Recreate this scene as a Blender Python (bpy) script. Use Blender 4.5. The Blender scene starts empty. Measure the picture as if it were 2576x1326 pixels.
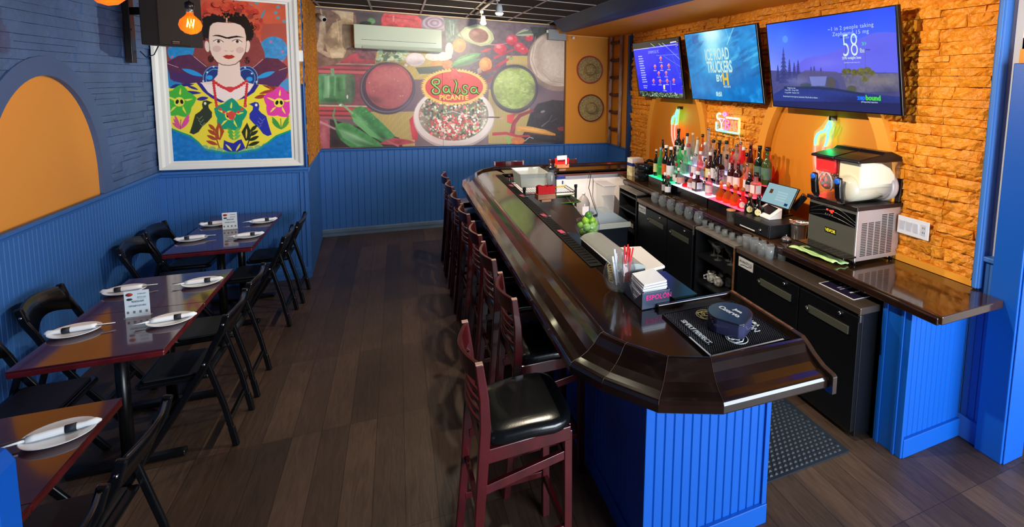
import bpy, math, random
import numpy as np
from mathutils import Vector, Matrix
random.seed(7)
PI = math.pi
D = bpy.data
SC = bpy.context.scene
COL = SC.collection

# ------------------------------------------------------------------ camera
F_PX, CX, CY, YAW, PITCH, ROLL, CAM_H = 1280.655, 1600.0, 350.213, 0.440, 0.105, 0.028, 2.1
cy_, sy_ = math.cos(YAW), math.sin(YAW)
R0 = np.array([[1, 0, 0], [0, 0, -1], [0, 1, 0.0]])
Ry = np.array([[cy_, 0, -sy_], [0, 1, 0], [sy_, 0, cy_]])
Rx = np.array([[1, 0, 0], [0, math.cos(PITCH), -math.sin(PITCH)], [0, math.sin(PITCH), math.cos(PITCH)]])
Rz = np.array([[math.cos(ROLL), -math.sin(ROLL), 0], [math.sin(ROLL), math.cos(ROLL), 0], [0, 0, 1]])
RC = Rz @ Rx @ Ry @ R0
cam_d = D.cameras.new('camera')
cam = D.objects.new('camera', cam_d)
COL.objects.link(cam)
SC.camera = cam
cam_d.sensor_fit = 'HORIZONTAL'
cam_d.sensor_width = 36.0
cam_d.lens = F_PX / 2576 * 36.0
cam_d.shift_x = (1288 - CX) / 2576
cam_d.shift_y = (CY - 663) / 2576
cam_d.clip_start = 0.05
mw = Matrix.Identity(4)
for i in range(3):
    mw[i][0] = RC[0][i]; mw[i][1] = -RC[1][i]; mw[i][2] = -RC[2][i]
mw[2][3] = CAM_H
cam.matrix_world = mw

# ------------------------------------------------------------------ world, exposure
SC.view_settings.view_transform = 'Standard'
SC.view_settings.look = 'None'
SC.view_settings.gamma = 1.0
SC.view_settings.use_curve_mapping = False
SC.view_settings.exposure = 0.0
world = D.worlds.new('world'); SC.world = world; world.use_nodes = True
wb = world.node_tree.nodes['Background']
wb.inputs[0].default_value = (0.62, 0.78, 1.0, 1)
wb.inputs[1].default_value = 1.0

def light(name, kind, loc, power, color=(1, 1, 1), target=None, size=0.1, size_y=None, spot=None, blend=0.5):
    l = D.lights.new(name, kind); l.energy = power; l.color = color
    if kind == 'AREA':
        l.size = size
        if size_y: l.shape = 'RECTANGLE'; l.size_y = size_y
    else:
        l.shadow_soft_size = size
    if kind == 'SPOT':
        l.spot_size = math.radians(spot); l.spot_blend = blend
    o = D.objects.new(name, l); COL.objects.link(o); o.location = loc
    if target is not None:
        d = Vector(target) - Vector(loc)
        o.rotation_euler = d.to_track_quat('-Z', 'Y').to_euler()
    return o
# daylight that falls through the street windows behind the camera
light('window_daylight', 'AREA', (2.75, -1.80, 1.45), 370, (0.80, 0.90, 1.0), (2.0, 4.0, 0.9), 2.9, 2.2)
# the track's spots, and extra ones added to brighten white board and portrait
for i, (x, y, tx, ty, tz, p, ang) in enumerate([
        (0.95, 5.45, 0.7, 7.6, 1.7, 170, 110), (0.95, 5.35, 3.1, 5.4, 1.2, 110, 95), (0.95, 3.9, 3.1, 3.6, 1.2, 150, 100), (0.95, 4.7, 2.0, 6.2, .55, 420, 46), (0.95, 3.9, -1.45, 6.1, 2.0, 130, 55), (0.95, 3.9, -2.0, 4.6, 1.6, 110, 100),
        (0.95, 2.9, 0.1, 2.9, 0.2, 110, 95), (0.95, 2.3, 3.14, 2.0, 1.3, 210, 95), (0.95, 4.9, 0.2, 4.7, 0.4, 60, 95)]):
    light('track_and_fill_spot', 'SPOT', (x, y, 2.72), p, (1.0, 0.86, 0.66), (tx, ty, tz), 0.03, spot=ang, blend=0.7)

# ------------------------------------------------------------------ colours, materials
def s2l(c):
    return tuple((v / 12.92 if v <= 0.04045 else ((v + 0.055) / 1.055) ** 2.4) for v in c)
def hexc(h):
    h = h.lstrip('#')
    return s2l(tuple(int(h[i:i + 2], 16) / 255 for i in (0, 2, 4)))
MATS = {}
def mat(name, col='808080', rough=0.5, metal=0.0, coat=0.0, emit=None, es=0.0, bump=None, var=None, spec=None, trans=0.0, ior=1.45, alpha=None, stretch=None):
    if name in MATS: return MATS[name]
    m = D.materials.new(name); m.use_nodes = True
    nt = m.node_tree; b = nt.nodes['Principled BSDF']
    c = hexc(col) if isinstance(col, str) else col
    b.inputs['Base Color'].default_value = (*c, 1)
    b.inputs['Roughness'].default_value = rough
    b.inputs['Metallic'].default_value = metal
    b.inputs['Coat Weight'].default_value = coat
    b.inputs['Coat Roughness'].default_value = 0.06
    b.inputs['IOR'].default_value = ior
    if spec is not None: b.inputs['Specular IOR Level'].default_value = spec
    if trans: b.inputs['Transmission Weight'].default_value = trans
    if alpha is not None: b.inputs['Alpha'].default_value = alpha
    if emit is not None:
        b.inputs['Emission Color'].default_value = (*hexc(emit), 1); b.inputs['Emission Strength'].default_value = es
    tc = None
    if bump or var:
        tc = nt.nodes.new('ShaderNodeTexCoord'); src = tc.outputs['Object']
        if stretch:
            mp = nt.nodes.new('ShaderNodeMapping'); mp.inputs['Scale'].default_value = stretch
            nt.links.new(src, mp.inputs[0]); src = mp.outputs[0]
    if var:
        sc, amt = var[:2]
        n = nt.nodes.new('ShaderNodeTexNoise'); n.inputs['Scale'].default_value = sc; n.inputs['Detail'].default_value = 5
        nt.links.new(src, n.inputs['Vector'])
        mx = nt.nodes.new('ShaderNodeMix'); mx.data_type = 'RGBA'
        lo = tuple(v * (1 - amt) for v in c); hi = tuple(min(1, v * (1 + amt)) for v in c)
        if len(var) > 2: hi = hexc(var[2])
        mx.inputs[6].default_value = (*lo, 1); mx.inputs[7].default_value = (*hi, 1)
        cr = nt.nodes.new('ShaderNodeMapRange'); cr.inputs[1].default_value = 0.35; cr.inputs[2].default_value = 0.65
        nt.links.new(n.outputs[0], cr.inputs[0]); nt.links.new(cr.outputs[0], mx.inputs[0])
        nt.links.new(mx.outputs[2], b.inputs['Base Color'])
    if bump:
        sc, st = bump[:2]
        n = nt.nodes.new('ShaderNodeTexNoise'); n.inputs['Scale'].default_value = sc; n.inputs['Detail'].default_value = 4
        nt.links.new(src, n.inputs['Vector'])
        bp = nt.nodes.new('ShaderNodeBump'); bp.inputs['Strength'].default_value = st
        bp.inputs['Distance'].default_value = bump[2] if len(bump) > 2 else 0.005
        nt.links.new(n.outputs[0], bp.inputs['Height']); nt.links.new(bp.outputs[0], b.inputs['Normal'])
    MATS[name] = m
    return m
def glass(name, tint='ffffff', clear=0.85, rough=0.03):
    """thin clear glass or plastic: see-through with a fresnel sheen"""
    if name in MATS: return MATS[name]
    m = D.materials.new(name); m.use_nodes = True; nt = m.node_tree; nt.nodes.clear()
    out = nt.nodes.new('ShaderNodeOutputMaterial')
    tr = nt.nodes.new('ShaderNodeBsdfTransparent'); tr.inputs[0].default_value = (*hexc(tint), 1)
    gl = nt.nodes.new('ShaderNodeBsdfGlossy'); gl.inputs['Roughness'].default_value = rough
    df = nt.nodes.new('ShaderNodeBsdfDiffuse'); df.inputs[0].default_value = (*hexc(tint), 1)
    fr0 = nt.nodes.new('ShaderNodeFresnel'); fr0.inputs[0].default_value = 1.45; geo = nt.nodes.new('ShaderNodeNewGeometry')
    fr = nt.nodes.new('ShaderNodeMath'); fr.operation = 'MULTIPLY'; inv = nt.nodes.new('ShaderNodeMath'); inv.operation = 'SUBTRACT'; inv.inputs[0].default_value = 1.0
    nt.links.new(geo.outputs['Backfacing'], inv.inputs[1]); nt.links.new(fr0.outputs[0], fr.inputs[0]); nt.links.new(inv.outputs[0], fr.inputs[1])
    m1 = nt.nodes.new('ShaderNodeMixShader'); m1.inputs[0].default_value = 1 - clear
    nt.links.new(tr.outputs[0], m1.inputs[1]); nt.links.new(df.outputs[0], m1.inputs[2])
    m2 = nt.nodes.new('ShaderNodeMixShader')
    nt.links.new(fr.outputs[0], m2.inputs[0]); nt.links.new(m1.outputs[0], m2.inputs[1]); nt.links.new(gl.outputs[0], m2.inputs[2])
    nt.links.new(m2.outputs[0], out.inputs[0])
    MATS[name] = m
    return m
def emis(name, col, st):
    if name in MATS: return MATS[name]
    m = D.materials.new(name); m.use_nodes = True; nt = m.node_tree; nt.nodes.clear()
    out = nt.nodes.new('ShaderNodeOutputMaterial'); e = nt.nodes.new('ShaderNodeEmission')
    e.inputs[0].default_value = (*hexc(col), 1); e.inputs[1].default_value = st
    nt.links.new(e.outputs[0], out.inputs[0]); MATS[name] = m
    return m

# ------------------------------------------------------------------ mesh builder
class MB:
    def __init__(s): s.v = []; s.f = []; s.mi = []; s.sm = []; s.cur = 0; s.M = None
    def add(s, vs, fs, smooth=False):
        o = len(s.v)
        for v in vs:
            v = Vector(v)
            if s.M is not None: v = s.M @ v
            s.v.append(tuple(v))
        for f in fs:
            s.f.append(tuple(i + o for i in f)); s.mi.append(s.cur); s.sm.append(smooth)
        return s
    def mat(s, i): s.cur = i; return s
    def at(s, M): s.M = M; return s
    def box(s, x0, x1, y0, y1, z0, z1):
        vs = [(x0, y0, z0), (x1, y0, z0), (x1, y1, z0), (x0, y1, z0), (x0, y0, z1), (x1, y0, z1), (x1, y1, z1), (x0, y1, z1)]
        return s.add(vs, [(0, 3, 2, 1), (4, 5, 6, 7), (0, 1, 5, 4), (1, 2, 6, 5), (2, 3, 7, 6), (3, 0, 4, 7)])
    def bar(s, p, q, w, h, up=(0, 0, 1)):
        p = Vector(p); q = Vector(q); d = (q - p).normalized(); u = Vector(up)
        a = d.cross(u)
        if a.length < 1e-4: a = d.cross(Vector((1, 0, 0)))
        a.normalize(); b = a.cross(d).normalized()
        vs = []
        for e in (p, q):
            for (i, j) in ((-1, -1), (1, -1), (1, 1), (-1, 1)): vs.append(e + a * (i * w / 2) + b * (j * h / 2))
        return s.add(vs, [(0, 1, 2, 3), (7, 6, 5, 4), (0, 4, 5, 1), (1, 5, 6, 2), (2, 6, 7, 3), (3, 7, 4, 0)])
    def prism(s, poly, z0, z1, f=None):
        """poly (a,b) extruded along the third axis; f maps (a,b,c) to a point"""
        f = f or (lambda a, b, c: (a, b, c)); n = len(poly)
        vs = [f(a, b, z0) for a, b in poly] + [f(a, b, z1) for a, b in poly]
        fs = [tuple(range(n))[::-1], tuple(range(n, 2 * n))] + [(i, (i + 1) % n, n + (i + 1) % n, n + i) for i in range(n)]
        return s.add(vs, fs)
    def tube(s, pts, r, n=8, closed=False, smooth=True, caps=True):
        P = [Vector(p) for p in pts]; m = len(P)
        rs = r if isinstance(r, (list, tuple)) else [r] * m
        vs = []; ref = None
        for i in range(m):
            a = P[(i - 1) % m] if (closed or i > 0) else P[i]
            b = P[(i + 1) % m] if (closed or i < m - 1) else P[i]
            d = (b - a).normalized()
            if ref is None:
                ref = Vector((0, 0, 1)) if abs(d.z) < 0.9 else Vector((1, 0, 0))
            u = d.cross(ref)
            if u.length < 1e-4: u = d.cross(Vector((0.3, 1, 0.2)))
            u.normalize(); w = u.cross(d).normalized(); ref = w
            for k in range(n):
                t = 2 * PI * k / n
                vs.append(P[i] + u * (math.cos(t) * rs[i]) + w * (math.sin(t) * rs[i]))
        fs = []
        for i in range(m if closed else m - 1):
            j = (i + 1) % m
            for k in range(n):
                fs.append((i * n + k, i * n + (k + 1) % n, j * n + (k + 1) % n, j * n + k))
        s.add(vs, fs, smooth)
        if caps and not closed:
            s.add([], []); o = len(s.v) - m * n
            s.f.append(tuple(o + k for k in range(n))[::-1]); s.mi.append(s.cur); s.sm.append(False)
            s.f.append(tuple(o + (m - 1) * n + k for k in range(n))); s.mi.append(s.cur); s.sm.append(False)
        return s
    def lathe(s, prof, c=(0, 0, 0), n=20, smooth=True, sx=1.0, sy=1.0):
        vs = []; m = len(prof)
        for (r, z) in prof:
            for k in range(n):
                t = 2 * PI * k / n
                vs.append((c[0] + r * sx * math.cos(t), c[1] + r * sy * math.sin(t), c[2] + z))
        fs = []
        for i in range(m - 1):
            for k in range(n): fs.append((i * n + k, i * n + (k + 1) % n, (i + 1) * n + (k + 1) % n, (i + 1) * n + k))
        s.add(vs, fs, smooth); o = len(s.v) - m * n
        if prof[0][0] > 1e-4: s.f.append(tuple(o + k for k in range(n))[::-1]); s.mi.append(s.cur); s.sm.append(False)
        if prof[-1][0] > 1e-4: s.f.append(tuple(o + (m - 1) * n + k for k in range(n))); s.mi.append(s.cur); s.sm.append(False)
        return s
    def sphere(s, c, r, n=16, m=10, sx=1, sy=1, sz=1):
        return s.lathe([(max(1e-5, r * math.sin(PI * i / m)), -r * sz * math.cos(PI * i / m)) for i in range(m + 1)], c, n, True, sx, sy)
    def build(s, name, mats, parent=None, bevel=0.0, loc=None, seg=2):
        me = D.meshes.new(name); me.from_pydata(s.v, [], s.f)
        if not isinstance(mats, (list, tuple)): mats = [mats]
        for m in mats: me.materials.append(m)
        me.polygons.foreach_set('material_index', s.mi)
        me.polygons.foreach_set('use_smooth', s.sm)
        me.update()
        o = D.objects.new(name, me); COL.objects.link(o)
        if parent is not None: o.parent = parent
        if loc is not None: o.location = loc
        if bevel:
            b = o.modifiers.new('bevel', 'BEVEL'); b.width = bevel; b.segments = seg; b.limit_method = 'ANGLE'; b.angle_limit = math.radians(35)
        return o
def tag(o, label, cat, group=None):
    o['label'] = label; o['category'] = cat
    if group: o['group'] = group
    return o
def thing(name, label, cat, loc=(0, 0, 0), rz=0.0, group=None):
    o = D.objects.new(name, None); COL.objects.link(o); o.empty_display_size = 0.05
    o.location = loc; o.rotation_euler = (0, 0, rz)
    return tag(o, label, cat, group)
def struct(o): o['kind'] = 'structure'; return o
KIDS = {}
def kids(o): return [c for c in D.objects if c.parent == o]
def dup(root, loc, rz=None, label=None, group=None, ks=None):
    r = root.copy(); COL.objects.link(r); r.location = loc
    if rz is not None: r.rotation_euler = (0, 0, rz)
    if label: r['label'] = label
    if group: r['group'] = group
    for c in (ks if ks is not None else kids(root)):
        d = c.copy(); COL.objects.link(d); d.parent = r
        for g in kids(c):
            e = g.copy(); COL.objects.link(e); e.parent = d
    return r
def text(name, s, size, m, parent=None, M=None, ext=0.001, sx=1.0, sp=1.0, align='CENTER', shear=0.0, bold=0.0):
    """flat lettering as a mesh; M places it: x right, y up, z out of the surface"""
    c = D.curves.new(name, 'FONT'); c.body = s; c.size = size; c.extrude = ext; c.align_x = align; c.align_y = 'CENTER'
    c.space_character = sp; c.shear = shear; c.offset = bold; c.resolution_u = 3
    t = D.objects.new(name + '_tmp', c); COL.objects.link(t)
    dg = bpy.context.evaluated_depsgraph_get(); dg.update()
    me = D.meshes.new_from_object(t.evaluated_get(dg)); D.objects.remove(t); D.curves.remove(c)
    me.transform(Matrix.Scale(sx, 4, (1, 0, 0)))
    if M is not None: me.transform(M)
    me.materials.clear(); me.materials.append(m)
    o = D.objects.new(name, me); COL.objects.link(o)
    if parent is not None: o.parent = parent
    return o
def frame(o, xr, yu):
    """matrix with origin o, x axis xr, y axis yu"""
    x = Vector(xr).normalized(); y = Vector(yu).normalized(); z = x.cross(y)
    return Matrix(((x.x, y.x, z.x, o[0]), (x.y, y.y, z.y, o[1]), (x.z, y.z, z.z, o[2]), (0, 0, 0, 1)))

# ------------------------------------------------------------------ printed pictures: painted from outlines, kept as mesh colours
class Canvas:
    """a picture drawn from outlines measured on the real thing; corners = its four corners in the measure used (tl, tr, br, bl)"""
    def __init__(s, corners, W, H, bg):
        s.W, s.H = W * 2, H * 2
        s.a = np.zeros((s.H, s.W, 3), dtype=np.float32); s.a[:] = [int(bg[i:i + 2], 16) / 255 for i in (0, 2, 4)]
        dst = [(0, 0), (s.W, 0), (s.W, s.H), (0, s.H)]
        A = []; b = []
        for (x, y), (u, v) in zip(corners, dst):
            A.append([x, y, 1, 0, 0, 0, -u * x, -u * y]); b.append(u)
            A.append([0, 0, 0, x, y, 1, -v * x, -v * y]); b.append(v)
        h = np.linalg.solve(np.array(A, float), np.array(b, float)); s.h = np.append(h, 1).reshape(3, 3)
        s.rng = np.random.RandomState(3)
    def T(s, pts):
        p = np.array(pts, float); q = np.c_[p, np.ones(len(p))] @ s.h.T
        return q[:, :2] / q[:, 2:]
    def mask(s, pts):
        q = s.T(pts); x0, y0 = np.floor(q.min(0)).astype(int); x1, y1 = np.ceil(q.max(0)).astype(int) + 1
        x0, y0 = max(0, x0), max(0, y0); x1, y1 = min(s.W, x1), min(s.H, y1)
        if x1 <= x0 or y1 <= y0: return None
        X, Y = np.meshgrid(np.arange(x0, x1) + .5, np.arange(y0, y1) + .5)
        ins = np.zeros(X.shape, bool); n = len(q)
        for i in range(n):
            ax, ay = q[i]; bx, by = q[(i + 1) % n]
            if ay == by: continue
            c = ((ay > Y) != (by > Y)) & (X < (bx - ax) * (Y - ay) / (by - ay) + ax)
            ins ^= c
        return ins, x0, y0, x1, y1
    def poly(s, pts, col, al=1.0, noise=0.0):
        r = s.mask(pts)
        if r is None: return
        ins, x0, y0, x1, y1 = r
        c = np.array([int(col[i:i + 2], 16) / 255 for i in (0, 2, 4)], np.float32)
        reg = s.a[y0:y1, x0:x1]
        cc = np.broadcast_to(c, reg.shape)
        if noise:
            cc = cc * (1 + noise * s.fnoise(reg.shape[:2], 14)[..., None])
        reg[ins] = reg[ins] * (1 - al) + cc[ins] * al
    def fnoise(s, shp, cell):
        out = np.zeros(shp, np.float32); amp = 1.0
        for k in range(3):
            c = max(2, cell >> k); g = s.rng.rand(shp[0] // c + 3, shp[1] // c + 3).astype(np.float32) * 2 - 1
            yy = np.arange(shp[0]) / c; xx = np.arange(shp[1]) / c
            yi = yy.astype(int); xi = xx.astype(int); fy = (yy - yi)[:, None]; fx = (xx - xi)[None]
            fy = fy * fy * (3 - 2 * fy); fx = fx * fx * (3 - 2 * fx)
            out += amp * ((g[yi][:, xi] * (1 - fx) + g[yi][:, xi + 1] * fx) * (1 - fy) + (g[yi + 1][:, xi] * (1 - fx) + g[yi + 1][:, xi + 1] * fx) * fy)
            amp *= .55
        return out
    def ell(s, cx, cy, rx, ry, col, rot=0.0, al=1.0, noise=0.0, n=40):
        c, q = math.cos(rot), math.sin(rot)
        s.poly([(cx + rx * math.cos(t) * c - ry * math.sin(t) * q, cy + rx * math.cos(t) * q + ry * math.sin(t) * c) for t in np.linspace(0, 2 * PI, n, endpoint=False)], col, al, noise)
    def line(s, pts, w, col, al=1.0, w2=None):
        w2 = w if w2 is None else w2; n = len(pts); L = []; Rr = []
        for i in range(n):
            a = pts[max(0, i - 1)]; b = pts[min(n - 1, i + 1)]
            dx, dy = b[0] - a[0], b[1] - a[1]; l = math.hypot(dx, dy) or 1
            ww = (w + (w2 - w) * i / max(1, n - 1)) / 2
            L.append((pts[i][0] - dy / l * ww, pts[i][1] + dx / l * ww)); Rr.append((pts[i][0] + dy / l * ww, pts[i][1] - dx / l * ww))
        s.poly(L + Rr[::-1], col, al)
    def leaf(s, p, q, w, col, al=1.0, noise=0.0):
        pts = []; n = 12
        dx, dy = q[0] - p[0], q[1] - p[1]; l = math.hypot(dx, dy)
        for sgn in (1, -1):
            rr = range(n + 1) if sgn == 1 else range(n, -1, -1)
            for i in rr:
                t = i / n; e = math.sin(PI * t) ** .8 * w / 2 * sgn
                pts.append((p[0] + dx * t - dy / l * e, p[1] + dy * t + dx / l * e))
        s.poly(pts, col, al, noise)
    def soft(s, cx, cy, rx, ry, col, al=.5, rot=0.0):
        """a soft-edged patch of printed colour"""
        (x, y), (x1, _), (_, y1) = s.T([(cx, cy), (cx + 1, cy), (cx, cy + 1)])
        kx = abs(x1 - x); ky = abs(y1 - y); R_ = 2.2 * max(rx * kx, ry * ky)
        x0, xe = int(max(0, x - R_)), int(min(s.W, x + R_)); y0, ye = int(max(0, y - R_)), int(min(s.H, y + R_))
        if xe <= x0 or ye <= y0: return
        X, Y = np.meshgrid((np.arange(x0, xe) - x) / kx, (np.arange(y0, ye) - y) / ky)
        c_, q_ = math.cos(rot), math.sin(rot); u = (X * c_ + Y * q_) / rx; v = (-X * q_ + Y * c_) / ry
        a = (al * np.exp(-1.6 * (u * u + v * v)))[..., None].astype(np.float32)
        cc = np.array([int(col[i:i + 2], 16) / 255 for i in (0, 2, 4)], np.float32)
        s.a[y0:ye, x0:xe] = s.a[y0:ye, x0:xe] * (1 - a) + cc * a
    def specks(s, cx, cy, rx, ry, n, cols, smin, smax):
        for _ in range(n):
            t = s.rng.rand() * 2 * PI; r = math.sqrt(s.rng.rand())
            x, y = cx + rx * r * math.cos(t), cy + ry * r * math.sin(t); z = smin + (smax - smin) * s.rng.rand()
            k = 5; a0 = s.rng.rand() * 6
            s.poly([(x + z * math.cos(a0 + j * 2 * PI / k) * (0.6 + .6 * s.rng.rand()), y + z * math.sin(a0 + j * 2 * PI / k) * (0.6 + .6 * s.rng.rand())) for j in range(k)], cols[s.rng.randint(len(cols))])
    def result(s):
        return s.a.reshape(s.H // 2, 2, s.W // 2, 2, 3).mean((1, 3))
def picture(name, arr, tl, tr, bl, m, parent=None, thick=0.004):
    """a sheet with the picture on it (tl, tr, bl in metres)"""
    H, W = arr.shape[:2]
    tl, tr, bl = (np.array(v, float) for v in (tl, tr, bl))
    u = np.linspace(0, 1, W); v = np.linspace(0, 1, H); U, V = np.meshgrid(u, v)
    P = tl + U[..., None] * (tr - tl) + V[..., None] * (bl - tl)
    nrm = np.cross(bl - tl, tr - tl); nrm /= np.linalg.norm(nrm)
    vs = P.reshape(-1, 3); idx = np.arange(H * W).reshape(H, W)
    q = np.stack([idx[:-1, :-1], idx[1:, :-1], idx[1:, 1:], idx[:-1, 1:]], -1).reshape(-1, 4)
    back = np.array([tl, tr, tr + bl - tl, bl]) - nrm * thick
    n0 = len(vs); vs = np.vstack([vs, back])
    c4 = [idx[0, 0], idx[0, -1], idx[-1, -1], idx[-1, 0]]
    extra = [[n0, n0 + 1, n0 + 2, n0 + 3]] + [[int(c4[i]), int(c4[(i + 1) % 4]), n0 + (i + 1) % 4, n0 + i] for i in range(4)]
    q = np.vstack([q, np.array(extra)])
    me = D.meshes.new(name); me.vertices.add(len(vs)); me.vertices.foreach_set('co', vs.astype(np.float32).ravel())
    me.loops.add(q.size); me.loops.foreach_set('vertex_index', q.astype(np.int32).ravel())
    me.polygons.add(len(q)); me.polygons.foreach_set('loop_start', (np.arange(len(q)) * 4).astype(np.int32))
    me.polygons.foreach_set('loop_total', np.full(len(q), 4, np.int32)); me.update(calc_edges=True); me.validate()
    a = np.clip(arr, 0, 1); lin = np.where(a <= .04045, a / 12.92, ((a + .055) / 1.055) ** 2.4)
    cols = np.ones((len(vs), 4), np.float32); cols[:n0, :3] = lin.reshape(-1, 3); cols[n0:, :3] = .02
    at = me.color_attributes.new('print', 'FLOAT_COLOR', 'POINT'); at.data.foreach_set('color', cols.ravel())
    me.materials.append(m)
    o = D.objects.new(name, me); COL.objects.link(o)
    if parent is not None: o.parent = parent
    return o
def print_mat(name, rough=0.5, emit=0.0, coat=0.0):
    m = D.materials.new(name); m.use_nodes = True; nt = m.node_tree; b = nt.nodes['Principled BSDF']
    at = nt.nodes.new('ShaderNodeAttribute'); at.attribute_name = 'print'
    b.inputs['Roughness'].default_value = rough; b.inputs['Coat Weight'].default_value = coat
    if emit:
        b.inputs['Base Color'].default_value = (.01, .01, .01, 1)
        nt.links.new(at.outputs['Color'], b.inputs['Emission Color']); b.inputs['Emission Strength'].default_value = emit
    else: nt.links.new(at.outputs['Color'], b.inputs['Base Color'])
    return m
# ------------------------------------------------------------------ the room
BLUE = mat('blue_paint', '0450ac', .42, bump=(60, .15, .002))
BLUEW = mat('blue_wall_paint', '356ab2', .5, bump=(60, .15, .002))
BLUES = mat('blue_stone_paint', '4a6590', .6, bump=(22, .6, .012), var=(3, .12))
ORANGE = mat('orange_paint', 'd98a1e', .55, bump=(40, .1, .002), var=(1.5, .04))
ORANGES = mat('orange_stone_paint', 'e08c20', .42, bump=(38, 1.0, .014), var=(12, .10))
ORANGEN = mat('orange_niche_paint', 'e89a3e', .6, bump=(50, .15, .002))
WHITE = mat('white_paint', 'e8e6e2', .5)
BLACK = mat('black_paint', '0a0a0c', .5)
NAVY = mat('navy_paint', '123a6e', .5)

def floor_mat():
    m = D.materials.new('dark_plank_floor'); m.use_nodes = True; nt = m.node_tree; b = nt.nodes['Principled BSDF']; N = nt.nodes.new; Lk = nt.links.new
    tc = N('ShaderNodeTexCoord'); sp = N('ShaderNodeSeparateXYZ'); cb = N('ShaderNodeCombineXYZ')
    Lk(tc.outputs['Object'], sp.inputs[0]); Lk(sp.outputs[1], cb.inputs[0]); Lk(sp.outputs[0], cb.inputs[1])
    br = N('ShaderNodeTexBrick'); br.offset = 0.37; br.offset_frequency = 1
    for k, v in (('Scale', 1.0), ('Mortar Size', 0.0016), ('Mortar Smooth', 0.1), ('Bias', 0.0), ('Brick Width', 0.92), ('Row Height', 0.148)): br.inputs[k].default_value = v
    br.inputs['Color1'].default_value = (*hexc('503e32'), 1); br.inputs['Color2'].default_value = (*hexc('352820'), 1); br.inputs['Mortar'].default_value = (*hexc('241a15'), 1)
    Lk(cb.outputs[0], br.inputs['Vector'])
    mp = N('ShaderNodeMapping'); mp.inputs['Scale'].default_value = (14, 1.6, 1); Lk(tc.outputs['Object'], mp.inputs[0])
    n = N('ShaderNodeTexNoise'); n.inputs['Scale'].default_value = 3.5; n.inputs['Detail'].default_value = 6; n.inputs['Distortion'].default_value = 1.2; Lk(mp.outputs[0], n.inputs['Vector'])
    n2 = N('ShaderNodeTexNoise'); n2.inputs['Scale'].default_value = 2.2; n2.inputs['Detail'].default_value = 3; Lk(tc.outputs['Object'], n2.inputs['Vector'])
    r = N('ShaderNodeMapRange'); r.inputs[1].default_value = .3; r.inputs[2].default_value = .7; r.inputs[3].default_value = .72; r.inputs[4].default_value = 1.25; Lk(n.outputs[0], r.inputs[0])
    r2 = N('ShaderNodeMapRange'); r2.inputs[1].default_value = .3; r2.inputs[2].default_value = .7; r2.inputs[3].default_value = .8; r2.inputs[4].default_value = 1.2; Lk(n2.outputs[0], r2.inputs[0])
    mu = N('ShaderNodeMath'); mu.operation = 'MULTIPLY'; Lk(r.outputs[0], mu.inputs[0]); Lk(r2.outputs[0], mu.inputs[1])
    mx = N('ShaderNodeVectorMath'); mx.operation = 'SCALE'; Lk(br.outputs[0], mx.inputs[0]); Lk(mu.outputs[0], mx.inputs['Scale']); Lk(mx.outputs[0], b.inputs['Base Color'])
    b.inputs['Roughness'].default_value = .42
    bp = N('ShaderNodeBump'); bp.inputs['Strength'].default_value = .35; bp.inputs['Distance'].default_value = .003; ad = N('ShaderNodeMath'); ad.operation = 'SUBTRACT'
    Lk(n.outputs[0], ad.inputs[0]); Lk(br.outputs['Fac'], ad.inputs[1]); Lk(ad.outputs[0], bp.inputs['Height']); Lk(bp.outputs[0], b.inputs['Normal'])
    return m
struct(MB().box(-2.3, 4.6, -2.0, 7.9, -.05, 0).build('floor', floor_mat()))

XL, XR, YF, YB, ZC = -2.024, 3.14, 6.112, 7.64, 2.985

def beadboard(name, p0, p1, z0, z1, m, pitch=.042, depth=.012, groove=.004, wide=.007, back=.03, tilt=0.0):
    """board wall whose face runs p0->p1 (its left to right as you face it) with upright V grooves"""
    p0 = Vector((*p0, 0)); p1 = Vector((*p1, 0)); d = p1 - p0; L = d.length; d.normalize(); n = Vector((d.y, -d.x, 0))
    pr = [(0, 0)]; k = pitch
    while k < L - wide:
        pr += [(k - wide / 2, 0), (k, -groove), (k + wide / 2, 0)]; k += pitch
    pr += [(L, 0), (L, -back), (0, -back)]
    pts = [p0 + d * a + n * b for a, b in pr]
    return MB().prism([(p.x, p.y) for p in pts], z0, z1).build(name, m)
def moulding(mb, p0, p1, z, h, t):
    """a moulded strip along the face line, h high, t proud"""
    p0 = Vector((*p0, 0)); p1 = Vector((*p1, 0)); d = (p1 - p0); L = d.length; d.normalize(); n = Vector((d.y, -d.x, 0))
    prof = [(-.005, 0), (t * .55, 0), (t * .7, h * .35), (t, h * .55), (t, h * .9), (t * .8, h), (-.005, h)]
    vs = []
    for s_ in (0, L):
        for a, b in prof: vs.append(p0 + d * s_ + n * a + Vector((0, 0, z + b)))
    k = len(prof)
    mb.add(vs, [tuple(range(k)), tuple(range(k, 2 * k))[::-1]] + [(i, i + k, (i + 1) % k + k, (i + 1) % k) for i in range(k)])
    return mb

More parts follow.
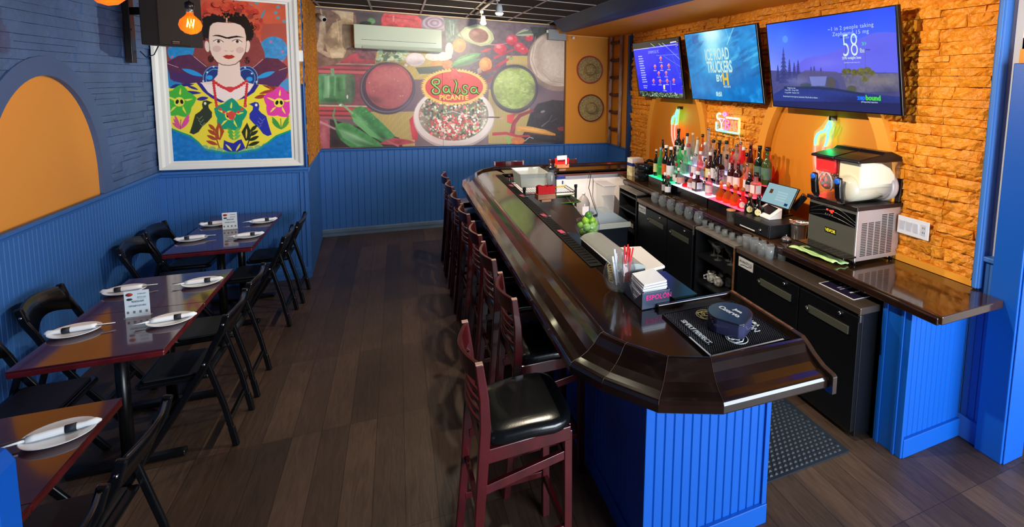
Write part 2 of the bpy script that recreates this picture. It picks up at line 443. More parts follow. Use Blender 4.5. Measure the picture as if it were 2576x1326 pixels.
# --- left wall: beadboard below, painted ledge stone above, orange arched niche
struct(MB().box(-2.3, XL - .03, -2.0, 7.9, 0, ZC + .05).build('wall_left', BLUES))
o = struct(beadboard('wall_left_beadboard', (XL, 1.0), (XL, YF), 0, 1.15, BLUEW))
struct(moulding(MB(), (XL + .004, 1.0), (XL + .004, YF), 1.135, .045, .03).build('trim_1', BLUEW))
struct(moulding(MB(), (XL + .004, 1.0), (XL + .004, YF), 0, .12, .016).build('baseboard_left', BLUEW))
def arch_pts(yc, a, zs, h, z0, n=36):
    return [(yc - a, z0)] + [(yc - a * math.cos(PI * i / n), zs + h * math.sin(PI * i / n)) for i in range(n + 1)] + [(yc + a, z0)]
def arch_in(y, z, yc, a, zs, h):
    if abs(y - yc) >= a: return False
    return z < zs + h * math.sqrt(max(0, 1 - ((y - yc) / a) ** 2))
def arch_trim(mb, face, sgn, yc, a, zs, h, z0, w, inn, out):
    """arch border: flat band of width w from face+inn (wall side) to face+out, sgn = side it faces"""
    A = arch_pts(yc, a, zs, h, z0); B = arch_pts(yc, a + w, zs, h + w, z0); n = len(A); vs = []
    for x in (face + sgn * inn, face + sgn * out):
        vs += [(x, y, z) for y, z in A]; vs += [(x, y, z) for y, z in B]
    fs = []
    for i in range(n - 1):
        fs += [(i, i + 1, n + i + 1, n + i), (2 * n + i, 3 * n + i, 3 * n + i + 1, 2 * n + i + 1), (i, 2 * n + i, 2 * n + i + 1, i + 1), (n + i, n + i + 1, 3 * n + i + 1, 3 * n + i)]
    return mb.add(vs, fs)
def cut(a, b, z, holes):
    segs = [(a, b)]
    for (yc, ha, zs, h) in holes:
        if z >= zs + h: continue
        w = ha if z <= zs else ha * math.sqrt(1 - ((z - zs) / h) ** 2)
        new = []
        for (p, q) in segs:
            if q <= yc - w or p >= yc + w: new.append((p, q)); continue
            if p < yc - w: new.append((p, yc - w))
            if q > yc + w: new.append((yc + w, q))
        segs = new
    return [(p, q) for p, q in segs if q - p > .012]
def ledge_stone(name, m, x, sgn, y0, y1, z0, z1, holes, dep, row=(.045, .105), ln=(.12, .5), rough=.010, cell=.035, seed=1, step=.012):
    """stacked ledge stone: every stone a block with a split, uneven face"""
    rd = random.Random(seed); mb = MB(); z = z0
    while z < z1 - .01:
        h = min(rd.uniform(*row), z1 - z)
        if z1 - z - h < .02: h = z1 - z
        y = y0 - rd.uniform(0, .2)
        while y < y1:
            l = rd.uniform(*ln); a, b = max(y, y0), min(y + l, y1); y += l
            if b - a < .012: continue
            hh = [(z, z + h)] if (h < .08 or rd.random() < .55) else [(z, z + h * .5), (z + h * .5, z + h)]
            for (za, zb) in hh:
                for (a, b) in cut(a, b, (za + zb) / 2, holes):
                  nx = max(1, int((b - a) / cell)); nz = max(1, int((zb - za) / cell)) + 1; base = rd.uniform(dep[0], dep[1])
                  sl = rd.uniform(-step, step); sz = rd.uniform(-step, step) * .6; vs = []
                  for j in range(nz + 1):
                      for i in range(nx + 1):
                          yy = a + .0012 + (b - a - .0024) * i / nx; zz = za + .0012 + (zb - za - .0024) * j / nz
                          if 0 < i < nx: yy += rd.uniform(-.3, .3) * cell
                          if 0 < j < nz: zz += rd.uniform(-.25, .25) * (zb - za) / nz
                          e = base + sl * (i / nx - .5) + sz * (j / nz - .5) + rd.uniform(-rough, rough)
                          if i in (0, nx) or j in (0, nz): e -= rough * .6
                          vs.append((x + sgn * max(.002, e), yy, zz))
                  k = len(vs); W = nx + 1
                  fs = [(j * W + i, j * W + i + 1, (j + 1) * W + i + 1, (j + 1) * W + i) for j in range(nz) for i in range(nx)]
                  ring = [i for i in range(W)] + [j * W + nx for j in range(1, nz + 1)] + [nz * W + i for i in range(nx - 1, -1, -1)] + [j * W for j in range(nz - 1, 0, -1)]
                  for q in ring: vs.append((x, vs[q][1], vs[q][2]))
                  n = len(ring)
                  fs += [(ring[q], ring[(q + 1) % n], k + (q + 1) % n, k + q) for q in range(n)]
                  if sgn < 0: fs = [f[::-1] for f in fs]
                  mb.add(vs, fs)
        z += h
    return struct(mb.build(name, m))
LA = (4.52, .60, 1.33, .73)
ledge_stone('wall_left_stone', BLUES, XL - .03, 1, 1.0, YF, 1.165, ZC, [(LA[0], LA[1] + .08, LA[2], LA[3] + .08)], (.028, .042), (.05, .09), (.25, .7), .003, .05, 5, .006)
struct(arch_trim(MB(), XL - .03, 1, *LA, 1.17, .12, 0, .044).build('trim_2', mat('blue_arch_paint', '46608c', .55, bump=(60, .15, .002))))
struct(MB().prism(arch_pts(*LA, 1.17), XL - .03, XL - .018, lambda a, b, c: (c, a, b)).build('wall_left_niche', ORANGEN))

# --- wall that carries the portrait, and its return
struct(MB().prism([(XL - .2, YF + .03), (-.86, YF + .03), (-.86, YF + .002), (-.845, YF + .002), (-.93, YB + .2), (XL - .2, YB + .2)], 0, ZC + .02).build('wall_portrait', BLUEW))
struct(beadboard('wall_portrait_beadboard', (XL, YF), (-.86, YF), 0, 1.13, BLUEW, pitch=.045))
struct(moulding(MB(), (XL, YF), (-.84, YF), 1.125, .05, .03).build('trim_3', BLUEW))
struct(moulding(MB(), (XL, YF), (-.85, YF), 0, .12, .016).build('baseboard_portrait', BLUEW))
mb = MB()
for x in (-.905, -.865): mb.box(x - .012, x + .012, YF - .014, YF, .0, 1.125)
struct(mb.build('trim_4', BLUEW))
# rough orange facing on the return above the rail
def rough_orange(name, p0, p1, z0, z1, seed):
    rd = random.Random(seed); mb = MB(); d = Vector((p1[0] - p0[0], p1[1] - p0[1], 0)); L = d.length; d.normalize(); n = Vector((d.y, -d.x, 0))
    nx = max(2, int(L / .03)); nz = int((z1 - z0) / .03); vs = []
    for j in range(nz + 1):
        for i in range(nx + 1):
            q = Vector((p0[0], p0[1], z0)) + d * (L * i / nx) + Vector((0, 0, (z1 - z0) * j / nz)) + n * (.012 + rd.uniform(0, .012))
            vs.append(q)
    W = nx + 1; fs = [(j * W + i, j * W + i + 1, (j + 1) * W + i + 1, (j + 1) * W + i) for j in range(nz) for i in range(nx)]
    return struct(mb.add(vs, fs).build(name, mat('rough_orange', 'b06f16', .6, bump=(35, .8, .01), var=(40, .5))))
rough_orange('wall_return_rough', (-.86, YF - .002), (-.925, YB), 1.17, ZC, 3)
rough_orange('wall_portrait_rough', (-.872, YF - .002), (-.85, YF - .004), 2.02, ZC, 4)
struct(moulding(MB(), (-.845, YF), (-.925, YB), 1.12, .05, .02).build('trim_5', BLUEW))

# --- back wall
struct(MB().box(-1.1, 3.3, YB + .03, YB + .2, 0, ZC + .02).build('wall_back', mat('mural_backing', '2b2523', .6)))
struct(beadboard('wall_back_beadboard', (-.95, YB), (2.35, YB), 0, 1.14, BLUEW, pitch=.075, groove=.006, wide=.012))
struct(beadboard('wall_back_beadboard_right', (2.36, YB - .01), (3.1, YB - .01), 0, 1.14, BLUEW, pitch=.075, groove=.006, wide=.012))
struct(moulding(MB(), (-.95, YB), (3.12, YB), 1.135, .03, .022).build('trim_6', BLUEW))
struct(moulding(MB(), (-.95, YB), (3.1, YB), 0, .10, .018).build('baseboard_back', mat('scuffed_blue', '5f7896', .6, var=(5, .15))))
struct(MB().box(2.355, 3.12, YB - .012, YB + .03, 1.165, ZC).build('wall_back_orange', ORANGE))
struct(MB().box(2.338, 2.356, YB - .03, YB, 1.165, 2.94).build('trim_7', mat('dark_orange_edge', '6a4412', .6)))

# --- right wall behind the bar
struct(MB().box(XR + .0, XR + .2, 1.80, YB + .2, 0, ZC + .05).build('wall_right', ORANGE))
struct(MB().box(3.09, XR + .001, 6.86, YB - .01, 1.165, ZC).build('wall_right_recess', ORANGE))
struct(MB().box(3.085, XR + .001, 6.86, YB - .01, 0, 1.165).build('wall_right_recess_base', BLUEW))
struct(moulding(MB(), (3.085, YB), (3.085, 6.86), 1.135, .03, .018).build('trim_8', BLUEW))
struct(MB().box(3.06, 3.14, 6.80, 6.86, .96, 2.82).build('trim_9', NAVY))
A1 = (5.44, .64, 1.40, .82); A2 = (3.10, .64, 1.40, .82)
ledge_stone('wall_right_stone', ORANGES, XR, -1, 1.80, 6.80, 1.0, 2.90,
            [(A1[0], A1[1] + .07, A1[2], A1[3] + .06), (A2[0], A2[1] + .07, A2[2], A2[3] + .06)], (.022, .050), (.034, .090), (.08, .44), .0095, .026, 9, .026)
mb = MB(); arch_trim(mb, XR, -1, *A1, .96, .10, 0, .075); arch_trim(mb, XR, -1, *A2, .96, .10, 0, .075)
struct(mb.build('trim_10', mat('orange_arch', 'e0922c', .5)))
mb = MB(); mb.prism(arch_pts(*A1, .96), XR - .004, XR + .001, lambda a, b, c: (c, a, b)); mb.prism(arch_pts(*A2, .96), XR - .004, XR + .001, lambda a, b, c: (c, a, b))
struct(mb.build('wall_right_niches', mat('orange_niche', 'c87a18', .5, bump=(40, .1, .002))))
struct(MB().box(XR - .035, XR, 1.80, 6.80, .955, 1.0).build('trim_11', mat('orange_edge', 'e89a2e', .5)))
# blue corner board, pony wall and column at the bar's open end
struct(MB().box(3.085, 3.16, 1.755, 1.80, .96, 3.0).box(3.075, 3.10, 1.765, 1.79, .96, 3.0).build('trim_12', BLUEW, bevel=.006))
struct(beadboard('wall_right_beadboard', (3.13, 1.86), (3.12, 1.68), 0, 1.13, BLUEW, pitch=.045))
struct(MB().box(3.10, 3.19, 1.672, 1.765, 1.13, 1.16).build('trim_13', BLUEW, bevel=.006))
struct(MB().box(3.105, 3.13, 1.69, 1.86, 0, .14).build('baseboard_right', BLUEW, bevel=.004))
struct(MB().box(3.16, 3.25, 1.60, 1.80, 1.13, 2.985).build('wall_right_end', mat('grey_white_paint', 'c9cbd0', .6)))
mb = MB().box(3.085, 3.30, 1.54, 1.69, 0, 2.28); mb.box(3.10, 3.285, 1.53, 1.54, 0.0, 2.28)
struct(mb.build('wall_column', BLUE, bevel=.008))
struct(MB().box(3.13, 3.40, 1.56, 1.69, 2.28, 2.36).build('trim_14', ORANGE))
mb = MB().box(3.13, 3.18, 1.57, 1.68, 2.36, 2.98).box(3.13, 3.9, 1.57, 1.68, 2.36, 2.42)
struct(mb.build('window_1_frame', WHITE))
struct(MB().box(3.18, 3.9, 1.62, 1.66, 2.42, 2.98).build('window_1', mat('dark_glass', '0b0d12', .1)))
struct(MB().box(3.42, 4.6, 1.75, 1.9, 0, 2.985).build('wall_right_far', mat('dark_room', '14161c', .6)))

# --- ceiling
struct(MB().box(-2.3, 4.6, -2.0, YB + .2, ZC, ZC + .06).build('ceiling', mat('black_ceiling_tile', '14100f', .8, bump=(80, .4, .003))))
mb = MB(); y = 7.22
while y > -1.9:
    mb.box(-2.02, 2.4, y - .011, y + .011, ZC - .007, ZC); y -= .575
for k in range(-4, 4):
    x = .307 + k * .583; mb.box(x - .011, x + .011, -2.0, YB, ZC - .008, ZC)
struct(mb.build('ceiling_grid', mat('grid_metal', 'a79d98', .4)))
struct(MB().box(-.93, 2.1, YB - .012, YB + .03, 2.965, 2.982).build('trim_15', mat('cream_strip', 'e0c69a', .5)))
# beam and soffit over the bar
def quadprism(name, m, y0, y1, f0, f1):
    vs = [(x, y0, z) for x, z in f0] + [(x, y1, z) for x, z in f1]; n = len(f0)
    return struct(MB().add(vs, [tuple(range(n)), tuple(range(n, 2 * n))[::-1]] + [(i, n + i, n + (i + 1) % n, (i + 1) % n) for i in range(n)]).build(name, m))
quadprism('ceiling_beam', NAVY, -1.9, 7.25, [(2.04, 2.984), (2.35, 2.84), (2.42, 2.84), (2.42, 2.984)], [(2.04, 2.984), (2.18, 2.84), (2.26, 2.84), (2.26, 2.984)])
quadprism('ceiling_soffit', ORANGE, 1.2, YB, [(2.40, 2.842), (3.3, 2.842), (3.3, 2.98), (2.40, 2.98)], [(2.21, 2.842), (3.3, 2.842), (3.3, 2.98), (2.21, 2.98)])
struct(MB().box(2.22, 3.1, YB - .03, YB - .012, 2.83, 2.845).build('trim_16', mat('cream_strip2', 'f0b060', .5)))

# --- street front behind the camera: piers, sill and header round large windows
mb = MB().box(-2.3, 1.15, -2.0, -1.85, 0, 3.0).box(2.7, 2.8, -2.0, -1.85, 0, 3.0).box(4.2, 4.6, -2.0, -1.85, 0, 3.0).box(-2.3, 4.6, -2.0, -1.85, 2.6, 3.0).box(-2.3, 4.6, -2.0, -1.85, 0, .3)
struct(mb.build('wall_front', BLUEW))
struct(MB().box(4.45, 4.6, -2.0, 1.9, 0, 3.0).build('wall_front_right', mat('white_wall', 'cfcfcf', .6)))
# low partition at the left edge, close to the camera
mb = MB().prism([(-2.0, 0), (-.752, 0), (-.752, 1.27), (-.765, 1.30), (-.80, 1.312), (-2.0, 1.312)], 1.40, 1.47, lambda a, b, c: (a, c, b))
struct(mb.build('wall_partition', BLUE, bevel=.006))
# ------------------------------------------------------------------ the bar
BARW = mat('dark_bar_wood', '190f0a', .14, coat=.6, var=(2.2, .22), stretch=(1, 3, 1))
BARE = mat('bar_wood_edge', '1e100b', .18, coat=.6, var=(6, .3))
RAW = mat('raw_wood_edge', '6a4326', .6, var=(20, .4))
ZB = 1.02
OUT = [(1.546, 1.41), (1.058, 1.43), (.84, 1.53), (.70, 1.735), (.622, 1.90), (.622, 5.80), (.66, 6.10), (.78, 6.36), (.97, 6.53), (1.14, 6.58), (3.09, 6.58)]
def offset_path(P, d):
    res = []
    for i, p in enumerate(P):
        p = Vector(p)
        a = (p - Vector(P[i - 1])).normalized() if i > 0 else None
        b = (Vector(P[i + 1]) - p).normalized() if i < len(P) - 1 else None
        na = Vector((a.y, -a.x)) if a is not None else None; nb = Vector((b.y, -b.x)) if b is not None else None
        if na is None: n = nb; k = 1
        elif nb is None: n = na; k = 1
        else:
            n = (na + nb).normalized(); k = 1 / max(.3, n.dot(na))
        res.append(p + n * d * k)
    return res
PROF = [(0.012, .905), (0, .915), (0, .945), (.008, .958), (.022, .963), (.05, .968), (.085, .984), (.115, 1.008), (.135, 1.034), (.147, 1.044), (.162, 1.046), (.172, 1.038), (.178, 1.018), (.178, .985), (.12, .95), (.04, .905)]
rows = [[(p.x, p.y, z) for p in [offset_path(OUT, d)[i]][:1]] for i in range(0) for d, z in PROF]
def sweep(mb, path, prof, flip=False):
    offs = {d: offset_path(path, d) for d, z in prof}; k = len(prof); vs = []
    for i in range(len(path)):
        for d, z in prof: vs.append((offs[d][i].x, offs[d][i].y, z))
    fs = []
    for i in range(len(path) - 1):
        for j in range(k): fs.append((i * k + j, i * k + (j + 1) % k, (i + 1) * k + (j + 1) % k, (i + 1) * k + j))
    fs += [tuple(range(k))[::-1], tuple((len(path) - 1) * k + j for j in range(k))]
    return mb.add(vs, fs)
bar = thing('bar_counter', 'long dark glossy wooden bar with a rolled arm rail, bending round a blue panelled base', 'bar', (0, 0, 0))
sweep(MB(), OUT, PROF).build('arm_rail', BARE, bar, bevel=.003)
inn = offset_path(OUT, .172)
poly = [(p.x, p.y) for p in inn] + [(3.09, 6.02), (1.10, 6.02), (1.10, 2.10), (1.546, 2.10)]
mb = MB().prism(poly[:9] + [(1.14, 6.02), (1.10, 6.02), (1.10, 2.10), (1.546, 2.10)], .98, ZB)
mb.prism([(1.14, 6.02), (1.14, poly[9][1]), (3.09, poly[10][1]), (3.09, 6.02)], .98, ZB)
mb.build('bar_top', BARW, bar)
# seams in the rail where its pieces meet
mb = MB()
o0, o1 = offset_path(OUT, -.0012), offset_path(OUT, .176)
for i in (1, 2, 3, 4):
    pts = [(offset_path(OUT, d)[i].x, offset_path(OUT, d)[i].y, z + .0006) for d, z in PROF[2:12]]
    mb.tube(pts, .0007, 5)
mb.build('rail_seam', mat('worn_seam', '5a4030', .3), bar)
# sawn end of the bar with its raised strip
ep = [(2.10, 1.050), (1.615, 1.052), (1.575, 1.052), (1.54, 1.035), (1.50, 1.008), (1.45, .985), (1.395, .975), (1.385, .968), (1.385, .895), (1.42, .895), (1.50, .935), (2.10, .97)]
MB().prism(ep, 1.546, 1.570, lambda a, b, c: (c, a, b)).build('end_plate', mat('dark_end_wood', '2a1a12', .4, coat=.3, var=(20, .4)), bar, bevel=.003)
MB().box(1.550, 1.566, 1.64, 2.09, 1.0495, 1.054).build('worn_edge', mat('worn_brown', '5c3a22', .6, var=(30, .6)), bar)
MB().box(1.125, 1.55, 2.085, 2.105, 1.015, 1.045).build('end_lip', BARE, bar, bevel=.004)
# blue base
mb = MB().prism([(.94, 1.80), (1.575, 1.80), (1.575, 1.92), (1.06, 1.92), (1.06, 6.25), (3.08, 6.25), (3.08, 6.32), (.94, 6.32)], 0, .975)
base = mb.build('base_wall', BLUE, bar)
for nm, a, b in (('end_panel', (.925, 1.785), (1.585, 1.785)), ('side_panel', (.925, 6.33), (.925, 1.785)), ('back_panel', (3.08, 6.335), (.925, 6.335))):
    q = beadboard(nm, a, b, .10 if nm == 'end_panel' else 0.02, .96, BLUE, pitch=.046, groove=.006, wide=.010, back=.02); q.parent = bar
mb = MB().box(1.56, 1.588, 1.772, 1.90, 0, .93).box(.918, .94, 1.772, 1.80, 0, .93).box(.925, 1.588, 1.765, 1.79, 0, .10).box(.912, .93, 1.772, 6.33, 0, .09)
mb.build('base_trim', BLUE, bar, bevel=.003)
MB().box(1.10, 3.05, 6.06, 6.075, 0.0, .955).build('white_backing', mat('white_board', 'e6dbd8', .5, var=(3, .06)), bar)['label'] = 'white board on the inside of the far bar'
MB().box(1.10, 3.05, 6.02, 6.05, .955, 1.0).build('inner_lip', mat('red_brown_wood', '5a2a1e', .3, coat=.3), bar)
MB().box(1.085, 1.10, 2.12, 6.02, .90, 1.018).build('inner_edge', mat('black_wood', '0c0a0a', .4), bar)

# drip rail along the inner edge
mb = MB().box(1.02, 1.095, 2.75, 5.95, ZB + .0005, ZB + .006)
for k in range(60):
    y = 2.80 + k * .052; mb.box(1.03, 1.085, y, y + .012, ZB + .006, ZB + .010)
tag(mb.build('drip_mat', mat('black_rubber', '101010', .6)), 'long narrow black rubber drip mat along the inner edge of the bar', 'bar mat')

# ------------------------------------------------------------------ back counter, its pier
cnt = thing('back_counter', 'long dark glossy wooden counter shelf along the orange stone wall', 'counter')
mb = MB().prism([(2.535, 1.60), (3.083, 1.61), (3.083, 1.752), (3.12, 1.81), (3.12, 6.0), (2.60, 6.0), (2.555, 5.7)], .905, .952)
mb.build('counter_top', mat('counter_wood', '35200f', .14, coat=.6, var=(3, .25), stretch=(1, 2.5, 1)), cnt, bevel=.006)
mb = MB().box(2.525, 2.555, 1.62, 5.7, .895, .94)
mb.build('front_edge', BARE, cnt, bevel=.008)
pier = MB().box(2.66, 3.09, 1.83, 1.95, 0, .905)
p = pier.build('support_pier', BLUE, cnt)
q = beadboard('pier_panel', (2.60, 1.815), (3.115, 1.815), .11, .905, BLUE, pitch=.045); q.parent = cnt
mb = MB().box(2.585, 2.605, 1.80, 1.99, 0, .905).box(2.575, 2.587, 1.84, 1.86, 0, .905).box(2.575, 2.587, 1.95, 1.97, 0, .905).box(2.60, 3.11, 1.795, 1.83, 0, .115)
mb.build('pier_trim', BLUE, cnt, bevel=.004)
MB().box(2.60, 3.09, 1.97, 1.99, 0, .905).build('pier_back', BLUE, cnt)

# ------------------------------------------------------------------ bottle coolers below the counter
BLK = mat('black_appliance', '07080b', .35)
STL = mat('brushed_steel', '8c8a88', .32, metal=1.0)
STD = mat('dark_steel', '7c6c60', .28, metal=.8)
def cooler(name, label, y0, y1):
    t = thing(name, label, 'bottle cooler', (2.44, y0, 0), 0, None); L = y1 - y0
    MB().box(.02, .60, .01, L - .01, .02, .80).build('body', BLK, t, bevel=.004)
    MB().box(-.015, .62, 0, L, .80, .842).build('cooler_top', STD, t, bevel=.004)
    vent = .22
    dw = (L - vent) / 2
    MB().box(.0, .02, L - vent + .008, L - .01, .06, .795).build('vent_panel', BLK, t, bevel=.002)
    for k in (0, 1):
        a = .012 + k * dw; b = a + dw - .012
        d = MB().box(-.012, .02, a, b, .06, .78).build('door', BLK, t, bevel=.003)
        mb = MB().box(-.022, -.012, b - .42, b - .09, .650, .70)
        h = mb.build('handle', mat('grey_handle', '3f4038', .4), d, bevel=.002)
        MB().tube([(-.022, b - .09, .66), (-.034, b - .09, .69)], .009, 8).build('lock_pin', STL, d)
        m2 = MB(); m2.M = Matrix.Translation((-.012, a + dw * .27, .755)) @ Matrix.Rotation(-PI / 2, 4, 'Y'); m2.lathe([(.011, 0), (.011, .014), (.006, .017)], n=12); m2.build('lock', mat('chrome', 'd8d8d8', .12, metal=1), d)
    lb = MB().box(-.004, 0.001, L - .205, L - .025, .70, .775).build('badge', mat('badge_silver', 'b9bcbf', .4), t)
    text('badge_text', 'AVANTCO', .032, mat('badge_ink', '22242a', .5), t, frame((-.0045, L - .115, .745), (0, -1, 0), (0, 0, 1)), .0006, 1.0)
    MB().tube([(-.005, L - .19, .733), (-.005, L - .14, .722), (-.005, L - .09, .724), (-.005, L - .05, .712)], .002, 6).build('badge_swoosh', mat('badge_ink'), t)
    MB().box(-.018, .0, -.003, .012, .755, .80).build('hinge', STL, t, bevel=.002)
    return t
c1 = cooler('bottle_cooler', 'black two-door bar cooler nearest the blue pier, with AVANTCO badge at its far end', 2.01, 3.22)
c2 = cooler('bottle_cooler', 'black two-door bar cooler behind the shelf unit of glasses, further along the bar', 3.87, 5.08)
def shelf_unit(name, label, y0, y1, zt, x0=2.44, edge=None, levels=(.12, .36, .60)):
    t = thing(name, label, 'shelf unit', (x0, y0, 0)); L = y1 - y0
    sm = mat('black_laminate', '101114', .4)
    MB().box(.30, .32, 0, L, .02, zt).build('back_board', sm, t)
    MB().box(0, .32, L - .02, L, 0, zt).build('side_board', sm, t)
    s2 = MB().box(0, .32, 0, .02, 0, zt).build('side_board', sm, t)
    if edge: MB().box(-.004, .0, .0, .02, .0, zt).build('raw_edge', edge, t)
    for z in levels: MB().box(0, .30, .02, L - .02, z, z + .018).build('shelf', sm, t)
    MB().box(-.005, .33, -.005, L + .005, zt, zt + .02).build('unit_top', mat('worn_grey_top', '77706a', .4, var=(8, .2)), t)
    return t
shelf_unit('shelf_unit', 'open black shelf unit with raw wooden edge holding glasses, between the two coolers', 3.25, 3.845, .82, edge=RAW, levels=(.12, .34, .58))
shelf_unit('shelf_unit', 'open black shelf unit at the far end beside the second cooler, holding boxes', 5.12, 5.62, .86, levels=(.14, .38, .62, .80))

# ------------------------------------------------------------------ ribbed rubber floor mat behind the bar
mb = MB().box(1.70, 2.36, 1.96, 5.4, 0.0005, .008)
y = 1.99
mb2 = MB()
r = 0
while y < 4.0:
    x = 1.73 + (.018 if r % 2 else 0)
    while x < 2.34:
        mb.add([(x - .011, y - .011, .008), (x + .011, y - .011, .008), (x + .011, y + .011, .008), (x - .011, y + .011, .008), (x - .005, y - .005, .015), (x + .005, y - .005, .015), (x + .005, y + .005, .015), (x - .005, y + .005, .015)],
               [(0, 1, 5, 4), (1, 2, 6, 5), (2, 3, 7, 6), (3, 0, 4, 7), (4, 5, 6, 7)])
        x += .036
    y += .03; r += 1
tag(mb.build('rubber_floor_mat', mat('dark_rubber', '1b2530', .45)), 'dark studded rubber mat on the floor behind the bar', 'floor mat')
# ------------------------------------------------------------------ bar stools
CHERRY = mat('cherry_wood', '460c11', .28, coat=.3, var=(5, .25), stretch=(3, 3, 1))
WORN = mat('worn_wood', 'b9917c', .6)
VINYL = mat('black_vinyl', '0c0e10', .22, coat=.2, bump=(150, .2, .001))
def make_stool():
    t = thing('bar_stool', 'cherry ladder-back bar stool with black vinyl seat', 'bar stool', (0, 0, 0), 0, 'bar stools round the bar')
    for s in (-1, 1):
        y = s * .188
        # rear leg running up into the back post
        pts = [(-.235, 0), (-.205, .35), (-.185, .66), (-.178, .78), (-.182, .90), (-.200, 1.045)]
        w = [.034, .036, .042, .042, .036, .030]; tY = .026
        vs = []
        for (x, z), ww in zip(pts, w):
            vs += [(x - ww / 2, y - tY / 2, z), (x + ww / 2, y - tY / 2, z), (x + ww / 2, y + tY / 2, z), (x - ww / 2, y + tY / 2, z)]
        n = len(pts); fs = [(3, 2, 1, 0), tuple(4 * (n - 1) + i for i in range(4))]
        for i in range(n - 1):
            for k in range(4): fs.append((i * 4 + k, i * 4 + (k + 1) % 4, (i + 1) * 4 + (k + 1) % 4, (i + 1) * 4 + k))
        lg = MB().add(vs, fs).build('leg', CHERRY, t, bevel=.004)
        MB().box(-.213, -.187, y - .011, y + .011, 1.044, 1.047).build('worn_tip', WORN, lg)
        MB().bar((.168, s * .165, 0), (.160, s * .165, .665), .034, .034, (1, 0, 0)).build('leg', CHERRY, t, bevel=.003)
    # curved rails between the posts
    def rail(z0, z1, bow, x0, x1, name, th=.020, n=10):
        vs = []
        for i in range(n + 1):
            u = i / n; y = -.178 + .356 * u; b = bow * math.sin(PI * u)
            for (zz, xx) in ((z0, x0), (z1, x1)):
                for e in (-th / 2, th / 2): vs.append((xx - b + e, y, zz))
        fs = []
        for i in range(n):
            a = i * 4; c = a + 4
            fs += [(a, c, c + 1, a + 1), (a + 2, a + 3, c + 3, c + 2), (a, a + 2, c + 2, c), (a + 1, c + 1, c + 3, a + 3)]
        fs += [(0, 1, 3, 2), (n * 4, n * 4 + 2, n * 4 + 3, n * 4 + 1)]
        return MB().add(vs, fs).build(name, CHERRY, t, bevel=.003)
    rail(.955, 1.040, .045, -.188, -.199, 'crest_rail', .018)
    for z in (.895, .855, .815, .775): rail(z, z + .018, .035, -.182, -.183, 'back_slat', .012)
    # seat frame and seat
    mb = MB()
    for s in (-1, 1): mb.bar((-.175, s * .175, .655), (.17, s * .172, .655), .022, .06, (0, 0, 1))
    mb.bar((.165, -.165, .655), (.165, .165, .655), .022, .06).bar((-.175, -.175, .655), (-.175, .175, .655), .022, .06)
    mb.build('seat_frame', CHERRY, t, bevel=.003)
    prof = []; N = 28
    def outl(k, sc, z):
        res = []
        for i in range(N):
            a = 2 * PI * i / N; c, s_ = math.cos(a), math.sin(a)
            x = .19 * math.copysign(abs(c) ** .45, c); y = (.195 + .012 * (1 if c > 0 else -.3)) * math.copysign(abs(s_) ** .45, s_)
            res.append((x * sc, y * sc, z))
        return res
    vs = []; L = [(.97, .685), (1.0, .695), (1.0, .715), (.97, .728), (.88, .738), (.6, .742), (.2, .740)]
    for sc, z in L: vs += outl(0, sc, z)
    fs = [tuple(range(N))[::-1], tuple((len(L) - 1) * N + i for i in range(N))]
    for j in range(len(L) - 1):
        for i in range(N): fs.append((j * N + i, j * N + (i + 1) % N, (j + 1) * N + (i + 1) % N, (j + 1) * N + i))
    MB().add(vs, fs, True).build('seat', VINYL, t)
    # stretchers
    for s in (-1, 1):
        MB().bar((-.185, s * .180, .52), (.158, s * .167, .56), .02, .038).build('stretcher', CHERRY, t, bevel=.002)
        MB().bar((-.205, s * .182, .22), (.16, s * .167, .22), .018, .03).build('stretcher', CHERRY, t, bevel=.002)
    MB().bar((.163, -.16, .20), (.163, .16, .20), .02, .034).build('foot_rail', CHERRY, t, bevel=.002)
    MB().bar((.15, -.15, .56), (.15, .15, .56), .02, .034).build('stretcher', CHERRY, t, bevel=.002)
    MB().bar((-.195, -.18, .40), (-.195, .18, .40), .018, .03).build('stretcher', CHERRY, t, bevel=.002)
    return t
st = make_stool(); stk = kids(st)
ST = [(.455, 2.07, .02, 'cherry bar stool pulled out nearest the camera, whole black seat in view'),
      (.70, 2.60, 0, 'second cherry bar stool from the near bar corner, its seat half under the rail'),
      (.70, 3.20, .01, 'third cherry bar stool from the near bar corner'),
      (.70, 3.73, -.01, 'fourth cherry bar stool from the near bar corner'),
      (.69, 4.34, .02, 'fifth cherry bar stool from the near bar corner, counted towards the mural'),
      (.68, 4.90, 0, 'sixth cherry bar stool from the near bar corner, third from the mural end'),
      (.68, 5.47, .01, 'seventh cherry bar stool from the near bar corner, next to the last'),
      (.68, 6.00, 0, 'cherry bar stool in the row farthest from the camera, next to the mural wall')]
for i, (x, y, rz, lb) in enumerate(ST):
    if i == 0: st.location = (x, y, 0); st.rotation_euler = (0, 0, rz); st['label'] = lb
    else: dup(st, (x, y, 0), rz, lb, ks=stk)
dup(st, (1.34, 6.62, 0), -PI / 2, 'cherry bar stool behind the far bar, left one, only its crest rail showing', ks=stk)
dup(st, (2.09, 6.62, 0), -PI / 2, 'cherry bar stool behind the far bar, right one, behind the red napkins', ks=stk)

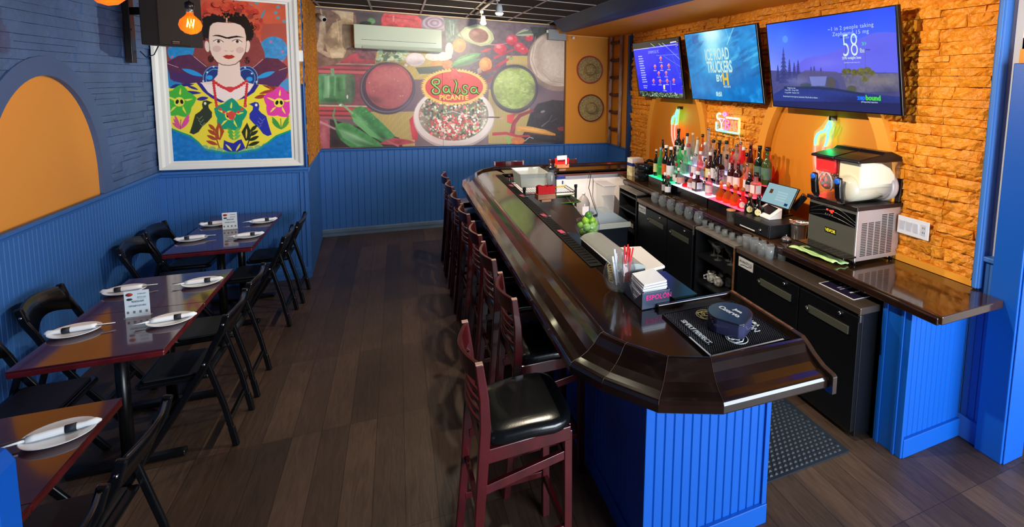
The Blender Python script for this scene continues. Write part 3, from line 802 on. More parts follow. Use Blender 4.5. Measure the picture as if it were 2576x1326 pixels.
# ------------------------------------------------------------------ folding chairs
RES = mat('black_resin', '0a0b0e', .25, coat=.15)
RIV = mat('chrome')
def make_folding():
    t = thing('folding_chair', 'black folding chair', 'chair', (0, 0, 0), 0, 'black folding chairs at the tables')
    def flat(pts, y, w, tk, name, par=t, m=RES):
        mb = MB(); n = len(pts); vs = []
        for i, (x, z) in enumerate(pts):
            a = pts[max(0, i - 1)]; b = pts[min(n - 1, i + 1)]; dx, dz = b[0] - a[0], b[1] - a[1]; l = math.hypot(dx, dz); nx, nz = -dz / l, dx / l
            for (e, f) in ((-1, -1), (1, -1), (1, 1), (-1, 1)): vs.append((x + nx * e * w / 2, y + f * tk / 2, z + nz * e * w / 2))
        fs = [(0, 1, 2, 3)[::-1], tuple(4 * (n - 1) + k for k in range(4))]
        for i in range(n - 1):
            for k in range(4): fs.append((i * 4 + k, i * 4 + (k + 1) % 4, (i + 1) * 4 + (k + 1) % 4, (i + 1) * 4 + k))
        return mb.add(vs, fs).build(name, m, par, bevel=.007, seg=3)
    for s in (-1, 1):
        y = s * .195
        f = flat([(.185, .0), (.02, .26), (-.115, .50), (-.165, .62), (-.205, .70), (-.228, .785)], y, .034, .022, 'front_leg')
        flat([(-.12, .535), (-.19, .25), (-.235, .0)], s * .172, .028, .02, 'rear_leg')
        m2 = MB(); m2.M = Matrix.Translation((-.12, s * .206, .525)) @ Matrix.Rotation(-s * PI / 2, 4, 'X'); m2.lathe([(.009, 0), (.008, .004), (.002, .006)], n=10); m2.build('rivet', RIV, f)
        m2 = MB(); m2.M = Matrix.Translation((-.213, s * .206, .735)) @ Matrix.Rotation(-s * PI / 2, 4, 'X'); m2.lathe([(.008, 0), (.007, .004), (.002, .006)], n=10); m2.build('rivet', RIV, f)
        flat([(-.215, .12), (-.235, .0)], s * .172, .032, .024, 'foot_cap')
    # back panel: curved, with a shallow arch cut below
    n = 14; vs = []
    for i in range(n + 1):
        u = i / n; y = -.19 + .38 * u; b = .030 * math.sin(PI * u); lo = .615 + .055 * math.sin(PI * u); hi = .775 + .018 * math.sin(PI * u)
        for z in (lo, hi):
            xb = -.165 - (z - .62) * .36 - b
            for e in (-.007, .007): vs.append((xb + e, y, z))
    fs = []
    for i in range(n):
        a = i * 4; c = a + 4; fs += [(a, c, c + 1, a + 1), (a + 2, a + 3, c + 3, c + 2), (a, a + 2, c + 2, c), (a + 1, c + 1, c + 3, a + 3)]
    MB().add(vs, fs + [(0, 1, 3, 2), (n * 4, n * 4 + 2, n * 4 + 3, n * 4 + 1)], True).build('backrest', RES, t)
    MB().prism([(-.13, -.17), (.16, -.185), (.185, -.16), (.185, .16), (.16, .185), (-.13, .17)], .425, .45).build('seat', RES, t, bevel=.008)
    MB().prism([(-.10, -.15), (.15, -.16), (.165, -.14), (.165, .14), (.15, .16), (-.10, .15)], .45, .462).build('seat_pad', mat('black_pad', '15171a', .45), t, bevel=.006)
    MB().bar((-.2, -.165, .14), (-.2, .165, .14), .02, .03).build('stretcher', RES, t, bevel=.003)
    MB().bar((.09, -.185, .15), (.09, .185, .15), .02, .03).build('stretcher', RES, t, bevel=.003)
    return t
fc = make_folding(); fck = kids(fc)
FCH = [(-1.10, 3.56, PI, 'black folding chair on the aisle side of the middle table, nearer one, rivet catching light'),
       (-1.10, 4.05, PI, 'black folding chair on the aisle side of the middle table, farther one'),
       (-1.10, 2.38, PI, 'black folding chair on the aisle side of the nearest table, legs splayed'),
       (-1.10, 1.87, PI, 'black folding chair at the bottom edge, closest of all to the camera'),
       (-1.09, 5.10, PI, 'black folding chair on the aisle side of the far table, nearer one'),
       (-1.06, 5.58, PI, 'black folding chair on the aisle side of the far table, against the blue trim'),
       (-1.68, 4.04, 0, 'black folding chair on the wall side of the middle table, wholly seen back'),
       (-1.68, 3.42, 0, 'black folding chair at the left picture edge, wall side of the middle table'),
       (-1.68, 5.16, 0, 'black folding chair on the wall side of the far table, nearer one'),
       (-1.68, 5.60, 0, 'black folding chair on the wall side of the far table, by the corner')]
for i, (x, y, rz, lb) in enumerate(FCH):
    if i == 0: fc.location = (x, y, 0); fc.rotation_euler = (0, 0, rz); fc['label'] = lb
    else: dup(fc, (x, y, 0), rz, lb, ks=fck)

# ------------------------------------------------------------------ dining tables
MAR = mat('maroon_table_top', '40141a', .12, coat=.7, var=(4, .18), stretch=(1, 3, 1))
MARE = mat('maroon_table_edge', '561419', .25, coat=.4, var=(12, .3))
IRON = mat('black_iron', '08090b', .3)
def make_table(w, l):
    t = thing('dining_table', 'square maroon dining table', 'table', (0, 0, 0), 0, 'maroon dining tables along the left wall')
    MB().box(-w / 2, w / 2, -l / 2, l / 2, .742, .750).build('table_top', MAR, t, bevel=.002)
    MB().box(-w / 2, w / 2, -l / 2, l / 2, .712, .7418).build('table_edge', MARE, t, bevel=.006)
    MB().lathe([(.028, .03), (.028, .70)], n=16).build('pedestal', IRON, t)
    mb = MB()
    for a in (0, PI / 2):
        d = Vector((math.cos(a), math.sin(a), 0))
        mb.bar(d * -.24 + Vector((0, 0, .018)), d * .24 + Vector((0, 0, .018)), .05, .03)
    mb.build('base', IRON, t, bevel=.006)
    mb = MB()
    for a in (0, PI / 2):
        d = Vector((math.cos(a), math.sin(a), 0)); mb.bar(d * -.2 + Vector((0, 0, .706)), d * .2 + Vector((0, 0, .706)), .04, .012)
    mb.build('top_bracket', IRON, t)
    return t
tb = make_table(.55, .586); tbk = kids(tb)
TBL = [(-1.335, 3.415, 'maroon square table, near half of the middle pair, the one holding its upright card'), (-1.335, 4.003, 'maroon square table, far half of the middle pair'),
       (-1.335, 2.405, 'maroon square table nearest the camera with one plate in view'), (-1.335, 1.817, 'maroon square table cut off by the bottom left corner of the picture'),
       (-1.335, 5.10, 'maroon square table, near half of the far pair below the portrait'), (-1.335, 5.688, 'maroon square table, far half of the far pair against the portrait wall')]
for i, (x, y, lb) in enumerate(TBL):
    if i == 0: tb.location = (x, y, 0); tb['label'] = lb
    else: dup(tb, (x, y, 0), 0, lb, ks=tbk)

# plates with rolled napkins
PORC = mat('white_porcelain', 'e9edf0', .15, coat=.4)
NAP = mat('white_napkin', 'eef1f4', .8, bump=(60, .3, .002))
def make_plate():
    return tag(MB().lathe([(.0001, .004), (.055, .003), (.05, .0), (.058, .0), (.10, .016), (.101, .019), (.098, .019), (.062, .007), (.0001, .007)], n=40, sx=1.0, sy=.9).build('plate', PORC), 'x', 'plate', 'white plates on the tables')
def make_roll():
    t = thing('napkin_roll', 'x', 'napkin roll', (0, 0, 0), 0, 'rolled napkins lying on the plates')
    m = MB(); prof = [(-.12, .004), (-.105, .014), (-.08, .010), (-.04, .013), (0, .014), (.05, .013), (.07, .012)]
    m.tube([(x, 0, .014) for x, r in prof], [r for x, r in prof], 12); m.build('napkin', NAP, t)
    MB().tube([(-.055, 0, .014), (-.025, 0, .014)], .0145, 12).build('paper_band', mat('dark_band', '1c2430', .6), t)
    MB().tube([(.06, .002, .014), (.10, .004, .013), (.14, .006, .012)], [.006, .004, .0015], 8).build('napkin_corner', NAP, t)
    MB().bar((.05, -.006, .016), (.135, -.014, .014), .008, .002).build('fork_handle', STL, t)
    return t
pl = make_plate(); ro = make_roll(); rok = kids(ro)
PL = [(-1.537, 4.043, 'back left plate on the middle tables, behind the card', .15), (-1.162, 4.033, 'back right plate on the middle tables', PI + .1), (-1.527, 3.479, 'front left plate on the middle tables, by the wall side', .12), (-1.139, 3.458, 'front right plate on the middle tables, by the aisle', PI + .15),
      (-1.153, 2.474, 'largest plate in view, on the nearest table', PI + .25), (-1.50, 5.62, 'back left plate on the far tables, beside the card', .1), (-1.142, 5.60, 'back right plate on the far tables', PI + .2), (-1.531, 5.163, 'front left plate on the far tables', .15), (-1.15, 5.118, 'front right plate on the far tables', PI + .12)]
for i, (x, y, lb, a) in enumerate(PL):
    if i == 0: p_, r_ = pl, ro
    else:
        p_ = pl.copy(); COL.objects.link(p_); r_ = dup(ro, (0, 0, 0), ks=rok)
    p_.location = (x, y, .7505); p_['label'] = 'white ' + lb
    r_.location = (x + (.01 if a < 1 else -.01), y, .7505 + .0085); r_.rotation_euler = (0, 0, a); r_['label'] = 'banded napkin roll on the ' + lb
# upright cards
def card(x, y, z, rz, lb):
    t = thing('table_card', lb, 'table card', (x, y, z), rz, 'upright cards on the tables')
    MB().box(-.052, .052, -.0015, .0015, .002, .150).build('card_sheet', mat('card_white', 'dfe9ee', .3), t)
    MB().box(-.054, .054, -.018, .018, 0, .003).build('card_foot', glass('clear_acrylic', 'ffffff', .9), t)
    f = lambda X, Z: frame((X, -.0022, Z), (1, 0, 0), (0, 0, 1))
    ik = mat('card_ink', '27313c', .6)
    m = MB(); m.M = Matrix.Translation((-.03, -.0017, .130)) @ Matrix.Rotation(PI / 2, 4, 'X'); m.lathe([(.0001, .001), (.015, .001), (.015, 0)], n=20, sy=.65); m.build('red_emblem', mat('card_red', 'a83328', .6), t)
    m = MB(); m.M = Matrix.Translation((-.03, -.0017, .103)) @ Matrix.Rotation(PI / 2, 4, 'X'); m.lathe([(.0001, .001), (.014, .001), (.014, 0)], n=6, sy=.5); m.build('dark_emblem', ik, t)
    m = MB()
    for (x0, x1, z, h) in ((.004, .040, .128, .006), (.002, .040, .110, .004), (.002, .038, .103, .002), (-.022, .030, .084, .010), (-.036, .038, .060, .009)): m.box(x0, x1, -.0023, -.0016, z, z + h)
    m.build('print_lines', mat('card_grey', '6f8a8e', .6, var=(260, .6, 'b8ccd0')), t)
    m = MB()
    for k in range(4): m.box(-.04 + k * .026 - .005, -.04 + k * .026 + .005, -.0023, -.0016, .022, .036)
    m.build('icon_row', mat('card_blue'), t)
    return t
card(-1.322, 3.60, .7505, .02, 'white upright card in the middle of the middle tables')
card(-1.343, 5.424, .7505, .02, 'white upright card in the middle of the far tables')
# ------------------------------------------------------------------ things on the bar
CLR = glass('clear_glass', 'f6fafb', .965)
CLP = glass('clear_plastic', 'e4eaec', .72)
SMOKE = glass('smoky_plastic', '4a4c70', .45)
WPAINT = mat('white_print', 'e8efee', .5)
BKP = mat('black_plastic', '101216', .3)
# black spill mat with raised pattern and lettering
t = thing('spill_mat', 'square black rubber spill mat with white lettering on the near end of the bar', 'bar mat', (1.117, 1.61, ZB), 0)
MW, MH = .40, .412
mb = MB().box(0, MW, 0, MH, 0, .008)
k = 0
for i in range(1, 39):
    for j in range(1, 40):
        x = i * .0102 + (.005 if j % 2 else 0); y = j * .0103
        if x < MW - .006: mb.add([(x - .003, y - .003, .008), (x + .003, y - .003, .008), (x + .003, y + .003, .008), (x - .003, y + .003, .008), (x - .002, y - .002, .012), (x + .002, y - .002, .012), (x + .002, y + .002, .012), (x - .002, y + .002, .012)], [(0, 1, 5, 4), (1, 2, 6, 5), (2, 3, 7, 6), (3, 0, 4, 7), (4, 5, 6, 7)])
mb.build('mat_body', mat('spill_rubber', '0f1012', .4), t)
mb = MB().box(-.004, .0, 0, MH, 0, .012).box(MW, MW + .004, 0, MH, 0, .012).box(0, MW, MH, MH + .004, 0, .012).box(-.004, MW, -.004, 0, 0, .012)
mb.build('mat_rim', mat('spill_rubber'), t)
MB().box(0, MW - .03, -.003, .006, .0122, .0132).box(-.003, .005, 0, .17, .0122, .0132).build('white_edge', WPAINT, t)
f = lambda x, y, z=.0125: frame((x, y, z), (0, -1, 0), (1, 0, 0))
MB().box(.035, .068, .075, .325, .011, .0128).build('letter_panel', BKP, t)
text('lettering', 'SIMPLY PERFECT.', .034, WPAINT, t, f(.052, .20, .0132), .0006, .92, bold=.0006)
text('lettering', 'TEQUILA', .026, WPAINT, t, f(.345, .19, .0132), .0006, 1.0, bold=.0005)
text('lettering', 'PATR\u00d3N', .045, WPAINT, t, f(.305, .185, .0132), .0006, 1.0, bold=.0008)
for cx_, cy2, cm in ((.185, .085, WPAINT), (.185, .325, mat('yellowish_print', 'c9c890', .5))):
    mb = MB()
    mb.tube([(cx_ + .045 * math.cos(a), cy2 + .052 * math.sin(a), .0128) for a in np.linspace(0, 2 * PI, 30, endpoint=False)], .0022, 6, closed=True)
    mb.tube([(cx_ + .025 * math.cos(a) + .008, cy2 + .022 * math.sin(a) + .012, .0130) for a in np.linspace(0, 2 * PI, 20, endpoint=False)], .0018, 6, closed=True)
    mb.tube([(cx_ - .018 + .014 * math.cos(a), cy2 + .012 + .018 * math.sin(a), .0130) for a in np.linspace(0, 2 * PI, 20, endpoint=False)], .0026, 6, closed=True)
    for s in (-1, 1):
        mb.tube([(cx_ + .03, cy2 + s * .01, .013), (cx_ + .005, cy2 + s * .035, .013), (cx_ - .03, cy2 + s * .032, .013), (cx_ - .035, cy2 + s * .005, .013)], .0030, 6)
        mb.tube([(cx_ + .02, cy2, .013), (cx_, cy2 + s * .02, .013), (cx_ - .02, cy2 + s * .004, .013)], .0026, 6)
    mb.build('bee_emblem', cm, t)
# teardrop rimmer case
t = thing('rimmer_case', 'smoky plastic teardrop glass-rimmer case with white lettering, on the spill mat', 'glass rimmer', (1.335, 1.795, ZB + .0135), 0)
pts = []
for i in range(41):
    a = -PI * .68 + i / 40 * PI * 1.36; pts.append((.098 * math.cos(a), .098 * math.sin(a)))
tip = Matrix.Rotation(1.35, 2)
pts = [(-.125, .012), (-.125, -.012)] + pts
pts = [tuple(tip @ Vector(q)) for q in pts]
MB().prism(pts, 0, .062).build('case', SMOKE, t, bevel=.004)
MB().prism([(x * .97, y * .97) for x, y in pts], .002, .026).build('inner_tray', mat('case_inside', '1a1c30', .3), t)
MB().prism([(x * 1.02, y * 1.02) for x, y in pts], .062, .070).build('case_lid', mat('case_lid', '22242c', .25, coat=.3), t, bevel=.003)
text('lettering', 'Jose', .026, WPAINT, t, frame((.035, -.012, .0712), (.18, -.98, 0), (.98, .18, 0)), .0006, 1, bold=.0012)
text('lettering', 'Cuervo', .040, WPAINT, t, frame((-.005, 0, .0712), (.18, -.98, 0), (.98, .18, 0)), .0006, 1, bold=.0012)

# napkin and straw caddy
t = thing('napkin_caddy', 'open black napkin caddy with pink ESPOL\u00d3N lettering on the bar beside the spill mat', 'caddy', (1.05, 2.11, ZB), 0)
CD = mat('caddy_grey', '566076', .3, metal=.3)
mb = MB().box(0, .155, 0, .006, 0, .085).box(0, .155, 0, .30, 0, .006).box(.15, .155, 0, .30, 0, .085)
mb.prism([(.0, .006), (.085, .006), (.02, .09), (.085, .17), (.02, .30), (0, .30)], 0, .005, lambda a, b, c: (c, b, a))
mb.build('caddy_body', CD, t, bevel=.001)
text('lettering', 'ESPOL\u00d3N', .034, mat('pink_print', 'f0308c', .5), t, frame((.090, -.001, .058), (1, 0, 0), (0, 0, 1)), .0006, .95, bold=.0006)
mb = MB()
for k in range(9):
    z = .012 + k * .012; d = (k % 3) * .003
    mb.add([(.010 + d, .01, z), (.145, .012 + d, z + .004), (.145 - d, .15, z + .02), (.012, .15 - d, z + .012), (.010 + d, .01, z + .008), (.145, .012 + d, z + .012), (.145 - d, .15, z + .028), (.012, .15 - d, z + .02)],
           [(0, 3, 2, 1), (4, 5, 6, 7), (0, 1, 5, 4), (1, 2, 6, 5), (2, 3, 7, 6), (3, 0, 4, 7)])
tag(mb.build('napkin_stack', NAP, None, loc=(1.05, 2.115, ZB + .004)), 'thick stack of white cocktail napkins leaning in the black caddy', 'napkins')
g = thing('glass_jar', 'round glass jar full of bagged straws and stirrers behind the napkins', 'jar', (1.045, 2.375, ZB))
MB().lathe([(.001, .003), (.045, .003), (.075, .03), (.088, .08), (.082, .13), (.068, .16), (.072, .175), (.069, .175), (.064, .16), (.078, .13), (.084, .08), (.07, .034), (.04, .008), (.001, .008)], n=28).build('jar_glass', CLR, g)
RED = mat('red_straw', 'e03038', .35, emit=None); WST = mat('paper_sleeve', 'eceaf0', .7); KRAFT = mat('kraft_paper', 'a8874a', .6, var=(30, .5))
rd = random.Random(5)
for k in range(7):
    x = 1.055 + rd.uniform(-.02, .035); y = 2.36 + rd.uniform(-.02, .02); a = rd.uniform(-.035, .035)
    tag(MB().tube([(x, y, ZB + .05), (x + a, y + rd.uniform(-.02, .01), ZB + .235 + rd.uniform(-.02, .02))], .0042, 8).build('red_straw', RED), 'red drinking straw standing in the glass jar', 'straw', 'red straws in the glass jar')
for k in range(8):
    x = 1.03 + rd.uniform(-.02, .05); y = 2.375 + rd.uniform(-.025, .025); a = rd.uniform(-.03, .03)
    tag(MB().bar((x, y, ZB + .04), (x + a, y + .0, ZB + .205 + rd.uniform(-.02, .02)), .009, .002, (0, 1, 0)).build('wrapped_straw', WST), 'white paper-sleeved straw standing in the glass jar', 'straw', 'sleeved straws in the glass jar')
mb = MB()
for k in range(6): mb.tube([(1.0 + .016 * math.cos(a), 2.39 + .004 * k - .01 + .004 * math.sin(a), ZB + .065 + k * .013 + .012 * math.sin(a)) for a in np.linspace(0, 2 * PI, 14, endpoint=False)], .004, 6, closed=True)
tag(mb.build('rolled_picks', KRAFT), 'gold and brown wrapped picks against the left side of the glass jar', 'picks')
t = thing('ice_caddy_box', 'deep black plastic box hooked on the inner edge of the bar behind the napkin caddy', 'box', (1.235, 2.13, .90))
mb = MB().box(0, .13, 0, .006, 0, .145).box(0, .13, .33, .336, 0, .145).box(0, .006, 0, .336, 0, .145).box(.124, .13, 0, .336, 0, .145).box(0, .13, 0, .336, 0, .006)
mb.build('box_shell', mat('green_black_plastic', '1d2a2c', .25), t)
mb = MB().box(-.005, .135, -.004, .34, .145, .150)
mb.build('smoked_lid', mat('smoked_lid', '1c2e28', .15), t)

# garnish tray and cutting board
t = thing('garnish_tray', 'steel garnish tray with rounded see-through lid on the bar behind the lime bowl', 'garnish tray', (1.10, 2.50, ZB), 0)
MB().box(0, .16, 0, .66, 0, .05).build('tray', BKP, t, bevel=.006)
n = 12; vs = []; fs = []
for i in range(n + 1):
    a = PI * i / n
    for y in (.0, .66): vs.append((.08 - .082 * math.cos(a), y, .05 + .034 * math.sin(a)))
for i in range(n): fs.append((2 * i, 2 * i + 1, 2 * i + 3, 2 * i + 2))
fs += [tuple(range(0, 2 * n + 2, 2)), tuple(range(1, 2 * n + 2, 2))[::-1]]
MB().add(vs, fs, False).build('lid', mat('brushed_lid', 'b4bab4', .25, metal=.35), t)
MB().tube([(-.004, .0, .052), (-.004, .66, .052)], .004, 6).build('lid_rim', mat('pale_rim', 'd6dadb', .3), t)
t = thing('cutting_board', 'white plastic cutting board beside the garnish tray', 'cutting board', (0, 0, 0))
MB().prism([(1.28, 2.62), (1.475, 2.66), (1.50, 3.06), (1.30, 3.10)], .985, 1.003).build('board', mat('white_board_plastic', 'ece9e0', .45), t, bevel=.006)
MB().box(1.285, 1.47, 2.68, 3.02, .93, .984).build('board_shelf', BKP, t)

# bowl of limes
BX, BY, BZ = 1.205, 3.33, ZB
t = thing('glass_bowl', 'round glass bowl heaped with green limes on the bar', 'bowl', (BX, BY, BZ))
MB().lathe([(.001, .003), (.04, .002), (.068, .02), (.086, .055), (.088, .09), (.076, .122), (.079, .126), (.0735, .124), (.084, .09), (.082, .057), (.064, .025), (.038, .008), (.001, .008)], n=30).build('bowl_glass', CLR, t)
LIME = mat('lime_skin', '86b32a', .35, bump=(180, .3, .002), var=(9, .22)); LIMED = mat('dark_lime_skin', '3f7a26', .35, bump=(180, .3, .002), var=(9, .22))
LS = [(-.040, -.02, .045), (.005, -.045, .04), (.045, -.01, .045), (.0, .04, .045), (-.045, .0, .088), (-.02, -.045, .086), (.028, -.042, .085), (.052, .005, .09), (.01, .0, .075), (-.018, -.012, .122), (.03, -.005, .12), (.004, .03, .115), (.004, -.008, .158)]
LN = ['at the left bottom of the glass bowl', 'at the front bottom of the glass bowl', 'at the right bottom of the glass bowl', 'at the back bottom of the glass bowl', 'pressed against the left side of the bowl', 'at the front left of the bowl', 'at the front right of the bowl', 'pressed against the right side of the bowl', 'in the middle of the bowl', 'in the top layer, left', 'in the top layer, right', 'in the top layer at the back', 'crowning the heap']
for i, ((x, y, z), ln_) in enumerate(zip(LS, LN)):
    m = MB(); m.M = Matrix.Translation((BX + x, BY + y, BZ + z)) @ Matrix.Rotation(i * 1.1, 4, 'Z') @ Matrix.Rotation(.5 + i, 4, 'X')
    m.lathe([(.0005, -.031), (.006, -.029), (.018, -.022), (.0255, -.008), (.0255, .006), (.019, .020), (.008, .027), (.0005, .031)], n=16)
    tag(m.build('lime', LIMED if i == 12 else LIME), ('dark green lime ' if i == 12 else 'bright green lime ') + ln_, 'lime', 'limes in the glass bowl')

# red napkins in a wooden box, twice; small things along the drip mat
WOOD = mat('pale_wood', 'b87850', .55, var=(10, .2)); REDN = mat('red_napkin', 'e01818', .75, bump=(40, .4, .004))
def napkin_box(x, y, z, rz, lb, lb2, s=1.0):
    t = thing('napkin_holder', lb, 'napkin holder', (x, y, z), rz)
    mb = MB().box(-.085, .085, -.05, -.04, .025, .075).box(-.085, .085, .04, .05, .025, .075).box(-.085, .085, -.05, .05, .025, .033).box(-.085, -.077, -.05, .05, .025, .075).box(.077, .085, -.05, .05, .025, .075)
    mb.build('wooden_box', WOOD, t, bevel=.002)
    MB().box(-.045, .045, -.035, .035, 0, .025).build('wooden_foot', WOOD, t, bevel=.002)
    mb = MB(); rd = random.Random(int(x * 100)); n = 9
    for k in range(n):
        yy = -.034 + .068 * k / (n - 1); a = rd.uniform(-.008, .008); h = rd.uniform(.135, .155)
        vs = []
        for i in range(9):
            u = -.078 + .156 * i / 8
            for (z0, e) in ((.036, 0), (.09, rd.uniform(-.003, .003)), (h + rd.uniform(-.006, .006), a + rd.uniform(-.005, .005))): vs.append((u * (1 + (z0 > .1) * .05), yy + e, z0))
        fs = [(3 * i + j, 3 * i + j + 1, 3 * i + j + 4, 3 * i + j + 3) for i in range(8) for j in range(2)]
        mb.add(vs, fs)
    o = mb.build('napkin_bundle', REDN); so = o.modifiers.new('thick', 'SOLIDIFY'); so.thickness = .003
    o.location = (x, y, z); o.rotation_euler = (0, 0, rz); tag(o, lb2, 'napkins')
napkin_box(1.215, 4.50, ZB, .05, 'small pale wooden napkin holder on the bar in front of the black ice bin', 'bundle of red napkins standing in the pale wooden holder near the middle of the bar')
napkin_box(1.86, 6.12, ZB + .0, .0, 'pale wooden napkin holder on the far bar under the mural', 'bundle of red napkins fanned in the wooden holder on the far bar')
tag(MB().bar((1.78, 6.06, ZB + .16), (1.90, 6.06, ZB + .165), .008, .05).add([(1.885, 6.055, ZB + .19), (1.905, 6.055, ZB + .19), (1.905, 6.055, ZB + .08), (1.885, 6.055, ZB + .08)], [(0, 1, 2, 3)]).build('white_napkin_sheet', NAP), 'folded white napkin draped over the wooden holder on the far bar', 'napkin')
PK = mat('pink_tag', 'e0607a', .5)
for (px, py, lb) in ((1.055, 5.26, 'farthest'), (1.055, 4.75, 'second farthest'), (1.06, 3.98, 'second nearest'), (1.06, 3.48, 'nearest')):
    t = thing('bottle_pour_tag', 'small pink and silver tag on the drip mat, %s of the four' % lb, 'tag', (px, py, ZB + .0102), .1, 'tags along the drip mat')
    MB().box(-.018, .018, -.04, .04, 0, .003).build('pink_card', PK, t)
    MB().lathe([(.0, .0), (.014, 0), (.014, .003), (0, .003)][1:3], (-.004, -.07, 0), 12).build('silver_disc', STL, t)
    MB().bar((.02, -.05, .002), (.045, -.05, .002), .006, .003).build('wire_clip', STL, t)

# behind the far half of the bar
t = thing('speed_rack_panel', 'sloping black panel of the ice bin behind the middle of the bar', 'ice bin', (0, 0, 0))
MB().add([(1.14, 3.6, .985), (1.14, 4.95, .985), (1.56, 4.95, .93), (1.40, 3.6, .93), (1.14, 3.6, .3), (1.14, 4.95, .3), (1.56, 4.95, .3), (1.40, 3.6, .3)], [(0, 1, 2, 3)[::-1], (0, 4, 5, 1), (1, 5, 6, 2), (2, 6, 7, 3), (3, 7, 4, 0), (4, 7, 6, 5)]).build('bin_panel', mat('dark_blue_grey', '1c2431', .3), t)
MB().tube([(1.56, 4.95, .935), (1.40, 3.6, .935)], .008, 8).build('edge_wire', mat('chrome'), t)
t = thing('clear_bin', 'clear plastic food bin at the far corner of the bar', 'plastic bin', (1.155, 5.28, .985))
def bin_shell(w, l, h, inset, m, par, nm='bin_shell'):
    a = [(inset, inset, 0), (w - inset, inset, 0), (w - inset, l - inset, 0), (inset, l - inset, 0)]; b = [(0, 0, h), (w, 0, h), (w, l, h), (0, l, h)]
    c = [(-.012, -.012, h), (w + .012, -.012, h), (w + .012, l + .012, h), (-.012, l + .012, h)]
    q = [(0, 1, 2, 3), (0, 4, 5, 1), (1, 5, 6, 2), (2, 6, 7, 3), (3, 7, 4, 0)] + [(4 + i, 8 + i, 8 + (i + 1) % 4, 4 + (i + 1) % 4) for i in range(4)]
    return MB().add(a + b + c, q).build(nm, m, par)
bin_shell(.30, .42, .155, .02, glass('milky_plastic', 'b9bdb9', .45), t)
t = thing('clear_bin', 'low clear plastic bin with packets under the food bin', 'plastic bin', (1.17, 5.05, .90))
bin_shell(.30, .22, .075, .02, CLP, t)
MB().box(.03, .27, .03, .19, .01, .05).build('packets', mat('pinkish_packets', 'b08a84', .6, var=(30, .5)), t)
t = thing('wire_rack', 'black wire shelf rack holding bins behind the far corner of the bar', 'wire rack', (1.14, 5.02, 0))
for x in (0, .54):
    for y in (0, .75):
        MB().tube([(x, y, 0), (x, y, 1.02)], .013, 10).lathe([(.015, 1.02), (.018, 1.03), (.018, 1.05), (.0, 1.055)], (x, y, 0), 10).build('post', BKP, t)
for z in (.975, .60):
    mb = MB().tube([(0, 0, z), (.54, 0, z), (.54, .75, z), (0, .75, z)], .005, 6, closed=True).tube([(0, 0, z - .03), (.54, 0, z - .03), (.54, .75, z - .03), (0, .75, z - .03)], .004, 6, closed=True)
    for k in range(1, 22): mb.tube([(.54 * k / 22, 0, z), (.54 * k / 22, .75, z)], .002, 4)
    mb.build('wire_shelf', mat('grey_wire', '6a6c70', .3, metal=.8), t)
t = thing('green_tray', 'black tray with green rim behind the red napkins', 'tray', (0, 0, 0))
MB().add([(1.30, 4.98, .93), (1.60, 5.0, .93), (1.62, 5.0, .945), (1.28, 4.96, .945), (1.30, 4.70, .93), (1.60, 4.70, .93), (1.62, 4.68, .945), (1.28, 4.68, .945)], [(0, 1, 5, 4), (0, 3, 2, 1), (4, 5, 6, 7), (0, 4, 7, 3), (1, 2, 6, 5)]).build('tray_floor', mat('tray_black', '0d120d', .3), t)
MB().tube([(1.62, 5.0, .945), (1.28, 4.96, .945), (1.28, 4.68, .945), (1.62, 4.68, .945)], .005, 6, closed=True).build('green_rim', mat('green_rim', '5c8a2a', .4), t)
t = thing('pour_bottle', 'clear upright mixer bottle with black pourer collar beside the food bin', 'bottle', (1.475, 5.24, .985))
MB().lathe([(.045, 0), (.047, .06), (.045, .12), (.034, .17), (.024, .20)], n=20).build('bottle_body', glass('grey_clear', '9aa0a4', .55), t)
MB().lathe([(.026, .20), (.05, .215), (.052, .225), (.03, .23), (.022, .245), (.022, .262), (.0, .265)], n=20).build('black_pourer', BKP, t)
t = thing('salt_box', 'white carton with a blue band on the wire rack', 'carton', (1.535, 5.23, .985), .1)
MB().box(0, .10, 0, .07, 0, .09).build('carton', mat('carton_white', 'e8e6dc', .6), t)
MB().box(-.001, .101, -.001, .071, .088, .115).build('blue_band', mat('carton_blue', '1c2a7a', .5), t)
MB().box(-.0015, .1015, -.0015, .0, .0, .018).build('yellow_band', mat('carton_yellow', 'd8b850', .5), t)
MB().box(.06, .075, -.0015, 0, .035, .07).build('dark_figure', mat('carton_blue'), t)
t = thing('plastic_jug', 'clear gallon jug with a white label by the white board', 'jug', (1.98, 5.62, .5505))
MB().lathe([(.075, 0), (.078, .02), (.078, .14), (.06, .19), (.035, .225), (.018, .24), (.018, .255)], n=24).build('jug_body', glass('jug_plastic', 'b4acac', .5), t)
MB().lathe([(.019, .252), (.021, .253), (.021, .272), (.0, .274)], n=16).build('jug_cap', mat('jug_cap', 'c9c0c0', .5), t)
MB().box(-.04, .04, -.081, -.078, .02, .12).build('jug_label', mat('jug_label', 'e8dcdc', .6), t)
t = thing('storage_tub', 'clear lidded storage tub standing on the drainboard by the far shelf unit', 'storage tub', (2.235, 5.60, .5505))
bin_shell(.14, .30, .33, .01, glass('tub_plastic', 'f0f0f0', .82), t)
MB().box(-.012, .152, -.012, .312, .33, .342).build('tub_lid', mat('tub_lid', 'a8a4a8', .4), t, bevel=.005)
t = thing('sink_unit', 'low bar sink with a blue-grey ribbed drainboard behind the far bar', 'sink', (0, 0, 0))
MB().box(1.76, 2.36, 5.17, 5.95, .0, .52).build('sink_body', mat('dark_sink', '151a22', .3), t)
MB().box(1.74, 2.38, 5.15, 5.95, .52, .55).build('drainboard', mat('blue_grey_board', '6f8296', .4), t, bevel=.01)
MB().box(1.74, 2.38, 5.135, 5.155, .50, .555).build('front_lip', mat('cream_lip', 'c8c8b8', .4), t)
mb = MB()
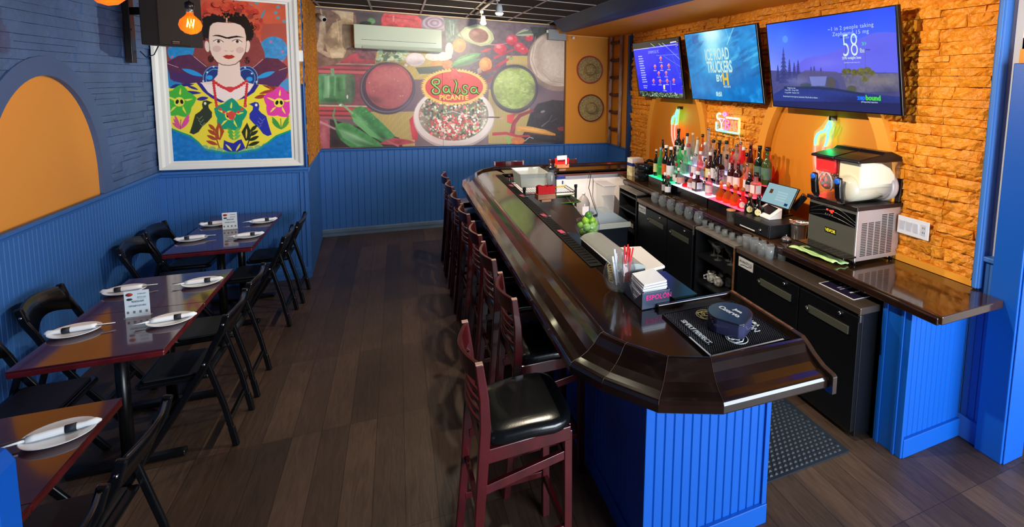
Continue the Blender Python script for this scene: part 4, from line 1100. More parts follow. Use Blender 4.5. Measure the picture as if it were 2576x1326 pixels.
for k in range(12): mb.box(1.80, 2.06, 5.2 + k * .03, 5.208 + k * .03, .55, .554)
mb.build('board_ribs', mat('rib_grey', '9aa6b0', .4), t)
tag(MB().tube([(2.20, 6.015, 1.0), (2.205, 6.0, .95), (2.17, 5.97, .80), (2.205, 5.95, .66), (2.18, 5.75, .575), (2.15, 5.6, .565), (2.10, 5.50, .565)], .005, 8).tube([(2.10, 5.5, .568), (2.06, 5.48, .568)], .014, 8).build('power_cord', BKP), 'black power cord hanging over the inner lip of the far bar', 'cord')
tag(MB().box(1.12, 1.42, 2.12, 3.58, .0, .86).build('underbar_cabinet', mat('black_laminate', '101114', .4)), 'black underbar cabinet behind the near part of the bar', 'cabinet')

# ------------------------------------------------------------------ things on the back counter
ZC2 = .953
t = thing('slush_machine', 'steel two-tank slush machine with red and cream drinks on the back counter', 'slush machine', (2.71, 2.325, ZC2), 0)
GST = mat('grey_steel', '6f6f6b', .3, metal=.85); PST = mat('pinkish_steel', 'b9aaa4', .35, metal=.6)
for (x, y) in ((.03, .03), (.38, .03), (.03, .39), (.38, .39)): MB().lathe([(.014, 0), (.014, .028)], (x, y, 0), 12).build('foot', BKP, t)
MB().box(.0, .41, 0, .43, .028, .372).build('body', PST, t, bevel=.004)
MB().box(-.004, .0, .008, .422, .034, .372).build('front_panel', mat('dark_front', '55564f', .3, metal=.2), t)
MB().box(-.006, -.004, .008, .422, .255, .345).build('black_stripe', mat('gloss_black', '08080a', .1, coat=.5), t)
mb = MB()
for k in range(3): mb.tube([(-.0065, .41 - i * .04, .262 + k * .02 + .05 * math.sin(i * .33) * (.5 + .3 * k)) for i in range(11)], .0018, 5)
mb.build('silver_lines', STL, t)
mb = MB()
for q in ((.255, .325), (.225, .322), (.215, .313), (.205, .325)): mb.box(-.0078, -.006, q[0] - .009, q[0] + .007, q[1] - .006, q[1] + .006)
mb.build('red_display', emis('red_led', 'ff2a1a', 4), t)
mb = MB()
for k in range(4): mb.sphere((-.008, .265 - k * .02, .293), .005, 8, 6)
mb.build('buttons', STL, t)
MB().box(-.006, -.004, .165, .265, .165, .20).build('name_plate', BKP, t)
text('name_text', 'VEVOR', .030, mat('yellow_print', 'e8e23a', .5), t, frame((-.0066, .215, .182), (0, -1, 0), (0, 0, 1)), .0006, .95, bold=.0008)
mb = MB()
for c in range(5):
    for r in range(24):
        if r > 19 and c < 3: continue
        x = .045 + c * .062; z = .06 + r * .0115; mb.box(x, x + .048, -.0015, .0005, z, z + .006)
mb.build('side_vents', mat('vent_dark', '241c1a', .6), t)
mb = MB().box(-.125, -.006, -.02, .41, .062, .074)
mb.build('drip_tray', mat('gloss_black'), t, bevel=.004)
mb = MB()
for k in range(2):
    for r in range(5):
        for c in range(4): mb.box(-.112 + r * .02, -.104 + r * .02, .03 + k * .20 + c * .04, .05 + k * .20 + c * .04, .074, .0755)
mb.build('tray_slots', STL, t)['kind'] = 'stuff'
mb = MB().prism([(-.02, -.012), (.44, -.012), (.44, .442), (-.02, .442)], .372, .40)
mb.build('top_deck', mat('brown_black', '1e1414', .3), t, bevel=.004)
MB().prism([(.38, .40), (.44, .40), (.44, .56), (.425, .61), (.405, .63), (.40, .58)], .0, .42, lambda a, b, c: (a, c, b)).build('rear_housing', mat('brown_black'), t, bevel=.006)
def tank(y0, mfill, mlow, nm, full):
    yc = y0 + .108
    w = .098
    TC = glass('tank_clear', 'fafcfc', .975)
    # clear hopper over a clear drum
    hop = [(.01, .60), (.01, .50), (.33, .50), (.375, .58), (.395, .69), (.0, .69)]
    h = MB().prism(hop, yc - w, yc + w, lambda a, b, c: (a, c, b)).build('tank_shell', TC, t, bevel=.012)
    m = MB(); m.M = Matrix.Translation((.0, yc, .502)) @ Matrix.Rotation(PI / 2, 4, 'Y')
    m.lathe([(.0001, -.045), (.04, -.042), (.075, -.028), (.093, -.005), (.097, .02), (.097, .35)], n=32); m.build('drum_shell', TC, h)
    m = MB(); m.M = Matrix.Translation((.0, yc, .502)) @ Matrix.Rotation(PI / 2, 4, 'Y')
    m.lathe([(.0001, -.036), (.036, -.033), (.068, -.020), (.086, .003), (.090, .02), (.090, .345)] if full else [(.0001, .0), (.03, .01), (.05, .04), (.05, .30), (.02, .345)], n=32); m.build('drum_drink', mlow, t)
    if not full:
        mb = MB().tube([(.0, yc, .50), (.34, yc, .50)], .012, 10)
        for k in range(6): mb.tube([(.03 + k * .05 + .012 * math.cos(a), yc + .075 * math.cos(a), .50 + .075 * math.sin(a)) for a in np.linspace(0, PI * 1.2, 9)], .006, 6)
        mb.build('auger', mat('auger_white', 'd8ccd4', .4), t)
    m = MB(); m.M = Matrix.Translation((.345, yc, .502)) @ Matrix.Rotation(PI / 2, 4, 'Y')
    m.lathe([(.097, -.03), (.106, -.02), (.106, -.008), (.099, .0), (.105, .008), (.105, .03)], n=32); m.build('drum_ring', mat('pale_ring', 'b8aca8', .3), t)
    if full: hp = [(.018, .59), (.018, .51), (.325, .51), (.352, .555), (.352, .590), (.30, .640), (.22, .674), (.13, .684), (.018, .684)]
    else: hp = [(.018, .61), (.018, .575), (.355, .585), (.385, .685), (.01, .685)]
    MB().prism(hp, yc - w + .007, yc + w - .007, lambda a, b, c: (a, c, b)).build('drink', mfill, t, bevel=.012)
    ld = [(-.025, .682), (-.02, .700), (.10, .722), (.19, .734), (.22, .752), (.29, .752), (.33, .738), (.41, .712), (.418, .682)]
    MB().prism(ld, yc - w - .008, yc + w + .008, lambda a, b, c: (a, c, b)).build('tank_lid', mat('gloss_lid', '0a0808', .32), t, bevel=.010)
    MB().prism([(-.088, .575), (-.062, .582), (-.052, .50), (-.035, .43), (-.045, .40), (-.080, .44), (-.092, .52)], yc - .024, yc + .024, lambda a, b, c: (a, c, b)).build('tap_lever', mat('gloss_lid'), t, bevel=.010)
    m = MB(); m.M = Matrix.Translation((-.086, yc, .555)) @ Matrix.Rotation(-PI / 2, 4, 'Y'); m.lathe([(.020, 0), (.020, .010), (.014, .013), (0.0001, .013)], n=20); m.build('blue_button', mat('blue_button', '1f5fc8', .3), t)
    MB().box(-.06, -.02, yc - .014, yc + .014, .402, .45).build('tap_spout', TC, t)
CREAM = mat('cream_slush', 'e2d6b8', .6); REDS = mat('red_slush', 'f01018', .3, bump=(12, .8, .01))
tank(.00, CREAM, mat('cream_slush_dimmed', 'c4b8a0', .55), 'near', True)  # drum slush darkened in colour to offset the window light on it
tank(.215, REDS, glass('rosy_clear', 'c8b0b4', .6), 'far', False)
# towel, pot, bell
mb = MB(); n = 14; vs = []
for i in range(n + 1):
    for j in range(n + 1):
        u, v = i / n, j / n
        x = 2.545 + .15 * u + .03 * v * (1 - u); y = 2.76 - .38 * v - .03 * u
        z = ZC2 + .006 + .008 * abs(math.sin(7 * u + 3 * v)) + .005 * math.sin(11 * v + 2 * u) ** 2 + (.008 if u < .3 else 0)
        vs.append((x + .006 * math.sin(9 * v), y + .006 * math.sin(8 * u), z))
fs = [(i * (n + 1) + j, (i + 1) * (n + 1) + j, (i + 1) * (n + 1) + j + 1, i * (n + 1) + j + 1) for i in range(n) for j in range(n)]
o = MB().add(vs, fs, True).build('bar_towel', mat('lime_towel', 'b8d890', .9, bump=(90, .6, .004), var=(14, .12))); so = o.modifiers.new('t', 'SOLIDIFY'); so.thickness = .006; so.offset = -1
tag(o, 'pale green folded bar towel on the counter in front of the slush machine', 'towel')
tag(MB().lathe([(.001, .002), (.055, .002), (.058, .006), (.060, .10), (.064, .105), (.064, .118), (.072, .124), (.074, .13), (.071, .131), (.062, .122), (.058, .105), (.055, .01), (.001, .008)], (2.80, 2.94, ZC2), 30).build('steel_pot', mat('polished_steel', 'd4d4d4', .12, metal=.9)), 'small polished steel pot left of the slush machine', 'pot')
t = thing('service_bell', 'small silver service bell between the cash drawer and the steel pot', 'bell', (2.665, 2.925, ZC2))
MB().lathe([(.042, 0), (.042, .006), (.036, .008)], n=24).build('bell_base', BKP, t)
MB().lathe([(.038, .010), (.034, .022), (.022, .033), (.006, .038), (.004, .046), (.006, .05), (.0005, .052)], n=24).build('bell_dome', mat('polished_steel'), t)
# cash drawer, terminal, monitor
t = thing('cash_drawer', 'black metal cash drawer on the back counter', 'cash drawer', (2.565, 3.00, ZC2))
MB().box(0, .42, 0, .46, .004, .105).build('drawer_case', mat('drawer_black', '141519', .4), t, bevel=.003)
f_ = MB().box(-.006, .0, .01, .45, .012, .098).build('drawer_front', mat('drawer_black'), t, bevel=.002)
MB().box(-.009, -.006, .17, .36, .018, .026).build('media_slot', mat('slot_white', 'd8d8d8', .4), f_)
m = MB(); m.M = Matrix.Translation((-.006, .10, .05)) @ Matrix.Rotation(-PI / 2, 4, 'Y'); m.lathe([(.012, 0), (.012, .006), (.003, .02)], n=12); m.build('drawer_lock', mat('chrome'), f_)
MB().box(-.007, -.006, .36, .42, .088, .094).build('drawer_badge', STL, f_)
t = thing('card_terminal', 'white card reader terminal with a black screen on the cash drawer', 'card terminal', (2.60, 3.02, ZC2 + .106), 0)
TQ = [Vector(v) - Vector((2.60, 3.02, ZC2 + .106)) for v in [(2.6883, 3.3793, 1.075), (2.6749, 3.1396, 1.075), (2.8258, 3.1645, 1.135), (2.8578, 3.391, 1.135)]]
TB = [Vector((v.x, v.y, 0.0)) for v in TQ]; TB[2] = TB[2] + Vector((-.03, -.03, 0)); TB[3] = TB[3] + Vector((-.03, -.03, 0))
MB().add(TB + TQ, [(3, 2, 1, 0), (4, 5, 6, 7), (0, 1, 5, 4), (1, 2, 6, 5), (2, 3, 7, 6), (3, 0, 4, 7)]).build('terminal_body', mat('white_plastic', 'eef0f2', .3), t, bevel=.004)
tc = (TQ[0] + TQ[1] + TQ[2] + TQ[3]) / 4; nn = (TQ[1] - TQ[0]).cross(TQ[3] - TQ[0]).normalized()
if nn.z < 0: nn = -nn
SQ = [tc + (v - tc) * .66 + (TQ[2] - TQ[1]) * .06 for v in TQ]
MB().add([v + nn * .0005 for v in SQ] + [v + nn * .003 for v in SQ], [(0, 1, 2, 3), (7, 6, 5, 4), (0, 4, 5, 1), (1, 5, 6, 2), (2, 6, 7, 3), (3, 7, 4, 0)]).build('black_screen', mat('terminal_screen', '0a0a0e', .25), t)
tag(MB().tube([(2.80, 3.05, ZC2 + .125), (2.84, 2.96, ZC2 + .115), (2.88, 2.88, ZC2 + .14), (2.95, 2.79, ZC2 + .14), (2.99, 2.775, ZC2 + .02)], .004, 8).build('white_cable', mat('white_plastic')), 'white cable running from the card terminal to behind the slush machine', 'cable')
t = thing('pos_monitor', 'tilted till screen with a pale blue display above the cash drawer', 'monitor', (0, 0, 0), 0)
tl, tr, bl = Vector((2.930, 3.471, 1.296)), Vector((2.880, 3.052, 1.318)), Vector((2.840, 3.469, 1.133))
br = tr + bl - tl
ux = (tr - tl).normalized(); uy = (tl - bl).normalized(); uz = ux.cross(uy).normalized()
if uz.x > 0: uz = -uz
def slab(name, tl, tr, br, bl, n, off0, off1, mt, par, grow=0.0, bevel=.003):
    c = (tl + tr + br + bl) / 4; q = [p + (p - c).normalized() * grow for p in (tl, tr, br, bl)]
    return MB().add([tuple(p + n * off0) for p in q] + [tuple(p + n * off1) for p in q], [(0, 1, 2, 3), (7, 6, 5, 4), (0, 4, 5, 1), (1, 5, 6, 2), (2, 6, 7, 3), (3, 7, 4, 0)]).build(name, mt, par, bevel=bevel)
slab('screen_frame', tl, tr, br, bl, uz, -.014, 0, BKP, t, .004)
slab('screen', tl, tr, br, bl, uz, .0, .002, emis('till_screen', '9fc6cf', .85), t, -.014, 0)
def on_scr(u0, u1, v0, v1, nm, mt, off=.0035):
    g = lambda u, v: tl + (tr - tl) * u + (bl - tl) * v
    return slab(nm, g(u0, v0), g(u1, v0), g(u1, v1), g(u0, v1), uz, .0022, off, mt, t, 0, 0)
on_scr(.18, .28, .30, .50, 'screen_logo', emis('brown_logo', '7a4a30', .6))
for k in range(4): on_scr(.45, .78, .32 + k * .12, .39 + k * .12, 'screen_button', emis('till_button', 'b4d4dc', .85))
on_scr(.80, .90, .78, .90, 'screen_key', emis('till_key', '1c4a7a', .7))
MB().box(2.92, 2.96, 3.24, 3.31, ZC2 + .107, 1.26).box(2.87, 2.98, 3.20, 3.36, ZC2 + .1055, ZC2 + .115).build('monitor_stand', BKP, t, bevel=.004)
MB().bar((2.90, 3.12, 1.14), (2.96, 3.06, 1.26), .08, .05).build('printer_arm', BKP, t, bevel=.01)
tag(MB().tube([(2.9, 2.86, ZC2 + .01), (2.93, 2.85, 1.05), (2.97, 2.82, 1.09), (3.0, 2.80, 1.05), (3.0, 2.79, .97)], .004, 8).build('black_cable', mat('dark_red_cable', '3a1210', .4)), 'dark looped cable between the till screen and the slush machine', 'cable')
# hourglass-shaped glass with wooden lid
t = thing('hourglass_jar', 'hourglass-shaped glass with a pale wooden lid at the counter edge under the riser', 'glass', (2.60, 3.55, ZC2))
MB().lathe([(.030, 0), (.034, .004), (.012, .045), (.034, .088), (.036, .092)], n=20).build('glass_body', CLR, t)
MB().lathe([(.036, 0), (.037, .09)], n=20).build('outer_glass', CLR, t)
MB().lathe([(.038, .092), (.040, .094), (.040, .104), (.0, .106)], n=20).build('wooden_lid', mat('lid_wood', 'c88a5a', .5), t)
# far end of the counter
t = thing('cooking_pot', 'squat black pot at the far end of the back counter', 'pot', (2.74, 5.54, ZC2))
MB().lathe([(.001, .0), (.12, .0), (.125, .01), (.125, .085), (.118, .10), (.128, .105), (.128, .19), (.118, .20), (.0, .205)], n=32).build('pot_body', mat('black_pot', '15181a', .2, coat=.3), t)
MB().tube([(.0, .0, .21), (.06, .02, .235), (.11, -.03, .22)], .018, 8).build('pot_knob', BKP, t)
tag(MB().tube([(2.80, 5.45, 1.175), (2.86, 5.42, 1.21), (2.90, 5.40, 1.30), (2.905, 5.395, 1.36)], [.006, .006, .007, .007], 8).build('ladle', STL), 'steel ladle standing behind the black pot', 'ladle')
tag(MB().tube([(2.905, 5.395, 1.36), (2.90, 5.40, 1.46)], .013, 10).build('ladle_grip', BKP), 'black grip of the upright ladle behind the pot', 'ladle')
t = thing('carton_stack', 'two small cartons stacked, blue, white and yellow, left of the black pot', 'cartons', (2.68, 5.78, ZC2), .1)
MB().box(0, .16, 0, .13, 0, .125).build('lower_carton', mat('yellowish_carton', 'c0b890', .6, var=(25, .3)), t)
MB().box(0, .16, 0, .13, .126, .165).build('carton_band', mat('carton_blue'), t)
MB().box(.0, .16, 0, .13, .166, .225).build('upper_carton', mat('carton_white'), t)

# ------------------------------------------------------------------ glasses below the counter
def tumbler(r0, r1, h, n=16): return MB().lathe([(r0 * .8, .002), (r0, 0), (r1, h), (r1 - .002, h), (r0 - .003, .008), (.001, .008)], n=n)
GT = glass('tumbler_glass', 'f4f8fa', .92, .05)
STEM = MB().lathe([(.028, .0), (.045, .03), (.048, .06), (.036, .11), (.034, .112), (.046, .06), (.043, .032), (.026, .004), (.001, .004)], n=16).build('stemless_glass', GT)
SHOT = tumbler(.020, .025, .062, 12).build('shot_glass', GT)
TUM = tumbler(.030, .036, .105).build('tumbler', GT)
MUG = MB().lathe([(.030, .0), (.036, .006), (.036, .075), (.033, .075), (.032, .008), (.001, .008)], n=14).build('glass', GT)
ORD = ['first', 'second', 'third', 'fourth', 'fifth', 'sixth', 'seventh', 'eighth', 'ninth', 'tenth', 'eleventh']
ORM = [', middle shelf', ', bottom shelf', ', top shelf']
def spread(o, pos, labels, cat, grp):
    for i, (x, y, z) in enumerate(pos):
        c = o if i == 0 else o.copy()
        if i: COL.objects.link(c)
        c.location = (x, y, z); tag(c, labels + ', ' + ORD[i] + ' from the far end' if len(pos) > 3 else labels + ORM[i], cat, grp)
spread(STEM, [(2.51 + (k % 2) * .10, 4.80 - k * .088, .8425) for k in range(11)], 'stemless wine glass on top of the farther cooler', 'glass', 'stemless glasses on the farther cooler')
spread(SHOT, [(2.50 + (k % 2) * .06, 3.80 - k * .052, .8425) for k in range(11)], 'small shot glass in the row above the shelf unit', 'shot glass', 'shot glasses above the shelf unit')
spread(TUM, [(2.485 + (k % 2) * .078, 3.17 - k * .046, .8425) for k in range(8)], 'tall clear tumbler in the row on the nearer cooler', 'glass', 'tumblers on the nearer cooler')
# shelf unit contents
def goblet(x, y, z, lb):
    t = thing('margarita_glass', lb, 'glass', (x, y, z), 0, 'stemmed glasses in the shelf unit')
    MB().lathe([(.036, 0), (.006, .008), (.005, .06), (.022, .075), (.026, .095), (.056, .125), (.060, .145), (.057, .145), (.022, .10)], n=20).build('glass_bowl_and_stem', CLR, t)
for k, (x, y) in enumerate(((2.56, 3.72), (2.52, 3.60), (2.60, 3.55), (2.62, 3.68), (2.56, 3.46))):
    goblet(x, y, .60, 'wide stemmed cocktail glass on the upper shelf of the unit, ' + ('back left', 'front left', 'centre', 'back', 'right')[k])
WM = mat('patterned_mug', 'c8ccd0', .3, var=(30, .8, 'f4f4f0'))
for k, (x, y) in enumerate(((2.53, 3.70), (2.54, 3.60), (2.62, 3.66), (2.62, 3.55))):
    t = thing('ceramic_mug', ('white patterned face mug at the front left of the middle shelf', 'white patterned face mug at the front right of the middle shelf', 'grey patterned mug behind the left white mug', 'grey patterned mug behind the right white mug')[k], 'mug', (x, y, .36), 0, 'mugs on the middle shelf')
    MB().lathe([(.030, 0), (.042, .02), (.044, .05), (.036, .085), (.040, .095), (.036, .095), (.032, .08), (.04, .05), (.001, .01)], n=16).build('mug_body', WM if k < 2 else mat('grey_mug', '8f979c', .3, var=(30, .6)), t)
    MB().tube([(-.03, .02, .03), (-.06, .03, .035), (-.062, .03, .06), (-.03, .02, .07)], .007, 6).build('mug_handle', WM, t)
spread(MUG, [(2.55, 3.36, .36), (2.53, 3.42, .14), (2.56, 3.34, .60)], 'clear glass mug standing in the black shelf unit', 'glass mug', 'clear mugs in the shelf unit')
t = thing('shelf_box', 'small grey box on the upper shelf of the far shelf unit', 'box', (2.50, 5.3, .398))
MB().box(0, .15, 0, .16, 0, .09).build('box_body', BKP, t); MB().box(-.001, .0, .02, .14, .02, .07).build('box_label', mat('box_label', '7a7a78', .5), t)
# menu sheet on the cooler
t = thing('menu_sheet', 'dark printed menu in a white-edged sleeve lying on the nearer cooler', 'menu', (2.485, 2.115, .8425), 0)
MB().box(0, .225, 0, .285, 0, .002).build('sleeve', mat('sleeve_white', 'dfe2ea', .3), t)
MB().box(.006, .219, .006, .279, .002, .0028).build('menu_print', mat('menu_navy', '1e1a30', .25), t)
m = MB().lathe([(.016, .0028), (.016, .0034), (.0001, .0034)], (.15, .055, 0), 20); m.build('pink_dot', mat('pink_dot', 'b0486a', .5), t)
mb = MB()
for (x0, x1, y) in ((.05, .13, .17), (.045, .15, .145), (.11, .13, .21)): mb.box(x0, x1, y, y + .012, .0028, .0032)
mb.build('print_lines', mat('menu_grey', '8a88a0', .5), t)
text('menu_title', 'MICHELOB', .022, WPAINT, t, frame((.115, .085, .0031), (1, 0, 0), (0, 1, 0)), .0003, 1, bold=.0006)
# ------------------------------------------------------------------ lit bottle risers and bottles
def riser(name, label, y0, y1, tiers, mts, z0=.953):
    t = thing(name, label, 'bottle riser', (0, 0, 0))
    for i, ((x0, x1, z), m) in enumerate(zip(tiers, mts)):
        MB().box(x0, x1, y0, y1, z0, z - .008).build('step', mat('black_acrylic', '08080c', .15), t)
        MB().box(x0 - .001, x1, y0 - .001, y1 + .001, z - .008, z).build('lit_top', m, t)
    return t
GRL = emis('green_led', '30f090', 2.2); WHL = emis('white_led', 'e8e0ff', 2.6); RDL = emis('red_led_step', 'ff3850', 5.0); PUL = emis('violet_led', 'c8b8ff', 3.6)
TI = [(2.66, 2.78, 1.06), (2.781, 2.90, 1.16), (2.901, 3.02, 1.26)]
riser('bottle_riser', 'three-step bottle riser glowing green at its far end', 4.72, 5.27, TI, [GRL, emis('green_led_dim', '30f090', 1.2), GRL])
riser('bottle_riser', 'three-step bottle riser glowing white and violet in the middle', 4.02, 4.70, TI, [WHL, PUL, PUL])
riser('bottle_riser', 'three-step bottle riser glowing red nearest the till', 3.48, 4.00, TI, [RDL, RDL, emis('red_led_dim', 'ff3048', 3.0)])
BG = {'dark': mat('dark_bottle', '080a08', .08, coat=.6), 'green': glass('green_bottle', '6fe09a', .7), 'dgreen': mat('deep_green_bottle', '0c1e10', .1, coat=.5), 'clear': glass('clear_bottle', 'e6ecf0', .86),
      'amber': glass('amber_bottle', 'f09038', .78), 'red': glass('red_and_red_lit_bottle', 'f83848', .7), 'maroon': mat('maroon_bottle', '3a0c10', .1, coat=.5), 'black': mat('black_bottle', '0a0808', .12, coat=.6),  # red and pink tints partly paint the steps' red glow onto clear bottles
      'olive': mat('olive_bottle', '3a4a1c', .12, coat=.5), 'pink': glass('pink_and_red_lit_bottle', 'f8a8a8', .72), 'white': mat('frosted_white', 'c8cfc8', .4), 'brown': mat('brown_bottle', '3a1c0c', .1, coat=.5)}
LB = {'cream': mat('label_cream', 'e0d49a', .6), 'white': mat('label_white', 'e4dee0', .6), 'orange': mat('label_orange', 'e0602a', .6), 'pinkl': mat('label_pink', 'd8a898', .6), 'blue': mat('label_blue', '6f86a8', .6), 'blackl': mat('label_black', '1a1a1c', .6, var=(60, 3.0, 'd0d0d0')),
      'tan': mat('label_tan', 'b08a50', .6), 'land': mat('label_landscape', '6f88a0', .6, var=(20, .3, '4a7a3a')), 'grey': mat('label_grey', 'a8a8b0', .6)}
CP = {'cork': mat('cap_cork', 'd8b890', .6), 'black': BKP, 'white': mat('cap_white', 'e8e4e0', .4), 'red': mat('cap_red', 'a03030', .4), 'steel': STL, 'gold': mat('cap_gold', 'd0884a', .35), 'blue': mat('cap_blue', '8aa0c0', .4), 'wood': mat('cap_wood', 'a05a3a', .5)}
def prof(kind, r, h):
    if kind == 'wine': return [(.001, .0), (r * .92, 0), (r, .008), (r, h * .58), (r * .85, h * .66), (r * .42, h * .74), (r * .38, h * .80), (r * .38, h)]
    if kind == 'std': return [(.001, 0), (r * .94, 0), (r, .008), (r, h * .62), (r * .9, h * .68), (r * .42, h * .78), (r * .36, h * .82), (r * .36, h)]
    if kind == 'cone': return [(.001, 0), (r, 0), (r, h * .25), (r * .75, h * .5), (r * .38, h * .8), (r * .34, h)]
    if kind == 'squat': return [(.001, 0), (r * .9, 0), (r, .01), (r * 1.0, h * .35), (r * .8, h * .55), (r * .35, h * .68), (r * .3, h)]
    if kind == 'globe': return [(.001, 0), (r * .5, 0), (r * .85, h * .1), (r, h * .28), (r * .85, h * .46), (r * .3, h * .58), (r * .26, h * .62), (r * .26, h)]
    return [(.001, 0), (r, 0), (r, h * .7), (r * .7, h * .76), (r * .4, h * .8), (r * .38, h)]
def bottle(x, y, z, h, r, kind, col, lab, cap, desc):
    r = r * 1.08 if kind in ('squat', 'globe', 'square') else min(r * 1.27, .046)
    capb = .018 if cap in ('cork', 'steel') else .028
    if kind == 'squat' or kind == 'globe': capb = .04
    t = thing('bottle', desc, 'bottle', (x, y, z + .0005), 0, 'bottles on the lit risers')
    hb = h - capb; n = 6 if kind == 'hex' else 18
    p = prof(kind, r, hb)
    if kind == 'square':
        m = MB(); q = [(.001, 0), (r * 1.25, 0), (r * 1.25, hb * .62), (r * 1.1, hb * .68), (r * .5, hb * .74), (r * .45, hb)]
        m.M = Matrix.Rotation(PI / 4, 4, 'Z'); m.lathe(q, n=4, smooth=False); b = m.build('bottle_body', BG[col], t, bevel=.004)
    else: b = MB().lathe(p, n=n).build('bottle_body', BG[col], t)
    rn = p[-1][0] if kind != 'square' else r * .45
    if cap in ('gold', 'wood') and kind in ('squat', 'globe', 'cone'): MB().sphere((0, 0, hb + .016), .021, 14, 10).build('ball_stopper', CP[cap], t)
    else: MB().lathe([(rn + .002, -.004), (rn + .0035, 0), (rn + .0035, capb), (0.0001, capb + .001)], (0, 0, hb), 14).build('cap', CP[cap], t)
    if lab:
        # label wrapped round the camera-facing half of the body
        z0, z1 = hb * .16, hb * .50; rr = r + .0008
        if kind in ('squat', 'globe'): z0, z1 = hb * .12, hb * .38
        if kind == 'square':
            c, s_ = -1, 0
            MB().box(-r * .9 - .0012, -r * .9, -r * .7, r * .7, z0, z1 * 1.1).box(-r * .7, r * .7, -r * .9 - .0012, -r * .9, z0, z1 * 1.1).build('label', LB[lab], t)
        elif kind == 'squat' and col in ('red', 'black'):
            vs = [(rr * 1.01 * math.cos(4.0), rr * 1.01 * math.sin(4.0), (z0 + z1) / 2)] + [(rr * 1.008 * math.cos(4.0 + .52 * math.cos(q * PI / 9)), rr * 1.008 * math.sin(4.0 + .52 * math.cos(q * PI / 9)), (z0 + z1) / 2 + .027 * math.sin(q * PI / 9)) for q in range(18)]
            MB().add(vs, [(0, 1 + q, 1 + (q + 1) % 18) for q in range(18)]).build('label', LB[lab], t)
        else:
            vs = []; k = 10
            for i in range(k + 1):
                a = PI * .72 + (PI * .95) * i / k
                for zz in (z0, z1): vs.append((rr * math.cos(a), rr * math.sin(a), zz))
            MB().add(vs, [(2 * i, 2 * i + 2, 2 * i + 3, 2 * i + 1) for i in range(k)], True).build('label', LB[lab], t)
    return t
TZ = {'C': (2.60, .953), 'F': (2.72, 1.06), 'M': (2.84, 1.16), 'B': (2.96, 1.26), 'B2': (2.935, 1.26), 'B3': (2.985, 1.26), 'D': (2.70, 1.0585)}
